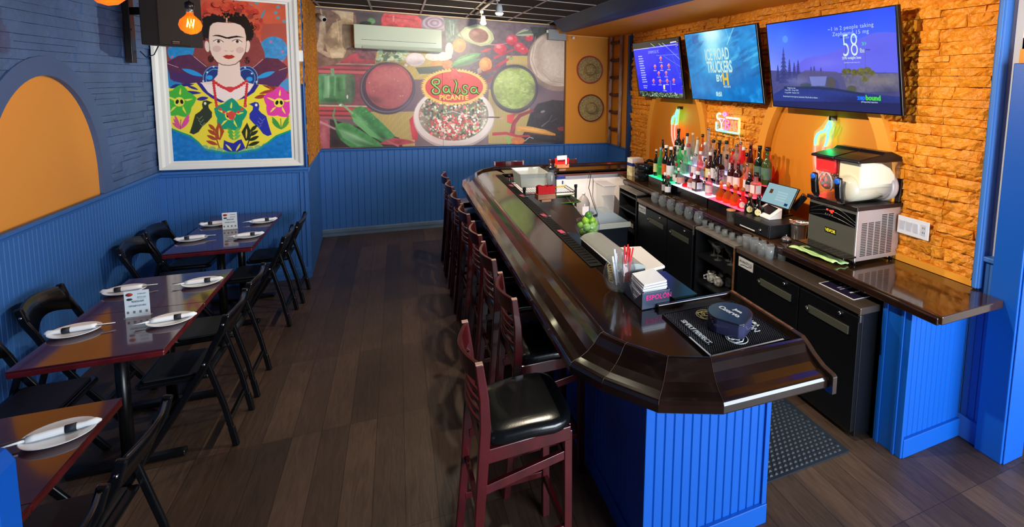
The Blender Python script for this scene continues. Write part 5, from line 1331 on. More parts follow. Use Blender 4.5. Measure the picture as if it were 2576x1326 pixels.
BT = [
 ('F', 5.21, .31, .024, 'wine', 'dark', 'cream', 'cork', 'dark slim bottle with a cream label, leftmost on the green-lit step'),
 ('F', 5.105, .345, .028, 'std', 'green', None, 'blue', 'glowing green clear bottle with a pale cap, next to the leftmost dark one'),
 ('F', 4.975, .385, .038, 'wine', 'dark', 'orange', 'white', 'black wine bottle with a small orange label on the green-lit step'),
 ('F', 4.865, .38, .037, 'wine', 'dark', 'white', 'white', 'black wine bottle with a white label at the front edge of the green-lit step'),
 ('B', 5.129, .355, .042, 'wine', 'dgreen', 'white', 'black', 'large dark green bottle in front of the chilli neon, highest on the left'),
 ('M', 4.99, .265, .030, 'wine', 'dark', None, 'black', 'dark bottle just below the large green one on the middle step'),
 ('M', 4.87, .29, .028, 'std', 'green', None, 'steel', 'green glass bottle on the middle step below the chilli neon'),
 ('M', 4.76, .285, .028, 'std', 'green', None, 'white', 'green glass bottle with white cap on the middle step, right of its twin'),
 ('B', 4.93, .32, .033, 'cone', 'white', None, 'black', 'frosted conical bottle with a black neck on the top step'),
 ('B', 4.81, .335, .030, 'std', 'clear', None, 'cork', 'clear bottle with a pale cork on the top step'),
 ('M', 4.695, .33, .040, 'square', 'clear', None, 'red', 'clear square bottle with a broad dark red cap'),
 ('B', 4.71, .30, .036, 'cone', 'white', None, 'gold', 'pale cone-shaped bottle right of the broad red cap'),
 ('B', 4.61, .342, .028, 'std', 'amber', None, 'black', 'amber bottle with a tall black cap on the top step'),
 ('B', 4.50, .42, .034, 'cone', 'clear', None, 'steel', 'tallest clear bottle with a glass stopper, centre of the top step'),
 ('B', 4.40, .305, .030, 'std', 'clear', None, 'black', 'clear bottle with black cap just right of the tallest one'),
 ('B', 4.29, .31, .052, 'globe', 'maroon', None, 'black', 'round-bellied dark maroon decanter bottle on the top step'),
 ('B', 4.17, .32, .034, 'std', 'clear', None, 'black', 'clear bottle with a wide black cap right of the maroon decanter'),
 ('M', 4.265, .295, .036, 'wine', 'maroon', 'cream', 'white', 'dark wine bottle with a white neck band and tall cream label'),
 ('M', 4.10, .30, .040, 'square', 'black', 'blackl', 'black', 'square black-label whiskey bottle on the middle step'),
 ('M', 3.985, .31, .030, 'squat', 'clear', 'grey', 'black', 'clear flask with black cap right of the square whiskey bottle'),
 ('F', 3.97, .30, .036, 'globe', 'clear', None, 'steel', 'round clear flask bottle at the joint of the white and red steps'),
 ('B', 4.00, .305, .030, 'std', 'clear', None, 'steel', 'clear thin bottle on the top step above the red glow'),
 ('B', 3.89, .29, .032, 'std', 'red', 'blue', 'white', 'red-lit bottle with a small blue label and white cap'),
 ('B', 3.785, .345, .048, 'cone', 'maroon', 'tan', 'wood', 'broad dark red pear-shaped bottle with a ball stopper'),
 ('B3', 3.70, .31, .032, 'std', 'amber', 'tan', 'cork', 'amber bottle with tan label right of the ball-stoppered one'),
 ('B2', 3.625, .335, .034, 'wine', 'dgreen', 'land', 'black', 'dark green wine bottle with a landscape label, second from the right end'),
 ('B3', 3.56, .325, .030, 'std', 'pink', 'pinkl', 'black', 'rose-coloured bottle with a pink label and black cap'),
 ('B2', 3.52, .335, .036, 'wine', 'olive', 'land', 'black', 'olive green wine bottle with a night landscape label, rightmost of all'),
 ('C', 4.76, .225, .026, 'std', 'dgreen', 'grey', 'white', 'small green bottle standing on the counter in front of the riser, left one'),
 ('C', 4.69, .205, .026, 'std', 'dgreen', 'white', 'red', 'small dark bottle with a red cap on the counter in front of the riser'),
 ('F', 4.63, .27, .040, 'squat', 'clear', 'pinkl', 'steel', 'clear round-shouldered bottle with a buff label on the white-lit step'),
 ('M', 4.545, .24, .034, 'std', 'clear', 'white', 'steel', 'clear bottle with a tall white label on the middle step'),
 ('F', 4.515, .10, .042, 'squat', 'red', None, 'black', 'very squat red bottle on the white-lit step'),
 ('F', 4.42, .165, .030, 'std', 'pink', 'white', 'red', 'small pink bottle with white label and red cap on the white-lit step'),
 ('F', 4.30, .20, .044, 'square', 'maroon', 'white', 'white', 'dark red square bottle with a small white label near the end of the white-lit step'),
 ('F', 4.175, .125, .030, 'squat', 'clear', None, 'steel', 'small clear stoppered flask at the end of the white-lit step'),
 ('M', 4.622, .20, .022, 'std', 'clear', None, 'white', 'clear bottle with a white pourer behind the buff-labelled one'),
 ('M', 4.45, .28, .028, 'std', 'pink', None, 'white', 'pinkish tall clear bottle in the violet glow'),
 ('M', 4.36, .22, .032, 'std', 'clear', 'blue', 'black', 'short clear bottle with a bluish label in the violet glow'),
 ('F', 3.885, .185, .044, 'squat', 'amber', None, 'gold', 'squat amber bottle with a gold ball stopper, leftmost on the red-lit step'),
 ('F', 3.775, .19, .044, 'squat', 'amber', None, 'gold', 'squat amber bottle with a gold ball stopper, middle of the three on the red-lit step'),
 ('F', 3.665, .19, .044, 'squat', 'amber', None, 'gold', 'squat amber bottle with a gold ball stopper, rightmost of the three on the red-lit step'),
 ('F', 3.555, .185, .044, 'squat', 'red', 'white', 'wood', 'squat red bottle with an oval white label'),
 ('D', 3.425, .165, .045, 'squat', 'black', 'cream', 'wood', 'squat black bottle with an oval white label next to the red one'),
 ('D', 3.315, .165, .046, 'squat', 'black', 'cream', 'black', 'squat black bottle with an oval white label, nearest the till'),
 ('M', 3.895, .27, .034, 'std', 'maroon', 'white', 'red', 'dark red bottle with a white figure label, left of a matching pair'),
 ('M', 3.80, .28, .034, 'std', 'maroon', 'white', 'red', 'dark red bottle with a white figure label, right of a matching pair'),
 ('M', 3.71, .225, .030, 'std', 'amber', None, 'wood', 'amber square-shouldered bottle on the middle step in the red glow'),
 ('M', 3.625, .20, .030, 'std', 'black', 'grey', 'steel', 'short black bottle with a grey label on the middle step'),
 ('B', 5.02, .26, .028, 'std', 'dgreen', 'white', 'steel', 'dark green bottle right of the large one on the top green step'),
 ('B', 4.055, .25, .028, 'std', 'red', 'white', 'steel', 'short red-lit bottle with white label on the top step, centre right'),
 ('M', 4.335, .21, .024, 'std', 'amber', 'tan', 'cork', 'slim amber bottle with tan label left of the square whiskey bottle'),
 ('F', 4.09, .23, .028, 'std', 'pink', 'white', 'white', 'slim pale bottle with white label at the right end of the white-lit step'),
 ('F', 4.74, .22, .028, 'std', 'clear', 'white', 'red', 'short clear bottle with white label and red cap at the green to white joint'),
 ('M', 4.93, .24, .026, 'std', 'clear', 'white', 'steel', 'thin clear bottle with white label in the green glow, left of the green pair'),
 ('F', 4.68, .175, .026, 'std', 'dgreen', 'white', 'white', 'short dark green bottle at the joint of the green and white steps'),
 ('B', 4.56, .26, .026, 'std', 'clear', 'white', 'white', 'clear bottle with white label left of the tallest one on the top step'),
 ('M', 4.185, .33, .030, 'wine', 'black', 'white', 'black', 'black long-necked bottle with white label, centre of the middle step'),
 ('B', 3.94, .33, .028, 'cone', 'pink', None, 'steel', 'rosy conical bottle rising above the red glow on the top step'),
 ('B', 3.84, .24, .026, 'std', 'amber', 'tan', 'black', 'amber bottle with black cap left of the ball-stoppered one'),
 ('M', 3.665, .27, .026, 'std', 'pink', 'white', 'steel', 'slim rosy bottle with white label on the middle step, right part'),
 ('M', 3.535, .21, .038, 'square', 'pink', 'white', 'black', 'square bottle with a large white label on the right of the middle step')]
for (t_, y, h, r, kd, col, lab, cap, desc) in BT:
    x, z = TZ[t_]; bottle(x, y, z, h, r, kd, col, lab, cap, desc)
# ------------------------------------------------------------------ televisions
def tv(label, yl, yr, xt, zt, xb, zb, pic, shift=0.0):
    """screen leaning forward at the top; yl = far (left) edge, yr = near (right) edge"""
    t = thing('television', label, 'television', (0, 0, 0))
    tl, tr, bl = Vector((xt, yl, zt)), Vector((xt, yr, zt)), Vector((xb, yl + shift, zb)); br = tr + bl - tl
    n = (bl - tl).cross(tr - tl).normalized()
    if n.x > 0: n = -n
    slab('tv_frame', tl, tr, br, bl, n, -.035, 0, mat('tv_black', '08080a', .2), t, .0, .004)
    c = (tl + br) / 2; k = lambda p: c + (p - c) * .975 + n * .0015
    sc_ = picture('screen', pic, k(tl), k(tr), k(bl), TVM, t, .001)
    mb = MB().box(3.0, 3.11, (yl + yr) / 2 - .12, (yl + yr) / 2 + .12, (zt + zb) / 2 - .12, (zt + zb) / 2 + .12); mb.build('wall_bracket', BKP, t)
    return t, tl, tr, bl, n
TVM = print_mat('tv_screen', .12, 1.25)
def tvtext(t, tl, tr, bl, n, u, v, s, size, m, sx=1.0, al='CENTER', sp=1.0, bold=0.0):
    p = tl + (tr - tl) * u + (bl - tl) * v + n * .0035
    return text('screen_text', s, size, m, t, frame(p, tr - tl, tl - bl), .0004, sx, sp, al, 0, bold)
# measured corners of each screen
C1 = [(1590, 109), (1702, 98), (1725, 254), (1606, 241)]
c = Canvas(C1, 260, 190, '1a1c16')
c.poly([(1592, 124), (1704, 110), (1722, 240), (1608, 226)], '1c22e0', noise=.05)
c.line([(1592, 124), (1699, 115)], 1.6, 'c0c8ff'); c.line([(1650, 140), (1704, 139)], 1.2, '6a80f0'); c.line([(1672, 117), (1710, 152)], 1.4, '7a8cf4'); c.line([(1668, 142), (1712, 170)], 1.2, '5a70f0')
c.line([(1660, 205), (1688, 206)], .8, '8090f0'); c.line([(1688, 206), (1690, 233)], .8, '8090f0'); c.line([(1690, 140), (1720, 215)], 1.0, '3a4cf0')
c.poly([(1606, 228), (1722, 240), (1724, 252), (1607, 240)], '3a4a3a', noise=.9)
c.specks(1665, 241, 50, 6, 170, ['c8e8c8', '5a6a5a', '1a221a', 'a8d0b8', '2a3a2a'], .5, 1.8)
c.specks(1700, 150, 8, 3, 0, ['ffffff'], 1, 2)
for (x, y) in ((1700, 112), (1714, 180), (1720, 210)): c.specks(x, y, 3, 22, 60, ['3a4438', '8a9a88', '1c241c', 'c0ccc0'], .4, 1.2)
for (x, y) in ((1635, 110), (1655, 111), (1664, 110)): c.line([(x, y), (x + 10, y + 8)], 1.2, 'a0d0a0')
for (x, y) in ((1661, 149), (1647, 169), (1664, 169), (1682, 168), (1657, 186), (1676, 186), (1644, 205), (1661, 206), (1679, 206), (1696, 206)):
    c.ell(x, y - 4.5, 2.2, 2.4, 'f09a8a'); c.ell(x, y - 2, 3.6, 2.2, 'e87a78'); c.poly([(x - 1.8, y - 2), (x + 2, y - 2), (x + 2.4, y + 5.5), (x - .8, y + 5.5)], 'c05a8a'); c.line([(x - 3.5, y + 8.2), (x + 5, y + 8.8)], 1.6, 'b8c0ff')
c.ell(1672, 218, 2.4, 4, 'f4f0b0'); c.poly([(1670, 219), (1674, 219), (1675, 227), (1671, 227)], 'e8e890'); c.line([(1670, 230), (1679, 231)], 1.4, 'b8c0ff')
for k in range(12): c.line([(1604 + k * 1.05, 140.5 + k * 5.9), (1614 + k * 1.1 + (k % 3), 140.2 + k * 5.9)], 2.4, 'a8b4ff')
c.line([(1618, 215), (1629, 216)], 2, 'a8b4ff'); c.line([(1619, 220), (1628, 221)], 2, 'a8b4ff'); c.line([(1684, 110), (1698, 108)], 3, 'd0dcff')
t, tl, tr, bl, n = tv('small-looking wall television at the far end, showing a blue football line-up board', 6.30, 5.06, 2.87, 2.66, 2.985, 1.955, c.result())
WT = emis('screen_white', 'dfeef4', 1.0)
tvtext(t, tl, tr, bl, n, .48, .20, 'LIVERPOOL FC', .050, emis('screen_lilac', 'aeb8ff', .9), .9)
C2 = [(1717, 86), (1905, 57), (1932, 263), (1744, 248)]
c = Canvas(C2, 330, 210, '1478b8')
H2, W2 = c.a.shape[:2]
yy, xx = np.mgrid[0:H2, 0:W2]; gx, gy = xx / W2, yy / H2
ray_ = np.exp(-((gx - .42) ** 2) / (.03 + .05 * gy)) * np.clip(1 - gy * 1.25, 0, 1)
nz = c.fnoise((H2, W2), 60)
for i, (a0, a1) in enumerate(((.05, .72), (.50, .96), (.78, 1.0))):
    c.a[..., i] = np.clip(a0 + (a1 - a0) * ray_ * 1.05 + .06 * nz - .10 * gy + (.10 * (gx > .62) * np.clip(nz, 0, 1)), 0, 1)
for k in range(26):
    x = c.rng.uniform(1822, 1915); y = 80 + c.rng.rand() * 110
    c.leaf((x - 12, y + 6), (x + 14, y - 9), 6 + 5 * c.rng.rand(), ['0a5a9a', '5ab8e0', '0c4a86', '3aa0d8'][k % 4], .45)
for k in range(14):
    x = c.rng.uniform(1725, 1770); y = 90 + c.rng.rand() * 100
    c.leaf((x - 8, y + 6), (x + 8, y - 8), 8, '0c5c98', .35)
c.line([(1848, 62), (1830, 112)], 1.4, 'b8f0e8', .8); c.line([(1824, 66), (1836, 100)], 1.0, 'a0e0e8', .6); c.poly([(1735, 88), (1752, 86), (1755, 106), (1740, 110)], '3a4a8a', .45)
for (x, y, rx, ry, cl, al, ro) in ((1790, 85, 30, 26, 'c8f0ff', .6, 0), (1885, 100, 30, 30, '28a0e0', .5, 0), (1750, 130, 20, 40, '1468a8', .4, 0), (1890, 220, 40, 30, '0c68b8', .5, 0), (1770, 225, 30, 20, '48a0d8', .35, 0), (1905, 150, 12, 40, '3cc0e8', .4, .4)): c.soft(x, y, rx, ry, cl, al, ro)
t, tl, tr, bl, n = tv('middle wall television with a bright blue ICE ROAD TRUCKERS title screen', 4.895, 3.655, 2.845, 2.67, 2.985, 1.965, c.result())
SL = emis('screen_ice', 'd0f0ea', 1.0)
tvtext(t, tl, tr, bl, n, .47, .345, 'ICE ROAD', .165, SL, .56, bold=.003, sp=1.0)
tvtext(t, tl, tr, bl, n, .485, .52, 'TRUCKERS', .16, SL, .56, bold=.004)
tvtext(t, tl, tr, bl, n, .47, .675, 'BY', .095, SL, 1.0, bold=.003)
tvtext(t, tl, tr, bl, n, .555, .69, 'H', .165, emis('screen_gold', 'e8c84a', 1.0), .9, bold=.006)
tvtext(t, tl, tr, bl, n, .565, .79, 'HISTORY', .03, SL)
tvtext(t, tl, tr, bl, n, .44, .90, '01:51', .06, SL, .8, bold=.003)
C3 = [(1933, 62), (2259, 17), (2272, 292), (1948, 269)]
c = Canvas(C3, 400, 240, '2a52e0')
H2, W2 = c.a.shape[:2]; yy, xx = np.mgrid[0:H2, 0:W2]; gx, gy = xx / W2, yy / H2
top = np.array([.06, .26, .94]); mid = np.array([.36, .42, .92]); k_ = np.clip(gy / .55, 0, 1)[..., None]
c.a[:] = top * (1 - k_) + mid * k_ + (.12 * np.exp(-gx / .3))[..., None] * np.array([1, 1, .3])
c.ell(1980, 99, 7, 9, '5a98ff', al=.8)
c.poly([(1998, 172), (2030, 148), (2060, 142), (2085, 137), (2105, 132), (2130, 118), (2150, 108), (2180, 94), (2205, 84), (2232, 82), (2262, 84), (2268, 200), (1998, 205)], '5a5ad8', .85)
c.poly([(1940, 178), (2000, 182), (2100, 185), (2200, 184), (2266, 185), (2272, 292), (1948, 269)], '42447e', noise=.06)
c.poly([(2120, 190), (2266, 186), (2270, 232), (2140, 235)], '6a6670', .7, noise=.1)
for (x, y, r) in ((2132, 182, 9), (2140, 180, 7), (2155, 184, 9), (2172, 182, 11), (2188, 180, 11), (2200, 186, 8), (2182, 200, 9)): c.ell(x, y, r, r * .9, '5c5a2c', noise=.2)
for (x, y, h) in ((1975, 118, 90), (1990, 150, 50), (2002, 158, 40), (2012, 152, 50), (2045, 170, 22), (2053, 168, 24), (2070, 172, 18), (1960, 165, 40)):
    for k in range(9): w = 2 + k * h / 55; yk = y + h * k / 9; c.poly([(x - w, yk + h / 7), (x, yk - 2), (x + w, yk + h / 7)], '28306e', .8)
c.poly([(2010, 190), (2030, 178), (2110, 182), (2128, 196), (2136, 228), (2120, 230), (2112, 205), (2100, 196), (2040, 192), (2025, 225), (2010, 228)], '4c4a78', .9)
c.poly([(2040, 194), (2085, 194), (2080, 218), (2046, 218)], '7a86c8', .7); c.ell(2095, 212, 12, 16, '4a4648', al=.9); c.ell(2030, 216, 14, 6, '2c3c48'); c.ell(2148, 226, 12, 9, '4a4c40')
c.poly([(1948, 240), (1980, 220), (2060, 222), (2130, 232), (2270, 246), (2272, 292), (1948, 269)], '20307a', noise=.05); c.line([(1975, 222), (2060, 223), (2100, 226), (2180, 240)], 6, '18284a', .9)
c.poly([(1948, 256), (2270, 262), (2272, 292), (1948, 269)], '141c50', .9)
c.line([(2133, 96), (2135, 200)], 1.0, '3a3c90'); c.line([(2120, 95), (2134, 96)], 2.2, '20204a'); c.line([(2182, 125), (2184, 190)], .9, '4a4aa0'); c.line([(2184, 126), (2196, 127)], 2, '20204a')
for (x, y, rx, ry, cl, al, ro) in ((2090, 50, 90, 30, '1a48f0', .5, 0), (1975, 100, 30, 40, '4a80ff', .4, 0), (2010, 205, 40, 16, '8a8cc0', .4, 0), (2215, 205, 50, 14, '8a7c70', .5, 0), (2160, 255, 90, 14, '0c1444', .6, 0), (2240, 230, 40, 14, '2c2c50', .5, 0), (2030, 245, 50, 12, '2c3c8a', .4, 0), (2080, 160, 50, 16, '7a7ae8', .4, 0), (2220, 130, 40, 30, '5050d0', .4, 0)): c.soft(x, y, rx, ry, cl, al, ro)
t, tl, tr, bl, n = tv('largest-looking wall television, nearest, showing a blue landscape advert with the number 58', 3.56, 2.285, 2.87, 2.655, 2.985, 1.95, c.result(), -.02)
PL_ = emis('screen_pale', 'c8dcf4', .85)
tvtext(t, tl, tr, bl, n, .70, .15, '~1 in 2 people taking', .040, PL_, 1.05, sp=1.1)
tvtext(t, tl, tr, bl, n, .70, .205, 'Zepbound 15 mg', .040, PL_, 1.05, sp=1.1)
tvtext(t, tl, tr, bl, n, .70, .25, 'LOST OVER', .018, PL_, 1.2, sp=1.2)
tvtext(t, tl, tr, bl, n, .695, .335, '58', .235, emis('screen_mint', 'd8f4f0', 1.0), .62, bold=-.0035)
tvtext(t, tl, tr, bl, n, .775, .385, 'lbs', .045, PL_, .8, bold=.001)
tvtext(t, tl, tr, bl, n, .79, .315, '\u00bb\u203a', .05, emis('screen_teal', '60d8c0', 1.0), 1.0)
tvtext(t, tl, tr, bl, n, .70, .45, '25% weight loss', .026, PL_, 1.0, bold=.001)
tvtext(t, tl, tr, bl, n, .70, .495, 'Individual results may vary', .013, PL_)
tvtext(t, tl, tr, bl, n, .775, .845, 'zep', .048, emis('screen_zep', '2a78ff', 1.0), 1.0, 'RIGHT', bold=.002)
tvtext(t, tl, tr, bl, n, .778, .845, 'bound', .048, emis('screen_bound', '58e048', 1.0), 1.0, 'LEFT', bold=.002)
tvtext(t, tl, tr, bl, n, .80, .885, '(tirzepatide) injection', .016, PL_)
tvtext(t, tl, tr, bl, n, .27, .865, 'Results based on less rigorous assessment. May be due to chance.', .018, PL_, .82)
for q, (a_, b2) in enumerate(((.155, .775), (.155, .80), (.155, .83))): tvtext(t, tl, tr, bl, n, .2, b2 - .01, ('Weight loss data', '5 mg: 15.0%   10 mg: 19.5%', '15 mg: 20.9%   Placebo: 3.1%')[q], .016, PL_, .9)

# ------------------------------------------------------------------ neon signs
def tubeN(pts, r, m, name, par, closed=False): return MB().tube(pts, r, 8, closed=closed).build(name, m, par)
NG = emis('neon_green', '34ff88', 13); NR = emis('neon_red', 'ff3c34', 14); NCY = emis('neon_cyan', '40ffd0', 6)
def wallp(xf, yc, zc, s): return lambda a, b: (xf, yc - a * s, zc + b * s)     # a to the right as seen, b up
def chilli(label, yc, zc, s, xf=3.055):
    t = thing('neon_sign', label, 'neon sign', (0, 0, 0), 0, 'chilli neon signs'); W = wallp(xf, yc, zc, s)
    tubeN([W(*p) for p in ((.30, .95), (.22, .80), (.12, .62), (.0, .60), (-.16, .50), (-.22, .34), (-.22, .16))], .009, NG, 'green_tube', t)
    tubeN([W(*p) for p in ((.36, .90), (.32, .72), (.24, .62), (.26, .48), (.24, .30), (.18, .18))], .009, NG, 'green_tube', t)
    tubeN([W(*p) for p in ((-.21, .14), (-.20, -.10), (-.16, -.40), (-.04, -.68), (.12, -.90), (.30, -1.02))], .009, NR, 'red_tube', t)
    tubeN([W(*p) for p in ((.14, .16), (.10, -.06), (.12, -.34), (.20, -.60), (.32, -.86), (.30, -1.02))], .009, NR, 'red_tube', t)
    MB().prism([(-.36, .10), (-.34, .56), (-.06, .78), (.2, 1.1), (.50, 1.0), (.42, .40), (.36, -.5), (.48, -1.12), (.16, -1.14), (-.26, -.78), (-.36, -.2)], xf + .012, xf + .018, lambda a, b, c: W(a, b)[:0] + (c, W(a, b)[1], W(a, b)[2])).build('backing', glass('sign_acrylic', 'ffffff', .94, .3), t)
    MB().box(xf + .012, XR - .006, yc - s * .26 - .01, yc - s * .26 + .01, zc + s * .96, zc + s * 1.1).build('hook', BKP, t)
    return t
chilli('chilli-shaped neon sign, green stem and red body, in the farther niche', 5.42, 1.60, .24)
chilli('chilli-shaped neon sign in the nearer niche, half hidden behind the slush machine', 3.03, 1.62, .26)
t = thing('neon_bar_sign', 'rainbow-edged neon sign reading BAR with a cocktail glass, on the stone between the niches', 'neon sign', (0, 0, 0))
xf = 3.05; y0, y1, z0, z1 = 4.50, 4.10, 1.655, 1.80
def W(u, v, x=xf): return (x, y0 + (y1 - y0) * u, z0 + (z1 - z0) * v)
NW = lambda nm, c_: emis('neon_' + nm, c_, 4.5)
tubeN([W(.14, 0), (W(.03, .0)), W(0, .08), W(0, .6)], .009, NW('aqua', '70f8ff'), 'border_tube', t)
tubeN([W(.14, 0), W(.5, 0)], .009, NW('aqua2', '60ffe8'), 'border_tube', t)
tubeN([W(.5, 0), W(.96, 0), W(1, .08)], .009, NW('mint', '70ffc0'), 'border_tube', t)
tubeN([W(1, .08), W(1, .92), W(.96, 1)], .009, NW('lime', 'd0ff60'), 'border_tube', t)
tubeN([W(.96, 1), W(.45, 1.0)], .009, NW('leaf', '80ffa0'), 'border_tube', t)
tubeN([W(.12 + .10 * math.cos(a), 1.02 + .22 * math.sin(a)) for a in np.linspace(1.0, 4.5, 12)], .008, NW('lemon', 'fff0a0'), 'citrus_tube', t)
tubeN([W(.36 + .06 * math.cos(a), 1.22 + .12 * math.sin(a)) for a in np.linspace(0, 2 * PI, 12, endpoint=False)], .008, NW('pink', 'ff60c8'), 'cherry_tube', t, True)
tubeN([W(.12, .88), W(.36, .88), W(.24, .5), W(.12, .88)], .006, NW('violet', 'd0a0ff'), 'glass_tube', t)
tubeN([W(.24, .5), W(.24, .12)], .006, NW('violet'.upper(), 'c8a0ff'), 'glass_tube', t)
tubeN([W(.16, .12), W(.32, .12)], .006, NW('sky', '80c0ff'), 'glass_tube', t)
PKN = NW('rose', 'ff5090'); RDN = NW('coral', 'ff6048')
tubeN([W(.42, .14), W(.42, .84), W(.54, .80), W(.56, .62), (W(.45, .5)), W(.57, .42), W(.57, .22), W(.42, .14)], .0055, PKN, 'letter_b', t)
tubeN([W(.62, .12), W(.69, .82), W(.72, .82), W(.79, .12)], .0055, RDN, 'letter_a', t); tubeN([W(.65, .38), W(.76, .38)], .0055, RDN, 'letter_a', t)
tubeN([W(.83, .12), W(.83, .82), W(.94, .78), W(.94, .52), W(.84, .46), W(.95, .12)], .0055, RDN, 'letter_r', t)
MB().box(xf + .012, xf + .018, y1 - .01, y0 + .01, z0 - .01, z1 + .05).build('backing', glass('sign_acrylic_clear', 'ffffff', .98), t)
MB().box(xf + .018, XR - .01, 4.28, 4.32, 1.72, 1.74).build('wall_stud', STL, t)
MB().tube([W(1, 0), (3.06, 4.07, 1.58), (3.07, 4.03, 1.46), (3.08, 4.02, 1.30)], .003, 6).build('sign_cord', WPAINT, t)

# ------------------------------------------------------------------ hats, ladder, wall fittings
def sombrero(label, x, z, rim, weave, bead):
    t = thing('straw_hat', label, 'straw hat', (x, YB - .014, z), 0, 'straw hats on the orange wall')
    m = MB(); m.M = Matrix.Rotation(PI / 2, 4, 'X')
    m.lathe([(.205, .030), (.195, .012), (.15, .006), (.115, .012), (.098, .03), (.088, .07), (.07, .10), (.04, .112), (.001, .112)], n=40); m.build('hat_body', weave, t)
    MB().tube([(.207 * math.cos(a), -.030, .207 * math.sin(a)) for a in np.linspace(0, 2 * PI, 48, endpoint=False)], .009, 8, closed=True).build('rim', rim, t)
    if bead:
        mb = MB()
        for k in range(34):
            a = 2 * PI * k / 34; p = Vector((math.cos(a), 0, math.sin(a)))
            mb.bar(p * .172 + Vector((0, -.014, 0)), Vector((math.cos(a + .13), 0, math.sin(a + .13))) * .197 + Vector((0, -.026, 0)), .012, .004, (0, 1, 0))
        mb.build('woven_border', mat('pink_braid', 'd88090', .6), t)
    for r in ((.108, '5a4424'),):
        MB().tube([(r[0] * math.cos(a), -.022, r[0] * math.sin(a)) for a in np.linspace(0, 2 * PI, 40, endpoint=False)], .008, 6, closed=True).build('crown_band', mat('hat_band', r[1], .8), t)
WV = mat('straw_weave', '9a8252', .85, bump=(70, 1.0, .01), var=(60, .45)); WV2 = mat('pale_straw_weave', '9a8456', .85, bump=(70, 1.0, .01), var=(60, .4))
sombrero('straw hat with a red and pink braided rim, upper of two', 2.748, 2.325, mat('red_braid', 'a02838', .6), WV, True)
sombrero('plain straw hat with a dark red rim, lower of two', 2.776, 1.725, mat('dark_red_braid', '6a1420', .6), WV2, False)
t = thing('wooden_ladder', 'weathered rustic pole ladder leaning upright against the orange recess wall', 'ladder', (0, 0, 0))
LW = mat('weathered_wood', 'a8887a', .8, bump=(30, .6, .01), var=(9, .3), stretch=(4, 4, 1)); LD = mat('dark_rung', '5a3a2a', .8, bump=(30, .6, .01), var=(9, .3))
for y in (7.50, 7.10):
    MB().tube([(3.055, y, 1.17), (3.058, y + .01, 1.6), (3.054, y - .01, 2.1), (3.058, y, 2.5), (3.056, y, 2.84)], [.028, .026, .028, .025, .026], 10).build('rail', LW, t)
for k in range(6):
    z = 1.42 + k * .265; MB().tube([(3.05, 7.13, z + .01), (3.045, 7.3, z - .008), (3.05, 7.47, z)], [.022, .024, .022], 8).build('rung', LD, t)
for y in (7.50, 7.10): 
    MB().tube([(3.056, y, 2.70), (3.056, y, 2.72)], .029, 10).build('rail_wrap', mat('pale_wrap', '9a8a80', .8), t)
t = thing('air_conditioner', 'white wall-mounted split air conditioner over the mural', 'air conditioner', (-.478, YB, 2.475))
WAC = mat('ac_white', 'bccabc', .25, coat=.4)
body = [(0, 0), (-.19, .0), (-.215, .05), (-.222, .12), (-.215, .30), (0, .305)]
MB().prism(body, 0, 1.043, lambda a, b, c: (c, a, b)).build('case', WAC, t, bevel=.008)
MB().box(.08, .97, -.2225, -.214, .108, .113).build('panel_gap', mat('ac_gap', '5a665c', .5), t)
MB().box(.09, .86, -.21, -.185, .008, .05).build('air_louver', mat('ac_louver', '9aa898', .4), t)
MB().box(.09, .86, -.215, -.205, .052, .056).build('louver_gap', mat('ac_gap'), t)
def bullet_cam(label, x, z, fwd, sz=1.0):
    t = thing('security_camera', label, 'security camera', (x, YB - .004, z))
    f = Vector(fwd).normalized(); p = Vector((0, -.03, 0)); m = MB()
    m.tube([p, p + f * .13 * sz], .030 * sz, 16).build('camera_body', mat('cam_white', 'd0d0cc', .3), t)
    MB().tube([p + f * .13 * sz, p + f * .134 * sz], .023 * sz, 16).build('lens', mat('lens_black', '050505', .1), t)
    MB().tube([(0, 0, 0), p], .02, 12).build('mount', mat('cam_white'), t)
bullet_cam('white bullet security camera in the upper left corner of the mural', -.87, 2.865, (.55, -.75, -.45), 1.0)
bullet_cam('small white round security camera above the hats', 2.46, 2.80, (-.1, -1, -.1), .6)
t = thing('wall_speaker', 'small grey box speaker at the upper right corner of the mural', 'speaker', (2.06, YB - .12, 2.745))
MB().box(0, .27, 0, .11, 0, .155).build('speaker_box', mat('grey_box', '8a9298', .5), t, bevel=.006)
MB().box(-.02, 0, .03, .08, .10, .14).build('bracket', WPAINT, t)
t = thing('wall_switch', 'small white switch plate on the rough orange strip beside the portrait', 'switch', (-.862, YF - .002, 2.30))
MB().box(-.018, .018, -.03, -.012, -.055, .055).build('plate', mat('switch_white', 'd8dde2', .4), t, bevel=.003)
t = thing('switch_plate', 'wide white wall plate with three rocker switches and an outlet on the stone wall', 'switch plate', (XR - .062, 2.085, 1.155))
MB().box(0, .008, .0, .225, 0, .12).build('plate', mat('plate_white', 'e0e0e6', .35), t, bevel=.002)
for k in range(3): MB().add([(-.002, .205 - k * .05 - .033, .028), (-.002, .205 - k * .05, .028), (-.008, .205 - k * .05, .09), (-.008, .205 - k * .05 - .033, .09), (.002, .205 - k * .05 - .033, .028), (.002, .205 - k * .05, .028), (.002, .205 - k * .05, .09), (.002, .205 - k * .05 - .033, .09)], [(0, 1, 2, 3), (0, 4, 5, 1), (1, 5, 6, 2), (2, 6, 7, 3), (3, 7, 4, 0)]).build('rocker', mat('rocker_white', 'c4c6d2', .4), t)
o_ = MB().box(-.002, .001, .018, .050, .025, .095).build('outlet', mat('rocker_white'), t)
mb = MB()
for z in (.045, .075): mb.box(-.0025, -.0018, .026, .029, z - .006, z + .006).box(-.0025, -.0018, .038, .041, z - .006, z + .006)
mb.build('sockets', mat('socket_dark', '303238', .5), o_)
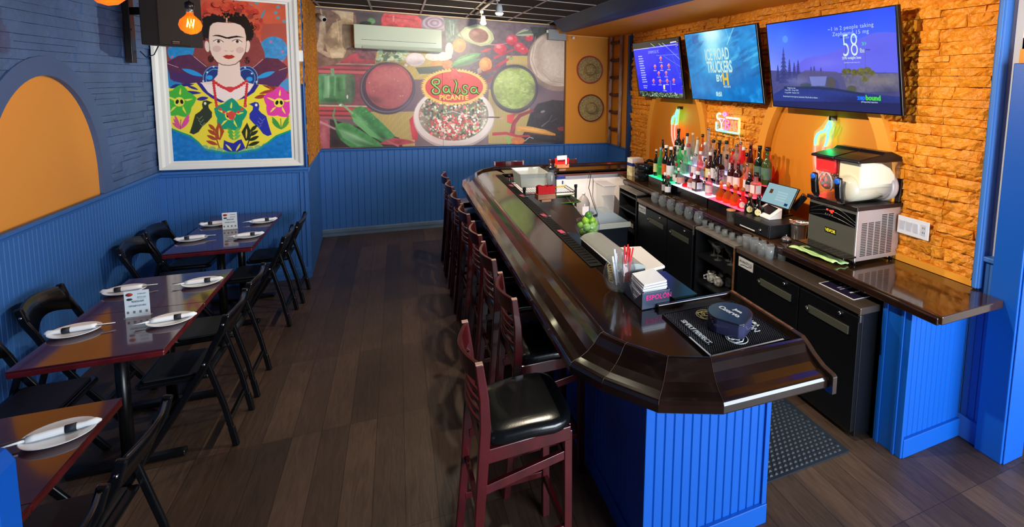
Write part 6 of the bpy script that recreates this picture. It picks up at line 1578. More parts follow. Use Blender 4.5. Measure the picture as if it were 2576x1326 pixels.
t = thing('wall_outlet', 'small outlet with plugs showing between the two far televisions', 'outlet', (XR - .06, 4.97, 2.03))
MB().box(0, .01, 0, .08, 0, .11).build('plate', mat('plate_white'), t); MB().box(-.04, 0, .02, .06, .02, .06).build('plug', BKP, t)

# ------------------------------------------------------------------ left wall speaker, bulbs, track
t = thing('pole_bracket', 'vertical dark mounting rail on the left wall holding the loudspeaker', 'bracket', (XL + .02, 5.62, 2.17))
MB().box(0, .045, -.04, .04, 0, .80).build('rail', mat('dark_brown_metal', '1c1412', .35), t, bevel=.004)
MB().bar((.045, 0, .42), (.18, -.12, .42), .04, .06).build('arm', mat('dark_brown_metal'), t)
MB().sphere((.05, -.03, .27), .008, 8, 6).build('screw', STL, t)
t = thing('loudspeaker', 'large black loudspeaker hung high on the left wall in front of the portrait', 'speaker', (-1.63, 5.10, 2.305), 0)
SPB = mat('speaker_black', '14100e', .55); SPG = mat('speaker_grille', '241e1a', .8, bump=(200, .6, .003))
MB().prism([(-.105, .0), (.0, .0), (.185, .03), (.20, .24), (-.06, .26), (-.115, .15)], 0, .62).build('cabinet', SPB, t, bevel=.006)
MB().bar((.0, -.004, .0), (.0, -.004, .0001), .001, .001)
vs = [(.004, -.006, .01), (.183, .0235, .01), (.183, .0235, .61), (.004, -.006, .61), (.004, .002, .01), (.183, .031, .01), (.183, .031, .61), (.004, .002, .61)]
MB().add(vs, [(0, 1, 2, 3), (0, 4, 5, 1), (1, 5, 6, 2), (2, 6, 7, 3), (3, 7, 4, 0)]).build('grille', SPG, t)
MB().add([(.07, .0035, .012), (.125, .0125, .012), (.125, .0125, .04), (.07, .0035, .04)], [(0, 1, 2, 3)]).build('badge_plate', BKP, t)
mb = MB().add([(.078, .0035, .027), (.118, .0105, .027), (.118, .0105, .035), (.078, .0035, .035)], [(0, 1, 2, 3)]).add([(.078, .0035, .016), (.118, .0105, .016), (.118, .0105, .019), (.078, .0035, .019)], [(0, 1, 2, 3)])
mb.build('badge', STL, t)
tag(MB().tube([(-1.70, 5.3, 2.31), (-1.78, 5.45, 2.24), (-1.88, 5.6, 2.22), (-1.95, 5.7, 2.27)], .004, 6).build('speaker_cable', BKP), 'thin black cable looping under the loudspeaker', 'cable')
AMB = glass('amber_bulb_glass', 'ffb860', .93)
def bulb(x, y, z, lb, r=.064):
    t = thing('pendant_bulb', lb, 'pendant lamp', (x, y, z), 0, 'hanging filament bulbs')
    MB().lathe([(.0005, -r), (r * .5, -r * .87), (r * .87, -r * .5), (r, 0), (r * .87, r * .5), (r * .55, r * .86), (r * .32, r * 1.1), (.018, r * 1.35)], n=28).build('glass_globe', AMB, t)
    MB().tube([(-.018, 0, -.012), (-.012, 0, .035), (-.004, 0, -.015), (.004, 0, .035), (.012, 0, -.015), (.018, 0, .035)], .0035, 6).build('filament', emis('filament', 'ffd080', 60), t)
    MB().lathe([(.018, r * 1.3), (.019, r * 1.45), (.016, r * 1.5), (.019, r * 1.56), (.016, r * 1.62), (.016, r * 1.75)], n=16).build('screw_base', mat('polished_steel'), t)
    MB().lathe([(.020, r * 1.7), (.024, r * 1.75), (.024, r * 2.3), (.006, r * 2.5)], n=16).build('socket', BKP, t)
    MB().tube([(0, 0, r * 2.4), (0, 0, 2.98 - z)], .003, 6).build('cord', BKP, t)
    l = light('bulb_glow', 'POINT', (x, y, z), 5, (1.0, .62, .28), None, .012)
bulb(-1.15, 4.08, 2.395, 'amber globe filament bulb hanging in front of the loudspeaker', .058)
bulb(-1.15, 3.08, 2.452, 'amber globe filament bulb cut by the top edge of the picture', .066)
t = thing('light_track', 'white ceiling track carrying the spot heads', 'light track', (0, 0, 0))
MB().box(.935, .965, 1.2, 7.0, 2.955, 2.978).build('track_rail', mat('track_white', 'c8c4bc', .4), t)
def head(x, y, lit, lb):
    t = thing('track_head', lb, 'track light', (x, y, 2.95), 0, 'spot heads on the ceiling track')
    MB().box(-.02, .02, -.03, .03, -.03, .0).build('adapter', mat('track_white'), t)
    MB().tube([(0, 0, -.03), (.0, .0, -.07)], .006, 8).build('stem', mat('track_white'), t)
    MB().lathe([(.026, -.06), (.032, -.10), (.034, -.12), (.044, -.15)], (0.02, 0, 0), 18).build('lamp_shade', mat('lamp_white', 'd8dcd8', .3), t)
    MB().lathe([(.0001, -.175), (.03, -.168), (.042, -.15)], (0.02, 0, 0), 18).build('lamp_face', emis('lamp_lit', 'fff4c8', 14) if lit else mat('lamp_unlit', 'c0ccca', .3), t)
head(.95, 6.54, False, 'unlit-looking white spot head near the mural, farthest on the track')
head(.95, 5.45, True, 'glowing white spot head at the top edge of the picture')
head(.95, 3.9, True, 'white spot head further along the ceiling track above the middle stools')
head(.95, 2.9, True, 'white spot head on the ceiling track above the near stools')
# ------------------------------------------------------------------ the printed mural
MC = [(786, 19), (1421, 64), (1417.5, 363), (802, 372)]
c = Canvas(MC, 640, 350, '6a5560')
E_, P_, L_, F_ = c.ell, c.poly, c.line, c.leaf
P_([(786, 19), (1421, 64), (1420, 200), (790, 200)], '5c4c58', noise=.12)
# striped red cloth, bamboo mat
P_([(790, 140), (960, 145), (1000, 260), (800, 300)], '7a4450', noise=.1)
for k, (y, h, cl) in enumerate(((158, 3, 'b0a088'), (162, 2, '6a4048'), (166, 5, 'b8424e'), (173, 2, '7a2a36'), (176, 7, 'c05a60'), (186, 3, '8a3a44'), (262, 4, 'b8a890'), (268, 6, 'c03a44'), (276, 2, '6a1a22'), (279, 6, 'b8404a'), (287, 3, '7a2228'), (291, 5, 'a85058'))):
    P_([(800, y), (960, y + 4), (960, y + h + 4), (800, y + h)], cl)
P_([(830, 150), (900, 132), (970, 150), (960, 160), (830, 160)], 'a8404c', noise=.1)
for x0, x1, y0, y1 in ((915, 1040, 280, 366), (1225, 1330, 225, 362), (940, 1100, 130, 200), (1270, 1330, 140, 180)):
    P_([(x0, y0), (x1, y0), (x1, y1), (x0, y1)], 'c0aa62')
    for k in range(int((x1 - x0) / 3)): L_([(x0 + k * 3, y0), (x0 + k * 3, y1)], .9, '7a6a38', .75)
# chips / tortillas top left
P_([(790, 25), (860, 30), (905, 44), (905, 120), (850, 160), (800, 170)], '7a5f50', noise=.15)
P_([(800, 100), (803, 60), (815, 40), (820, 90), (812, 128), (845, 140), (826, 146), (793, 127)], 'b8a58a', noise=.12)
P_([(830, 27), (886, 32), (885, 60), (868, 75), (850, 40)], 'c0ab88', noise=.1)
P_([(812, 100), (835, 60), (865, 48), (880, 52), (892, 70), (898, 110), (870, 122), (867, 132), (862, 146), (832, 147), (822, 130)], 'b59f7c', noise=.14)
P_([(812, 100), (845, 95), (850, 110), (830, 124)], '8a735a', .7); P_([(858, 70), (890, 78), (892, 100), (866, 116)], 'a08862', .8, .1)
L_([(845, 50), (850, 90), (848, 110)], 2, 'd0bea0', .8); P_([(826, 128), (862, 124), (861, 146), (833, 147)], 'c8b692', noise=.08); L_([(805, 25), (818, 90)], 3, 'c8b8a0', .8)
# dark top, tomato, onion
P_([(890, 30), (960, 36), (955, 70), (895, 66)], '4c4448'); E_(930, 54, 10, 8, '4a7a50', noise=.3); E_(915, 60, 14, 6, '1e2a1e')
P_([(955, 45), (962, 34), (1045, 40), (1055, 50), (1055, 78), (955, 70)], 'c8424a', noise=.14); L_([(965, 42), (1040, 52)], 1.5, '8a2a30'); L_([(985, 40), (985, 55)], 4, 'd89088', .8)
E_(1088, 62, 34, 22, '8f7c92', noise=.12)
for k in range(5): E_(1088, 58, 30 - k * 6, 18 - k * 3.4, ['a896ac', '7c6a80'][k % 2], noise=.05)
P_([(1110, 46), (1145, 48), (1150, 95), (1118, 110)], '5a706a', noise=.2); L_([(1126, 50), (1130, 90)], 3, '8fa8a0', .7); L_([(1136, 60), (1135, 88)], 2.5, 'c0d0c8', .7)
# herbs, garlic
for k in range(46): E_(945 + c.rng.rand() * 75, 128 + c.rng.rand() * 26, 4 + 4 * c.rng.rand(), 3 + 3 * c.rng.rand(), ['7a9a78', '9fb89a', '4f6f54', 'b4c6a8', '5c6450'][k % 5], noise=.1)
P_([(895, 122), (945, 128), (940, 152), (900, 148)], '6f4a50', .9, .2)
E_(1040, 150, 24, 17, 'cfc4c8', noise=.06); P_([(1015, 160), (1022, 163), (1018, 168), (1012, 165)], 'e4dcdc'); E_(1098, 142, 34, 12, 'd2cfc8', noise=.06); E_(1125, 125, 10, 18, 'c8c4bc', noise=.06)
E_(1096, 162, 18, 10, 'c88a4a', noise=.1); P_([(1040, 170), (1110, 165), (1100, 185), (1050, 186)], '4c5a50')
# avocado
P_([(1145, 88), (1165, 68), (1195, 60), (1218, 66), (1235, 84), (1239, 98), (1228, 112), (1205, 116), (1180, 108), (1160, 98)], 'a8b68a'); P_([(1152, 88), (1170, 72), (1196, 65), (1215, 71), (1229, 86), (1231, 98), (1222, 108), (1204, 110), (1182, 103), (1164, 94)], 'c4cea0')
E_(1199, 89, 25, 18, '8a5a50', .2, noise=.12); E_(1193, 84, 10, 5, 'a4766a', .2, .6); L_([(1140, 60), (1170, 118)], 3, '6a5a5c', .6)
# habaneros, jalapeno, radishes
E_(1150, 114, 17, 18, 'd88848', noise=.12); E_(1217, 162, 16, 18, 'd88a48', noise=.14); E_(1121, 163, 14, 12, 'c87a44', noise=.1); P_([(1196, 175), (1204, 168), (1210, 190), (1198, 190)], 'b89a80')
F_((1128, 166), (1205, 134), 24, '4f8a52', noise=.12); F_((1142, 168), (1205, 148), 10, '5f8a6c', .8); F_((1138, 156), (1195, 136), 4, '88b488', .8)
for x, y, r in ((1284, 100, 15), (1254, 122, 16), (1303, 118, 14), (1328, 94, 10), (1315, 126, 11)): E_(x, y, r, r * .85, 'c83246', noise=.12); E_(x - 3, y - 4, r * .4, r * .25, 'e08090', 0, .7)
L_([(1228, 112), (1250, 113), (1272, 108)], 1.6, 'e0a0a8', 1, .8); F_((1205, 130), (1232, 122), 7, 'c03a4a'); L_([(1238, 146), (1288, 124)], 6, 'c02a40', .95, 3); L_([(1245, 168), (1285, 142)], 9, 'b83044', 1, 5); E_(1281, 147, 6, 4, '7a9a60')
L_([(1200, 190), (1250, 168), (1240, 196), (1215, 208)], 8, '8a2834', .9)
for k in range(6): F_((1292, 88), (1322 + k * 6, 70 + k * 3), 6, ['8a9a84', 'b0b8a0', '4f5f4c', '6a7a60', '2e3a2e', 'a0ac98'][k])
P_([(1330, 66), (1375, 68), (1376, 100), (1345, 100)], '2c2e2c', noise=.3)
# tortillas right
E_(1405, 152, 82, 78, '8c7468', noise=.06); E_(1408, 146, 78, 72, 'cbbcae', noise=.04); E_(1410, 144, 70, 64, 'b9a89a', noise=.05); E_(1416, 140, 62, 56, 'c6b7a8', noise=.05); L_([(1360, 180), (1385, 205), (1420, 210)], 2, '9a8474', .7); L_([(1345, 90), (1335, 150), (1350, 190)], 2, '9a8474', .8)
# green bell pepper
for x, w, cl in ((812, 15, '4f9060'), (836, 22, '3f7a4c'), (862, 22, '46824f'), (878, 12, '4f6a54')): P_([(x - w, 196), (x - w * .6, 186), (x + w * .6, 186), (x + w, 196), (x + w, 240), (x + w * .6, 258), (x - w * .6, 260), (x - w, 244)], cl, noise=.08)
P_([(815, 192), (828, 190), (828, 245), (813, 246)], '7ab488', .8); L_([(842, 192), (841, 240)], 5, '6aa878', .7); P_([(830, 172), (839, 172), (840, 190), (832, 190)], '6a9a74'); E_(872, 243, 2, 5, 'c0e0c8')
# salsa bowl, guacamole bowl
E_(971, 222, 69.5, 65.5, '4a404e'); E_(971, 220, 66, 62, '6f6678'); E_(972, 219, 64.5, 60.5, '443a46'); E_(975, 216, 58, 57, 'a8525a', noise=.05); E_(975, 216, 52, 50, 'ae5c60', noise=.05)
c.specks(975, 216, 50, 50, 26, ['d89a90', 'c07a74', '8a3a44', 'e0c0b0'], .6, 1.6)
E_(1291, 224, 61, 62, '362e38'); E_(1291, 222, 58, 58, '4c424c'); E_(1291, 222, 54, 53, '9cb45c', noise=.10)
for k in range(60):
    a = c.rng.rand() * 6.28; r = 46 * math.sqrt(c.rng.rand()); x, y = 1291 + r * math.cos(a), 222 + r * math.sin(a)
    F_((x - 7, y), (x + 7 * c.rng.rand(), y + 5 * c.rng.randn()), 3 + 3 * c.rng.rand(), ['b4cc74', '86a048', 'c4d88c', '7a9440'][k % 4], .7)
# long green chillies bottom left
P_([(800, 295), (825, 300), (835, 370), (802, 370)], 'a04a58', noise=.1); P_([(830, 298), (1000, 345), (1010, 368), (830, 369)], '2a1c22', .9)
L_([(801, 302), (842, 322), (862, 330)], 6, 'c08a98', .9, 3)
P_([(842, 320), (848, 310), (862, 306), (880, 310), (920, 335), (950, 355), (962, 367), (880, 368), (856, 350)], '3f8a48', noise=.1); P_([(848, 322), (868, 328), (940, 362), (900, 366), (862, 345)], '7ab084', .7)
P_([(880, 288), (888, 272), (905, 266), (920, 272), (960, 310), (990, 340), (985, 350), (960, 356), (930, 340), (890, 305)], '3f8c4c', noise=.1); P_([(884, 292), (900, 300), (950, 340), (975, 355), (930, 342), (888, 306)], '6ab46c', .9); c.specks(915, 295, 26, 18, 40, ['7ac488', '5aa468'], .6, 2)
L_([(848, 316), (838, 290), (842, 270)], 6, '5a9460', 1, 3); L_([(886, 285), (870, 270), (856, 260)], 6, '7aac7c', 1, 4); E_(855, 263, 3, 2.5, 'e8f0e8')
P_([(950, 360), (985, 345), (1020, 350), (1045, 358), (1000, 364)], 'b84450', noise=.1); P_([(1026, 300), (1036, 290), (1048, 330), (1046, 352), (1034, 350)], 'c02a3a'); L_([(965, 350), (1000, 366)], 5, 'c86a74')
# pico de gallo bowl
E_(1138, 296, 103, 78, 'b8a8a4'); E_(1138, 294, 101, 74, 'e6dcda'); E_(1137, 290, 88, 64, '6e6a56')
c.specks(1137, 288, 86, 62, 700, ['e8e4d0', 'c8d8a0', '5f7a48', '3c4a38', 'b8504a', 'd87a70', 'f0ece0', '2e3432', 'a8c080'], 1.6, 4.6)
c.specks(1137, 320, 66, 32, 170, ['d84a48', 'c83a3c', 'e8847a', 'f4e8e0'], 2, 5)
L_([(1110, 285), (1135, 280), (1160, 288), (1200, 296)], 2, 'd8d0cc', .9); L_([(1198, 295), (1258, 296)], 3, '3a2428'); E_(1258, 298, 6, 3, 'c8988c')
# chillies bottom right
P_([(1318, 330), (1330, 290), (1350, 262), (1390, 252), (1419, 255), (1418, 362), (1300, 362)], '241c22', noise=.25)
L_([(1360, 320), (1380, 305), (1388, 290)], 2.4, '8a8290', .9); E_(1364, 282, 6, 3, '9a94a0', -.3); L_([(1385, 308), (1400, 300)], 1.8, '8a8290', .8)
L_([(1285, 340), (1290, 310), (1305, 292), (1340, 278)], 13, '8a2430', 1, 7); L_([(1235, 338), (1270, 336), (1300, 344), (1330, 343)], 8, 'b8282e', 1, 5); P_([(1272, 290), (1294, 286), (1286, 310), (1272, 318)], 'd83a38'); P_([(1270, 308), (1284, 314), (1278, 318), (1271, 317)], '88b850')
P_([(1296, 322), (1306, 318), (1330, 319), (1370, 328), (1396, 338), (1397, 343), (1380, 342), (1330, 334), (1300, 331)], 'e0983a', noise=.06); F_((1300, 322), (1390, 338), 4, 'f0bc60', .8)
E_(1300, 355, 18, 9, 'd87a3a', noise=.1); L_([(1318, 356), (1330, 346), (1345, 352)], 1.6, 'e0d8d8'); L_([(1340, 350), (1415, 362)], 8, '141014'); P_([(1400, 322), (1418, 320), (1418, 332), (1404, 330)], '8a2832'); L_([(1272, 345), (1280, 362)], 9, '8ab858')
S_ = c.soft
for (x, y, rx, ry, cl, al, ro) in (
    (820, 90, 14, 40, '5a4436', .5, .2), (870, 70, 30, 14, '6a5240', .45, .5), (848, 112, 18, 10, '5f4a38', .55, .3), (880, 100, 12, 20, 'd8c4a0', .4, 0), (846, 138, 14, 8, 'e0d0b0', .5, 0), (862, 38, 16, 8, 'd8c8a8', .5, 0),
    (800, 150, 16, 20, '5a3c34', .6, 0), (812, 218, 6, 26, '1e5a34', .5, 0), (826, 215, 5, 24, 'a8dcb4', .55, 0), (850, 215, 5, 28, '1c4a2c', .6, 0), (864, 212, 5, 20, '8cc49c', .45, 0), (886, 222, 6, 30, '2a4034', .6, 0), (836, 252, 40, 8, '1e3a28', .6, 0), (838, 190, 30, 5, '8ab898', .4, 0),
    (975, 232, 50, 34, '8a3a48', .35, 0), (965, 196, 40, 22, 'c47a78', .4, 0), (972, 160, 60, 8, '2a2230', .5, 0), (1020, 262, 30, 14, '6f6080', .5, -.7),
    (1291, 245, 48, 24, '86a048', .4, 0), (1280, 200, 40, 22, 'c0d488', .45, 0), (1291, 168, 44, 8, '2c242e', .5, 0), (1330, 262, 20, 20, '6a5e6a', .4, 0),
    (925, 302, 16, 34, '1e5a2c', .5, -.9), (905, 300, 8, 34, '9ae0a0', .5, -.85), (955, 338, 10, 26, '245c30', .5, -.9), (870, 322, 20, 8, '2a6a34', .5, .5), (890, 340, 40, 7, 'a8e0b0', .5, .5), (920, 362, 40, 7, '1e5226', .6, .3), (850, 340, 8, 20, '1c4a24', .5, 0),
    (1000, 356, 26, 8, '7a1c28', .5, 0), (1034, 325, 8, 30, 'e05060', .45, 0), (815, 340, 10, 30, 'c88090', .5, 0), (845, 355, 16, 12, '140a10', .6, 0), (960, 345, 14, 8, '1a1014', .4, .8),
    (1138, 365, 80, 10, 'b8a8a0', .5, 0), (1060, 300, 16, 50, 'bfb0ae', .5, 0), (1215, 310, 14, 50, 'f8f0ee', .5, 0), (1100, 345, 34, 14, 'c84a48', .25, 0), (1075, 285, 20, 24, '2a2c24', .35, 0),
    (1200, 92, 22, 16, '6a3a34', .5, 0), (1190, 82, 12, 7, 'c09088', .6, 0), (1165, 100, 18, 8, '8fa070', .5, .4), (1215, 72, 24, 6, 'e0e8c0', .5, .3),
    (1150, 108, 10, 8, 'f0b070', .6, 0), (1156, 124, 12, 8, 'a85a28', .5, 0), (1214, 154, 9, 8, 'f8b878', .6, 0), (1222, 172, 10, 7, 'a85a28', .5, 0),
    (1165, 150, 34, 5, '9ad09a', .5, -.4), (1160, 160, 34, 6, '2a5a30', .5, -.4),
    (1278, 94, 7, 6, 'f0a0b0', .6, 0), (1248, 116, 7, 6, 'f0a0b0', .6, 0), (1298, 112, 6, 6, 'e898a8', .6, 0), (1290, 110, 14, 10, '7a1428', .4, 0), (1262, 132, 14, 6, '7a1428', .5, 0),
    (1400, 150, 40, 44, 'd8ccc0', .5, 0), (1356, 150, 12, 50, '9a8474', .5, 0), (1385, 212, 30, 10, '8a7868', .5, 0), (1408, 100, 30, 10, 'a89888', .4, 0), (1350, 222, 24, 20, '2c2430', .5, 0),
    (1038, 142, 14, 10, 'eee6ea', .6, 0), (1050, 158, 18, 8, '8a7c84', .5, 0), (1096, 136, 22, 7, 'f0eeea', .5, 0), (1100, 60, 16, 8, 'c0b0c4', .4, 0),
    (1000, 52, 30, 8, 'e07878', .45, 0), (1000, 74, 40, 6, '8a2028', .5, 0), (920, 40, 30, 8, '2c2428', .5, 0), (1370, 80, 26, 14, '1a1c1c', .5, 0), (1260, 50, 60, 8, '3a3038', .5, 0),
    (1345, 326, 40, 3, 'f8cc78', .6, .12), (1350, 338, 40, 3, 'a86418', .5, .12), (1390, 300, 30, 34, '0e0a0e', .5, 0), (1360, 290, 20, 8, '4a3c48', .5, -.5), (1290, 320, 5, 20, 'e06060', .4, .4), (1300, 285, 20, 6, '5a1420', .5, -.4),
    (1240, 250, 20, 40, '6f5a40', .4, 0), (940, 250, 30, 12, '3a2c34', .5, .4), (895, 165, 30, 14, '5a3a40', .5, 0), (1090, 180, 30, 10, '3a4440', .4, 0), (1210, 190, 20, 16, '3a2a34', .5, 0)): S_(x, y, rx, ry, cl, al, ro)
# haze of faded print
c.a[:] = np.clip(c.a * .94 + np.array([.66, .60, .62]) * .12, 0, 1)
# emblem
cx_, cy2 = 1138, 219
pts = []
for k in range(120):
    a = 2 * PI * k / 120; r = 1.0 + (.06 if k % 2 else -.03) + .03 * c.rng.rand(); pts.append((cx_ + 80 * r * math.cos(a), cy2 + 44 * r * math.sin(a)))
P_(pts, 'f0c060'); E_(cx_, cy2, 73, 39, 'b8403c'); E_(cx_, cy2, 71.5, 37.5, 'd23a38')
for q in ([(1132, 172), (1126, 190), (1116, 196), (1120, 199), (1134, 192), (1138, 178)], [(1136, 172), (1140, 188), (1156, 196), (1162, 194), (1150, 186), (1142, 172)], [(1132, 176), (1130, 198), (1122, 202), (1136, 200), (1140, 180)]): P_(q, 'a83432'); P_([((x + 1136) / 2 + (x - 1136) * .38, (y + 186) / 2 + (y - 186) * .38) for x, y in q], 'd8504c')
mur = c.result()
mural = thing('wall_mural', 'huge printed wall mural of salsas, chillies and vegetables with the Salsa Picante emblem', 'mural', (0, 0, 0))
PM = print_mat('mural_print', .38)
mtl, mtr, mbl = Vector((-.93, YB - .012, 2.968)), Vector((2.34, YB - .012, 2.968)), Vector((-.93, YB - .012, 1.172))
picture('mural_sheet', mur, mtl, mtr, mbl, PM, mural, .01)
def mpt(x, y, yy=YB - .0135):
    q = c.T([(x, y)])[0]; return (mtl.x + (mtr.x - mtl.x) * q[0] / c.W, yy, mtl.z + (mbl.z - mtl.z) * q[1] / c.H)
def curl(pts, w, m, name, par):
    P3 = [Vector(mpt(*p)) for p in pts]
    return MB().tube(P3, [w] * len(P3), 6).build(name, m, par)
for (m_, w_, dy) in ((mat('letter_dark', '2c3a24', .5), .044, .000), (mat('letter_green', '9ccc80', .5), .030, .007)):
    o_ = lambda pts: [(x, y) for x, y in pts]
    mb = MB()
    def cc(cx0, cy0, rx, ry, a0, a1, n=14): return [(cx0 + rx * math.cos(a0 + (a1 - a0) * i / n), cy0 + ry * math.sin(a0 + (a1 - a0) * i / n)) for i in range(n + 1)]
    strokes = [cc(1094, 207, 6, 5, PI * .9, -PI * .2, 8) + cc(1092, 207, 10, 8, -PI * .1, -PI * 1.25, 12) + [(1090, 217), (1098, 223)] + cc(1092, 229, 9, 7, -.5, PI * 1.3, 14) + [(1086, 226)],
               cc(1117, 225, 7, 8, -.6, -2 * PI - .2, 16) + [(1124, 218), (1125, 232), (1131, 236)],
               [(1139, 200), (1144, 210), (1142, 222), (1138, 234), (1146, 238), (1153, 230), (1150, 222)],
               cc(1166, 220, 5, 5, -.2, -PI * 1.3, 10) + [(1163, 225), (1170, 228)] + cc(1164, 232, 6, 5, -.4, PI * 1.1, 10),
               cc(1187, 227, 7, 7, -.6, -2 * PI - .2, 16) + [(1194, 219), (1195, 232), (1202, 237)]]
    for s_ in strokes: mb.tube([Vector(mpt(x, y, YB - .0135 - dy * .3)) for x, y in s_], w_ / 2, 6)
    for v in range(len(mb.v)):
        x, y, z = mb.v[v]; yc_ = YB - .0135 - dy * .3; mb.v[v] = (x, yc_ + (y - yc_) * .12, z)
    mb.build('salsa_lettering', m_, mural)
text('picante_lettering', 'PICANTE', .095, mat('letter_yellow', 'f0d870', .5), mural, frame(mpt(1137.5, 246), Vector(mpt(1180, 247)) - Vector(mpt(1095, 247)), (0, 0, 1)), .0006, .98, sp=1.06, bold=.003)
# folds where the sheets meet
MB().box(mpt(1108, 200)[0] - .002, mpt(1108, 200)[0] + .002, YB - .0135, YB - .0125, 1.175, 2.2).build('sheet_seam', mat('seam_grey', '4c444c', .5), mural)

# ------------------------------------------------------------------ the framed portrait print
PX0, PX1, PZ0, PZ1, PY = -1.905, -.97, 1.272, 2.80, YF - .027
PCOR = [(407.3, -14.5), (719.6, 9.8), (736.4, 397.7), (436.3, 406.8)]
c = Canvas(PCOR, 300, 500, 'b8503c')
E_, P_, L_, F_ = c.ell, c.poly, c.line, c.leaf
H2, W2 = c.a.shape[:2]; yy, xx = np.mgrid[0:H2, 0:W2] / np.array([H2, W2]).reshape(2, 1, 1); nz = c.fnoise((H2, W2), 90)
c.a[:] = np.array([.80, .36, .26]) * (1 + .06 * nz[..., None]); 
P_([(395, 110), (440, 108), (520, 108), (520, 240), (425, 225)], '8a4a48'); P_([(660, 60), (735, 60), (735, 220), (650, 200)], 'a85046', .8)
for x, y in ((602, 0), (630, 15), (646, 8), (700, 18), (713, 10), (694, 32), (700, 45), (715, 54)): E_(x, y, 4.5, 4, '5a9aa8')
F_((655, 52), (668, 22), 6, '5f8fa0')
# blue fans, maroon leaves
E_(462, 130, 40, 30, '2f8fd0', 0, 1, .06); E_(462, 130, 42, 32, 'b0506a', 0, .0); E_(688, 128, 36, 36, '3a90cc', .3, 1, .08)
for x, y in ((430, 117), (434, 143), (655, 106), (682, 105), (711, 130), (709, 154)): E_(x, y, 3.4, 3, 'c87098')
P_([(418, 225), (418, 170), (440, 190), (470, 225), (440, 232)], '2c86c8'); P_([(736, 228), (735, 190), (718, 200), (700, 215), (715, 228)], '4a94cc')
P_([(484, 150), (492, 110), (505, 85), (560, 60), (620, 60), (648, 90), (665, 130), (668, 148), (640, 175), (600, 195), (540, 195), (500, 165)], '8c4340', noise=.05)
P_([(420, 157), (450, 140), (480, 137), (510, 155), (540, 185), (560, 225), (470, 212), (430, 200), (424, 175)], '5a2f50', noise=.06); P_([(430, 180), (500, 190), (540, 215), (475, 212), (436, 204)], '4a2c68', .9)
P_([(722, 166), (700, 148), (670, 145), (645, 160), (620, 185), (620, 222), (700, 218), (720, 195), (726, 178)], '5e3048', noise=.06); P_([(718, 178), (650, 195), (625, 218), (700, 216), (718, 198)], '54305f', .9)
L_([(488, 142), (520, 168)], 1.6, 'd8a8a0'); L_([(662, 149), (636, 171)], 1.6, 'd8a8a0'); L_([(422, 160), (450, 170)], 1.4, 'c8a0a8'); L_([(702, 177), (722, 170)], 1.4, 'c8a0a8')
F_((458, 173), (512, 192), 12, '2a9ae0'); F_((692, 180), (645, 197), 12, '2a9ae0')
# lace collar behind the neck
E_(541, 197, 30, 32, '243a80'); E_(620, 197, 26, 32, '243a80')
for x in (541, 620):
    for r in (29, 22): 
        pts = [(x + r * math.cos(a), 197 + r * 1.05 * math.sin(a)) for a in np.linspace(0, 2 * PI, 36)]
        L_(pts, 1.4, '7ac0f0')
E_(528, 195, 8, 6, '30a0e8'); E_(628, 199, 8, 6, '30a0e8')
for x, y in ((522, 182), (538, 168), (512, 204), (617, 170), (634, 185), (646, 206)): E_(x, y, 2.4, 2.4, 'c0e0f4')
# hair and flower crown
pts = [(508, 48), (522, 40), (540, 42), (556, 48), (572, 46), (590, 44), (604, 40), (620, 42), (626, 52), (630, 70), (638, 85), (630, 100), (618, 103), (614, 80), (600, 60), (578, 55), (556, 56), (534, 60), (528, 75), (526, 98), (514, 95), (506, 80), (512, 60)]
hair_pts = pts
for k in range(150):
    x = 572 + c.rng.randn() * 32; y = 10 + c.rng.rand() * 24
    E_(x, y, 5 + 5 * c.rng.rand(), 4 + 4 * c.rng.rand(), ['c84634', 'd8583e', 'b83a2c', 'cf4e3a'][k % 4], 0, .9)
for k in range(60):
    x, y = (506, 62) if k % 2 else (648, 66); E_(x + c.rng.randn() * 6, y + c.rng.randn() * 12 - 16 * (k % 2), 5, 5, ['c84a38', 'a83c30', 'd05a40'][k % 3], 0, .85)
for x, y, r in ((575, 5, 16), (568, 22, 14), (545, 12, 14), (600, 20, 14), (645, 42, 12), (636, 70, 10), (522, 40, 12)):
    for k in range(5):
        a = c.rng.rand() * 6; L_([(x + r * .7 * math.cos(a), y + r * .5 * math.sin(a)), (x + r * math.cos(a + .5), y + r * .6 * math.sin(a + .5)), (x + r * .8 * math.cos(a + 1), y + r * .6 * math.sin(a + 1))], 2.2, '5a1c16', .85)
E_(601, 28, 9, 8, '8a3a30', 0, .8); E_(630, 42, 8, 7, '8a3a32', 0, .8)
P_(hair_pts, '221c18'); c.specks(516, 75, 12, 26, 60, ['221c18'], 2, 5); c.specks(628, 78, 10, 26, 60, ['221c18'], 2, 5); c.specks(575, 42, 50, 9, 60, ['221c18'], 2, 5)
L_([(571, 45), (571, 58)], 3.2, 'e8c8b0')
# neck, shoulders
P_([(551, 150), (603, 152), (606, 190), (618, 206), (640, 212), (628, 232), (612, 245), (585, 256), (572, 258), (556, 254), (530, 240), (514, 225), (504, 208), (535, 204), (548, 188)], 'f0d8cc'); P_([(506, 208), (535, 214), (560, 222), (600, 222), (625, 214), (640, 212), (628, 232), (612, 245), (585, 256), (572, 258), (556, 254), (530, 240), (514, 225)], 'f4e4e0')
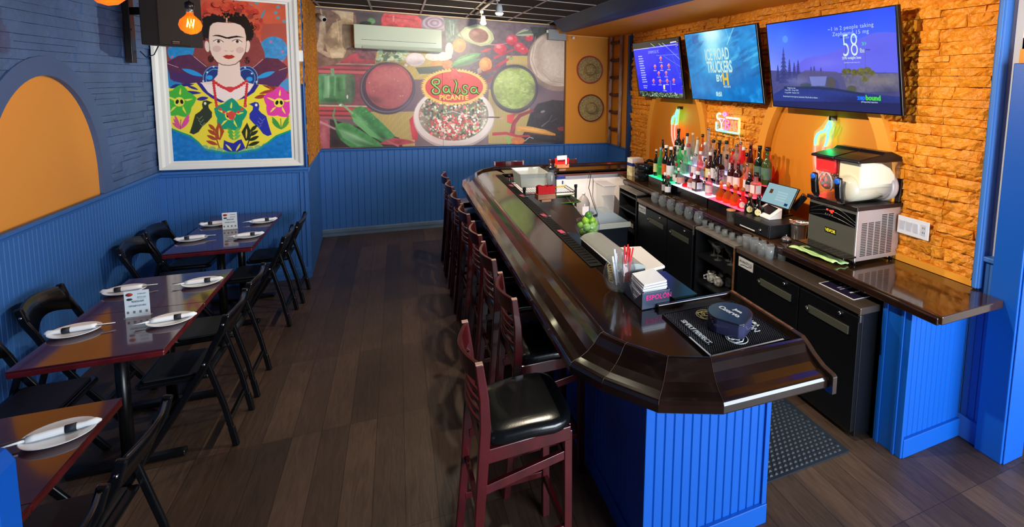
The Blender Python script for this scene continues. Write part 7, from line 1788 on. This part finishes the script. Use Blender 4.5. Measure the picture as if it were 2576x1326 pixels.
# head
E_(522, 117, 6, 14, 'f0d6c8', -.15); E_(623, 117, 6, 15, 'f0d6c8', .15)
P_([(526, 80), (528, 66), (535, 58), (548, 55), (572, 57), (590, 57), (606, 62), (616, 72), (620, 90), (621, 112), (618, 132), (608, 150), (594, 162), (578, 165.5), (560, 164), (546, 157), (534, 143), (528, 125), (525, 100)], '3a241c')
P_([(527, 80), (529, 67), (536, 59), (548, 56), (572, 58), (590, 58), (605, 63), (615, 73), (619, 90), (620, 112), (617, 131), (607, 149), (593, 160.5), (578, 164), (561, 162.5), (547, 156), (535, 142), (529, 125), (526, 100)], 'f0d5c6')
E_(546, 123, 11, 8, 'd8b4ae', 0, .8); E_(604, 126, 10, 8, 'd8b4ae', 0, .8)
P_([(534, 91), (542, 88), (552, 88), (562, 91), (572, 94), (582, 92), (596, 90), (606, 92), (615, 95), (600, 94), (590, 95), (577, 98), (568, 97), (556, 93), (545, 91)], '1c1420')
for x, s in ((549, 1), (596, 1)):
    P_([(x - 10, 104), (x - 3, 100), (x + 5, 101), (x + 12, 106), (x + 4, 108.5), (x - 4, 108)], 'f4eeea'); E_(x + 1.5, 104.4, 4, 4, '6a4438'); E_(x + 1.5, 104.4, 1.8, 1.8, '1a1010'); L_([(x - 12, 104), (x - 3, 99.5), (x + 5, 100), (x + 14, 106)], 1.5, '2a1a1c')
L_([(565, 126), (568, 129), (573, 128)], .9, 'a07868'); L_([(580, 128), (585, 130), (588, 127)], .9, 'a07868')
P_([(561, 142), (570, 138), (577, 139), (584, 138), (592, 143), (584, 147.5), (576, 149), (568, 147)], 'b83828'); L_([(561, 142), (576, 143.5), (592, 143)], .7, '7a2018')
E_(531, 148, 8, 9, '4a2420'); E_(622, 152, 7, 9, '4a2420'); c.specks(531, 148, 6, 7, 12, ['8a4a40', '2a1010'], .8, 2); c.specks(622, 152, 6, 7, 12, ['8a4a40', '2a1010'], .8, 2)
# dress
P_([(424, 222), (450, 214), (495, 208), (514, 225), (530, 240), (556, 254), (572, 258), (585, 256), (612, 245), (628, 232), (645, 211), (670, 214), (715, 228), (734, 240), (734, 325), (715, 332), (695, 340), (675, 357), (650, 375), (600, 383), (560, 383), (515, 376), (500, 358), (480, 340), (455, 332), (430, 322)], 'f0e040')
P_([(424, 330), (430, 322), (455, 332), (480, 340), (500, 358), (515, 376), (560, 384), (600, 385), (650, 375), (675, 357), (695, 340), (715, 332), (734, 325), (737, 399), (434, 407)], '1478c8', noise=.08)
L_([(430, 323), (455, 333), (480, 342), (500, 358), (515, 375), (560, 383), (600, 384), (650, 375), (675, 358), (695, 342), (734, 327)], 4.5, '18a078')
for x, y, r in ((442, 385, 6), (458, 392, 5), (720, 387, 6), (728, 378, 5), (550, 392, 9), (600, 392, 9)): E_(x, y, r, r * .7, '2a90dc', 0, .7)
for k in range(16): E_(440 + k * 19, 348 + 30 * math.sin(k / 15 * PI), 9, 6, '2488d4', 0, .45)
P_([(495, 208), (508, 210), (524, 232), (545, 246), (566, 256), (556, 258), (532, 246), (512, 230)], '2c2a8c'); P_([(640, 211), (652, 213), (640, 232), (620, 245), (600, 252), (612, 243), (628, 230)], '2c2a8c')
for (a_, b_, w, cl) in (((428, 222), (452, 212), 8, '24307a'), ((440, 216), (490, 212), 7, '2a2a80'), ((450, 232), (508, 234), 9, '2a2c8c'), ((470, 215), (500, 226), 6, '2a2c8c'), ((495, 250), (525, 246), 10, '2a2c90'), ((660, 214), (730, 236), 9, '8a3a28'), ((652, 236), (690, 226), 8, 'a8402c'), ((640, 246), (672, 240), 10, 'a04028'), ((676, 216), (690, 236), 6, 'b05030')): F_(a_, b_, w, cl)
def flower(x, y, r, cl, st='f0e850'):
    for k in range(5):
        a = -PI / 2 + k * 2 * PI / 5 + .1; F_((x - .15 * r * math.cos(a), y - .15 * r * math.sin(a)), (x + r * math.cos(a), y + r * math.sin(a)), r * 1.0, cl)
        F_((x, y), (x + r * .8 * math.cos(a), y + r * .8 * math.sin(a)), r * .12, st)
    E_(x, y, r * .3, r * .27, st); E_(x - r * .12, y, r * .09, r * .13, '141414', .3); E_(x + r * .14, y, r * .09, r * .13, '141414', -.3)
flower(452, 256, 44, '46b83c'); flower(702, 258, 42, 'e040a8'); flower(580, 290, 44, '109878')
def bird(x, y, f, cl):
    g = lambda pts: [(x + f * px, y + py) for px, py in pts]
    P_(g([(14, 2), (6, -1), (-2, -4), (-10, -2), (-13, 6), (-11, 16), (-18, 24), (-30, 32), (-34, 46), (-38, 60), (-44, 78), (-34, 82), (-22, 76), (-12, 62), (2, 50), (12, 38), (12, 26), (4, 16), (3, 8), (8, 4)]), cl)
    E_(x - f * 5, y + 4, 3.2, 3.6, 'f4f0d8')
    for k in range(3): L_(g([(-26 + k * 4, 38 + k * 8), (-20 + k * 4, 44 + k * 8), (-12 + k * 3, 36 + k * 8)]), 1.2, '90a890' if f > 0 else '8088e0')
bird(522, 256, 1, '283828'); bird(640, 260, -1, '2a34a8')
for (x, y, f) in ((553, 372, -1), (620, 374, 1)):
    cl = 'a8482c' if f < 0 else '243020'
    L_([(x, y), (x + f * 10, y - 30), (x + f * 18, y - 55)], 3, cl)
    for k in range(4): F_((x + f * (4 + k * 2), y - 8 - k * 12), (x + f * (34 - k * 2), y - 18 - k * 14), 9, cl)
    P_([(x - f * 2, y - 20), (x - f * 12, y - 42), (x + f * 2, y - 66), (x + f * 12, y - 44), (x + f * 6, y - 22)], cl); F_((x, y - 25), (x + f * 1, y - 52), 4, 'f0e040')
P_([(562, 375), (564, 352), (575, 357), (588, 360), (600, 352), (608, 350), (618, 372), (600, 381), (575, 381)], '2830a0'); F_((568, 362), (585, 380), 5, 'f0e850'); F_((606, 360), (594, 380), 5, 'f0e850')
for k in range(3): F_((589, 352 - k * 8), (575 - k * 2, 338 - k * 9), 7, '58b048'); F_((589, 352 - k * 8), (606 - k, 338 - k * 9), 7, '6cc058')
for k in range(3): F_((455, 325), (434 + k * 3, 308 - k * 10), 7, 'd85a90'); F_((455, 325), (478, 300 - k * 8), 8, 'e050a0'); F_((708, 325), (728, 305 - k * 8), 7, '58a040'); F_((708, 325), (684, 305 - k * 6), 8, '3f9a48')
L_([(455, 325), (456, 300)], 2, 'a83a70'); L_([(708, 325), (706, 298)], 2, '3f8a38')
# bead necklaces
for k in range(14):
    u = k / 13; x = 538 + 82 * u; y = 204 + 20 * math.sin(PI * u); E_(x, y, 4.2 + (2 if 5 < k < 8 else 0), 3.8 + (2 if 5 < k < 8 else 0), 'd03438')
E_(580, 225, 8, 7, 'd83c40')
for k in range(10): E_(538 + k * .8, 210 + k * 6, 3.6, 3.6, 'cc3236'); E_(622 - k * .6, 212 + k * 6, 3.6, 3.6, 'cc3236')
for k in range(9): u = k / 8; E_(546 + 72 * u, 266 + 22 * math.sin(PI * u), 4, 4, 'd84a48')
E_(583, 290, 9, 11, 'd84a44')
por = thing('framed_portrait', 'tall colourful print of a woman above two birds, in a white moulded frame', 'framed picture', (0, 0, 0))
picture('print', c.result(), (PX0, PY, PZ1), (PX1, PY, PZ1), (PX0, PY, PZ0), print_mat('portrait_print', .30), por, .01)
WF = mat('white_frame', 'e6e8e4', .4)
mb = MB(); w = .098
prf = [(0, .0), (.0, .010), (.02, .012), (.03, .022), (.055, .026), (.075, .038), (w, .040), (w, .0)]
cor = [(PX0 + .004, PZ0 + .004, -1, -1), (PX1 - .004, PZ0 + .004, 1, -1), (PX1 - .004, PZ1 - .004, 1, 1), (PX0 + .004, PZ1 - .004, -1, 1)]
vs = []
for (x, z, sx_, sz_) in cor:
    k_ = .78 if sx_ > 0 else 1.0
    for d, h in prf: vs.append((x + sx_ * d * (1.0 if sx_ < 0 else 1.0), YF - .018 - h, z + sz_ * d * .78))
n = len(prf); fs = []
for i in range(4):
    j = (i + 1) % 4
    for k in range(n): fs.append((i * n + k, i * n + (k + 1) % n, j * n + (k + 1) % n, j * n + k))
MB().add(vs, fs).build('frame', WF, por)
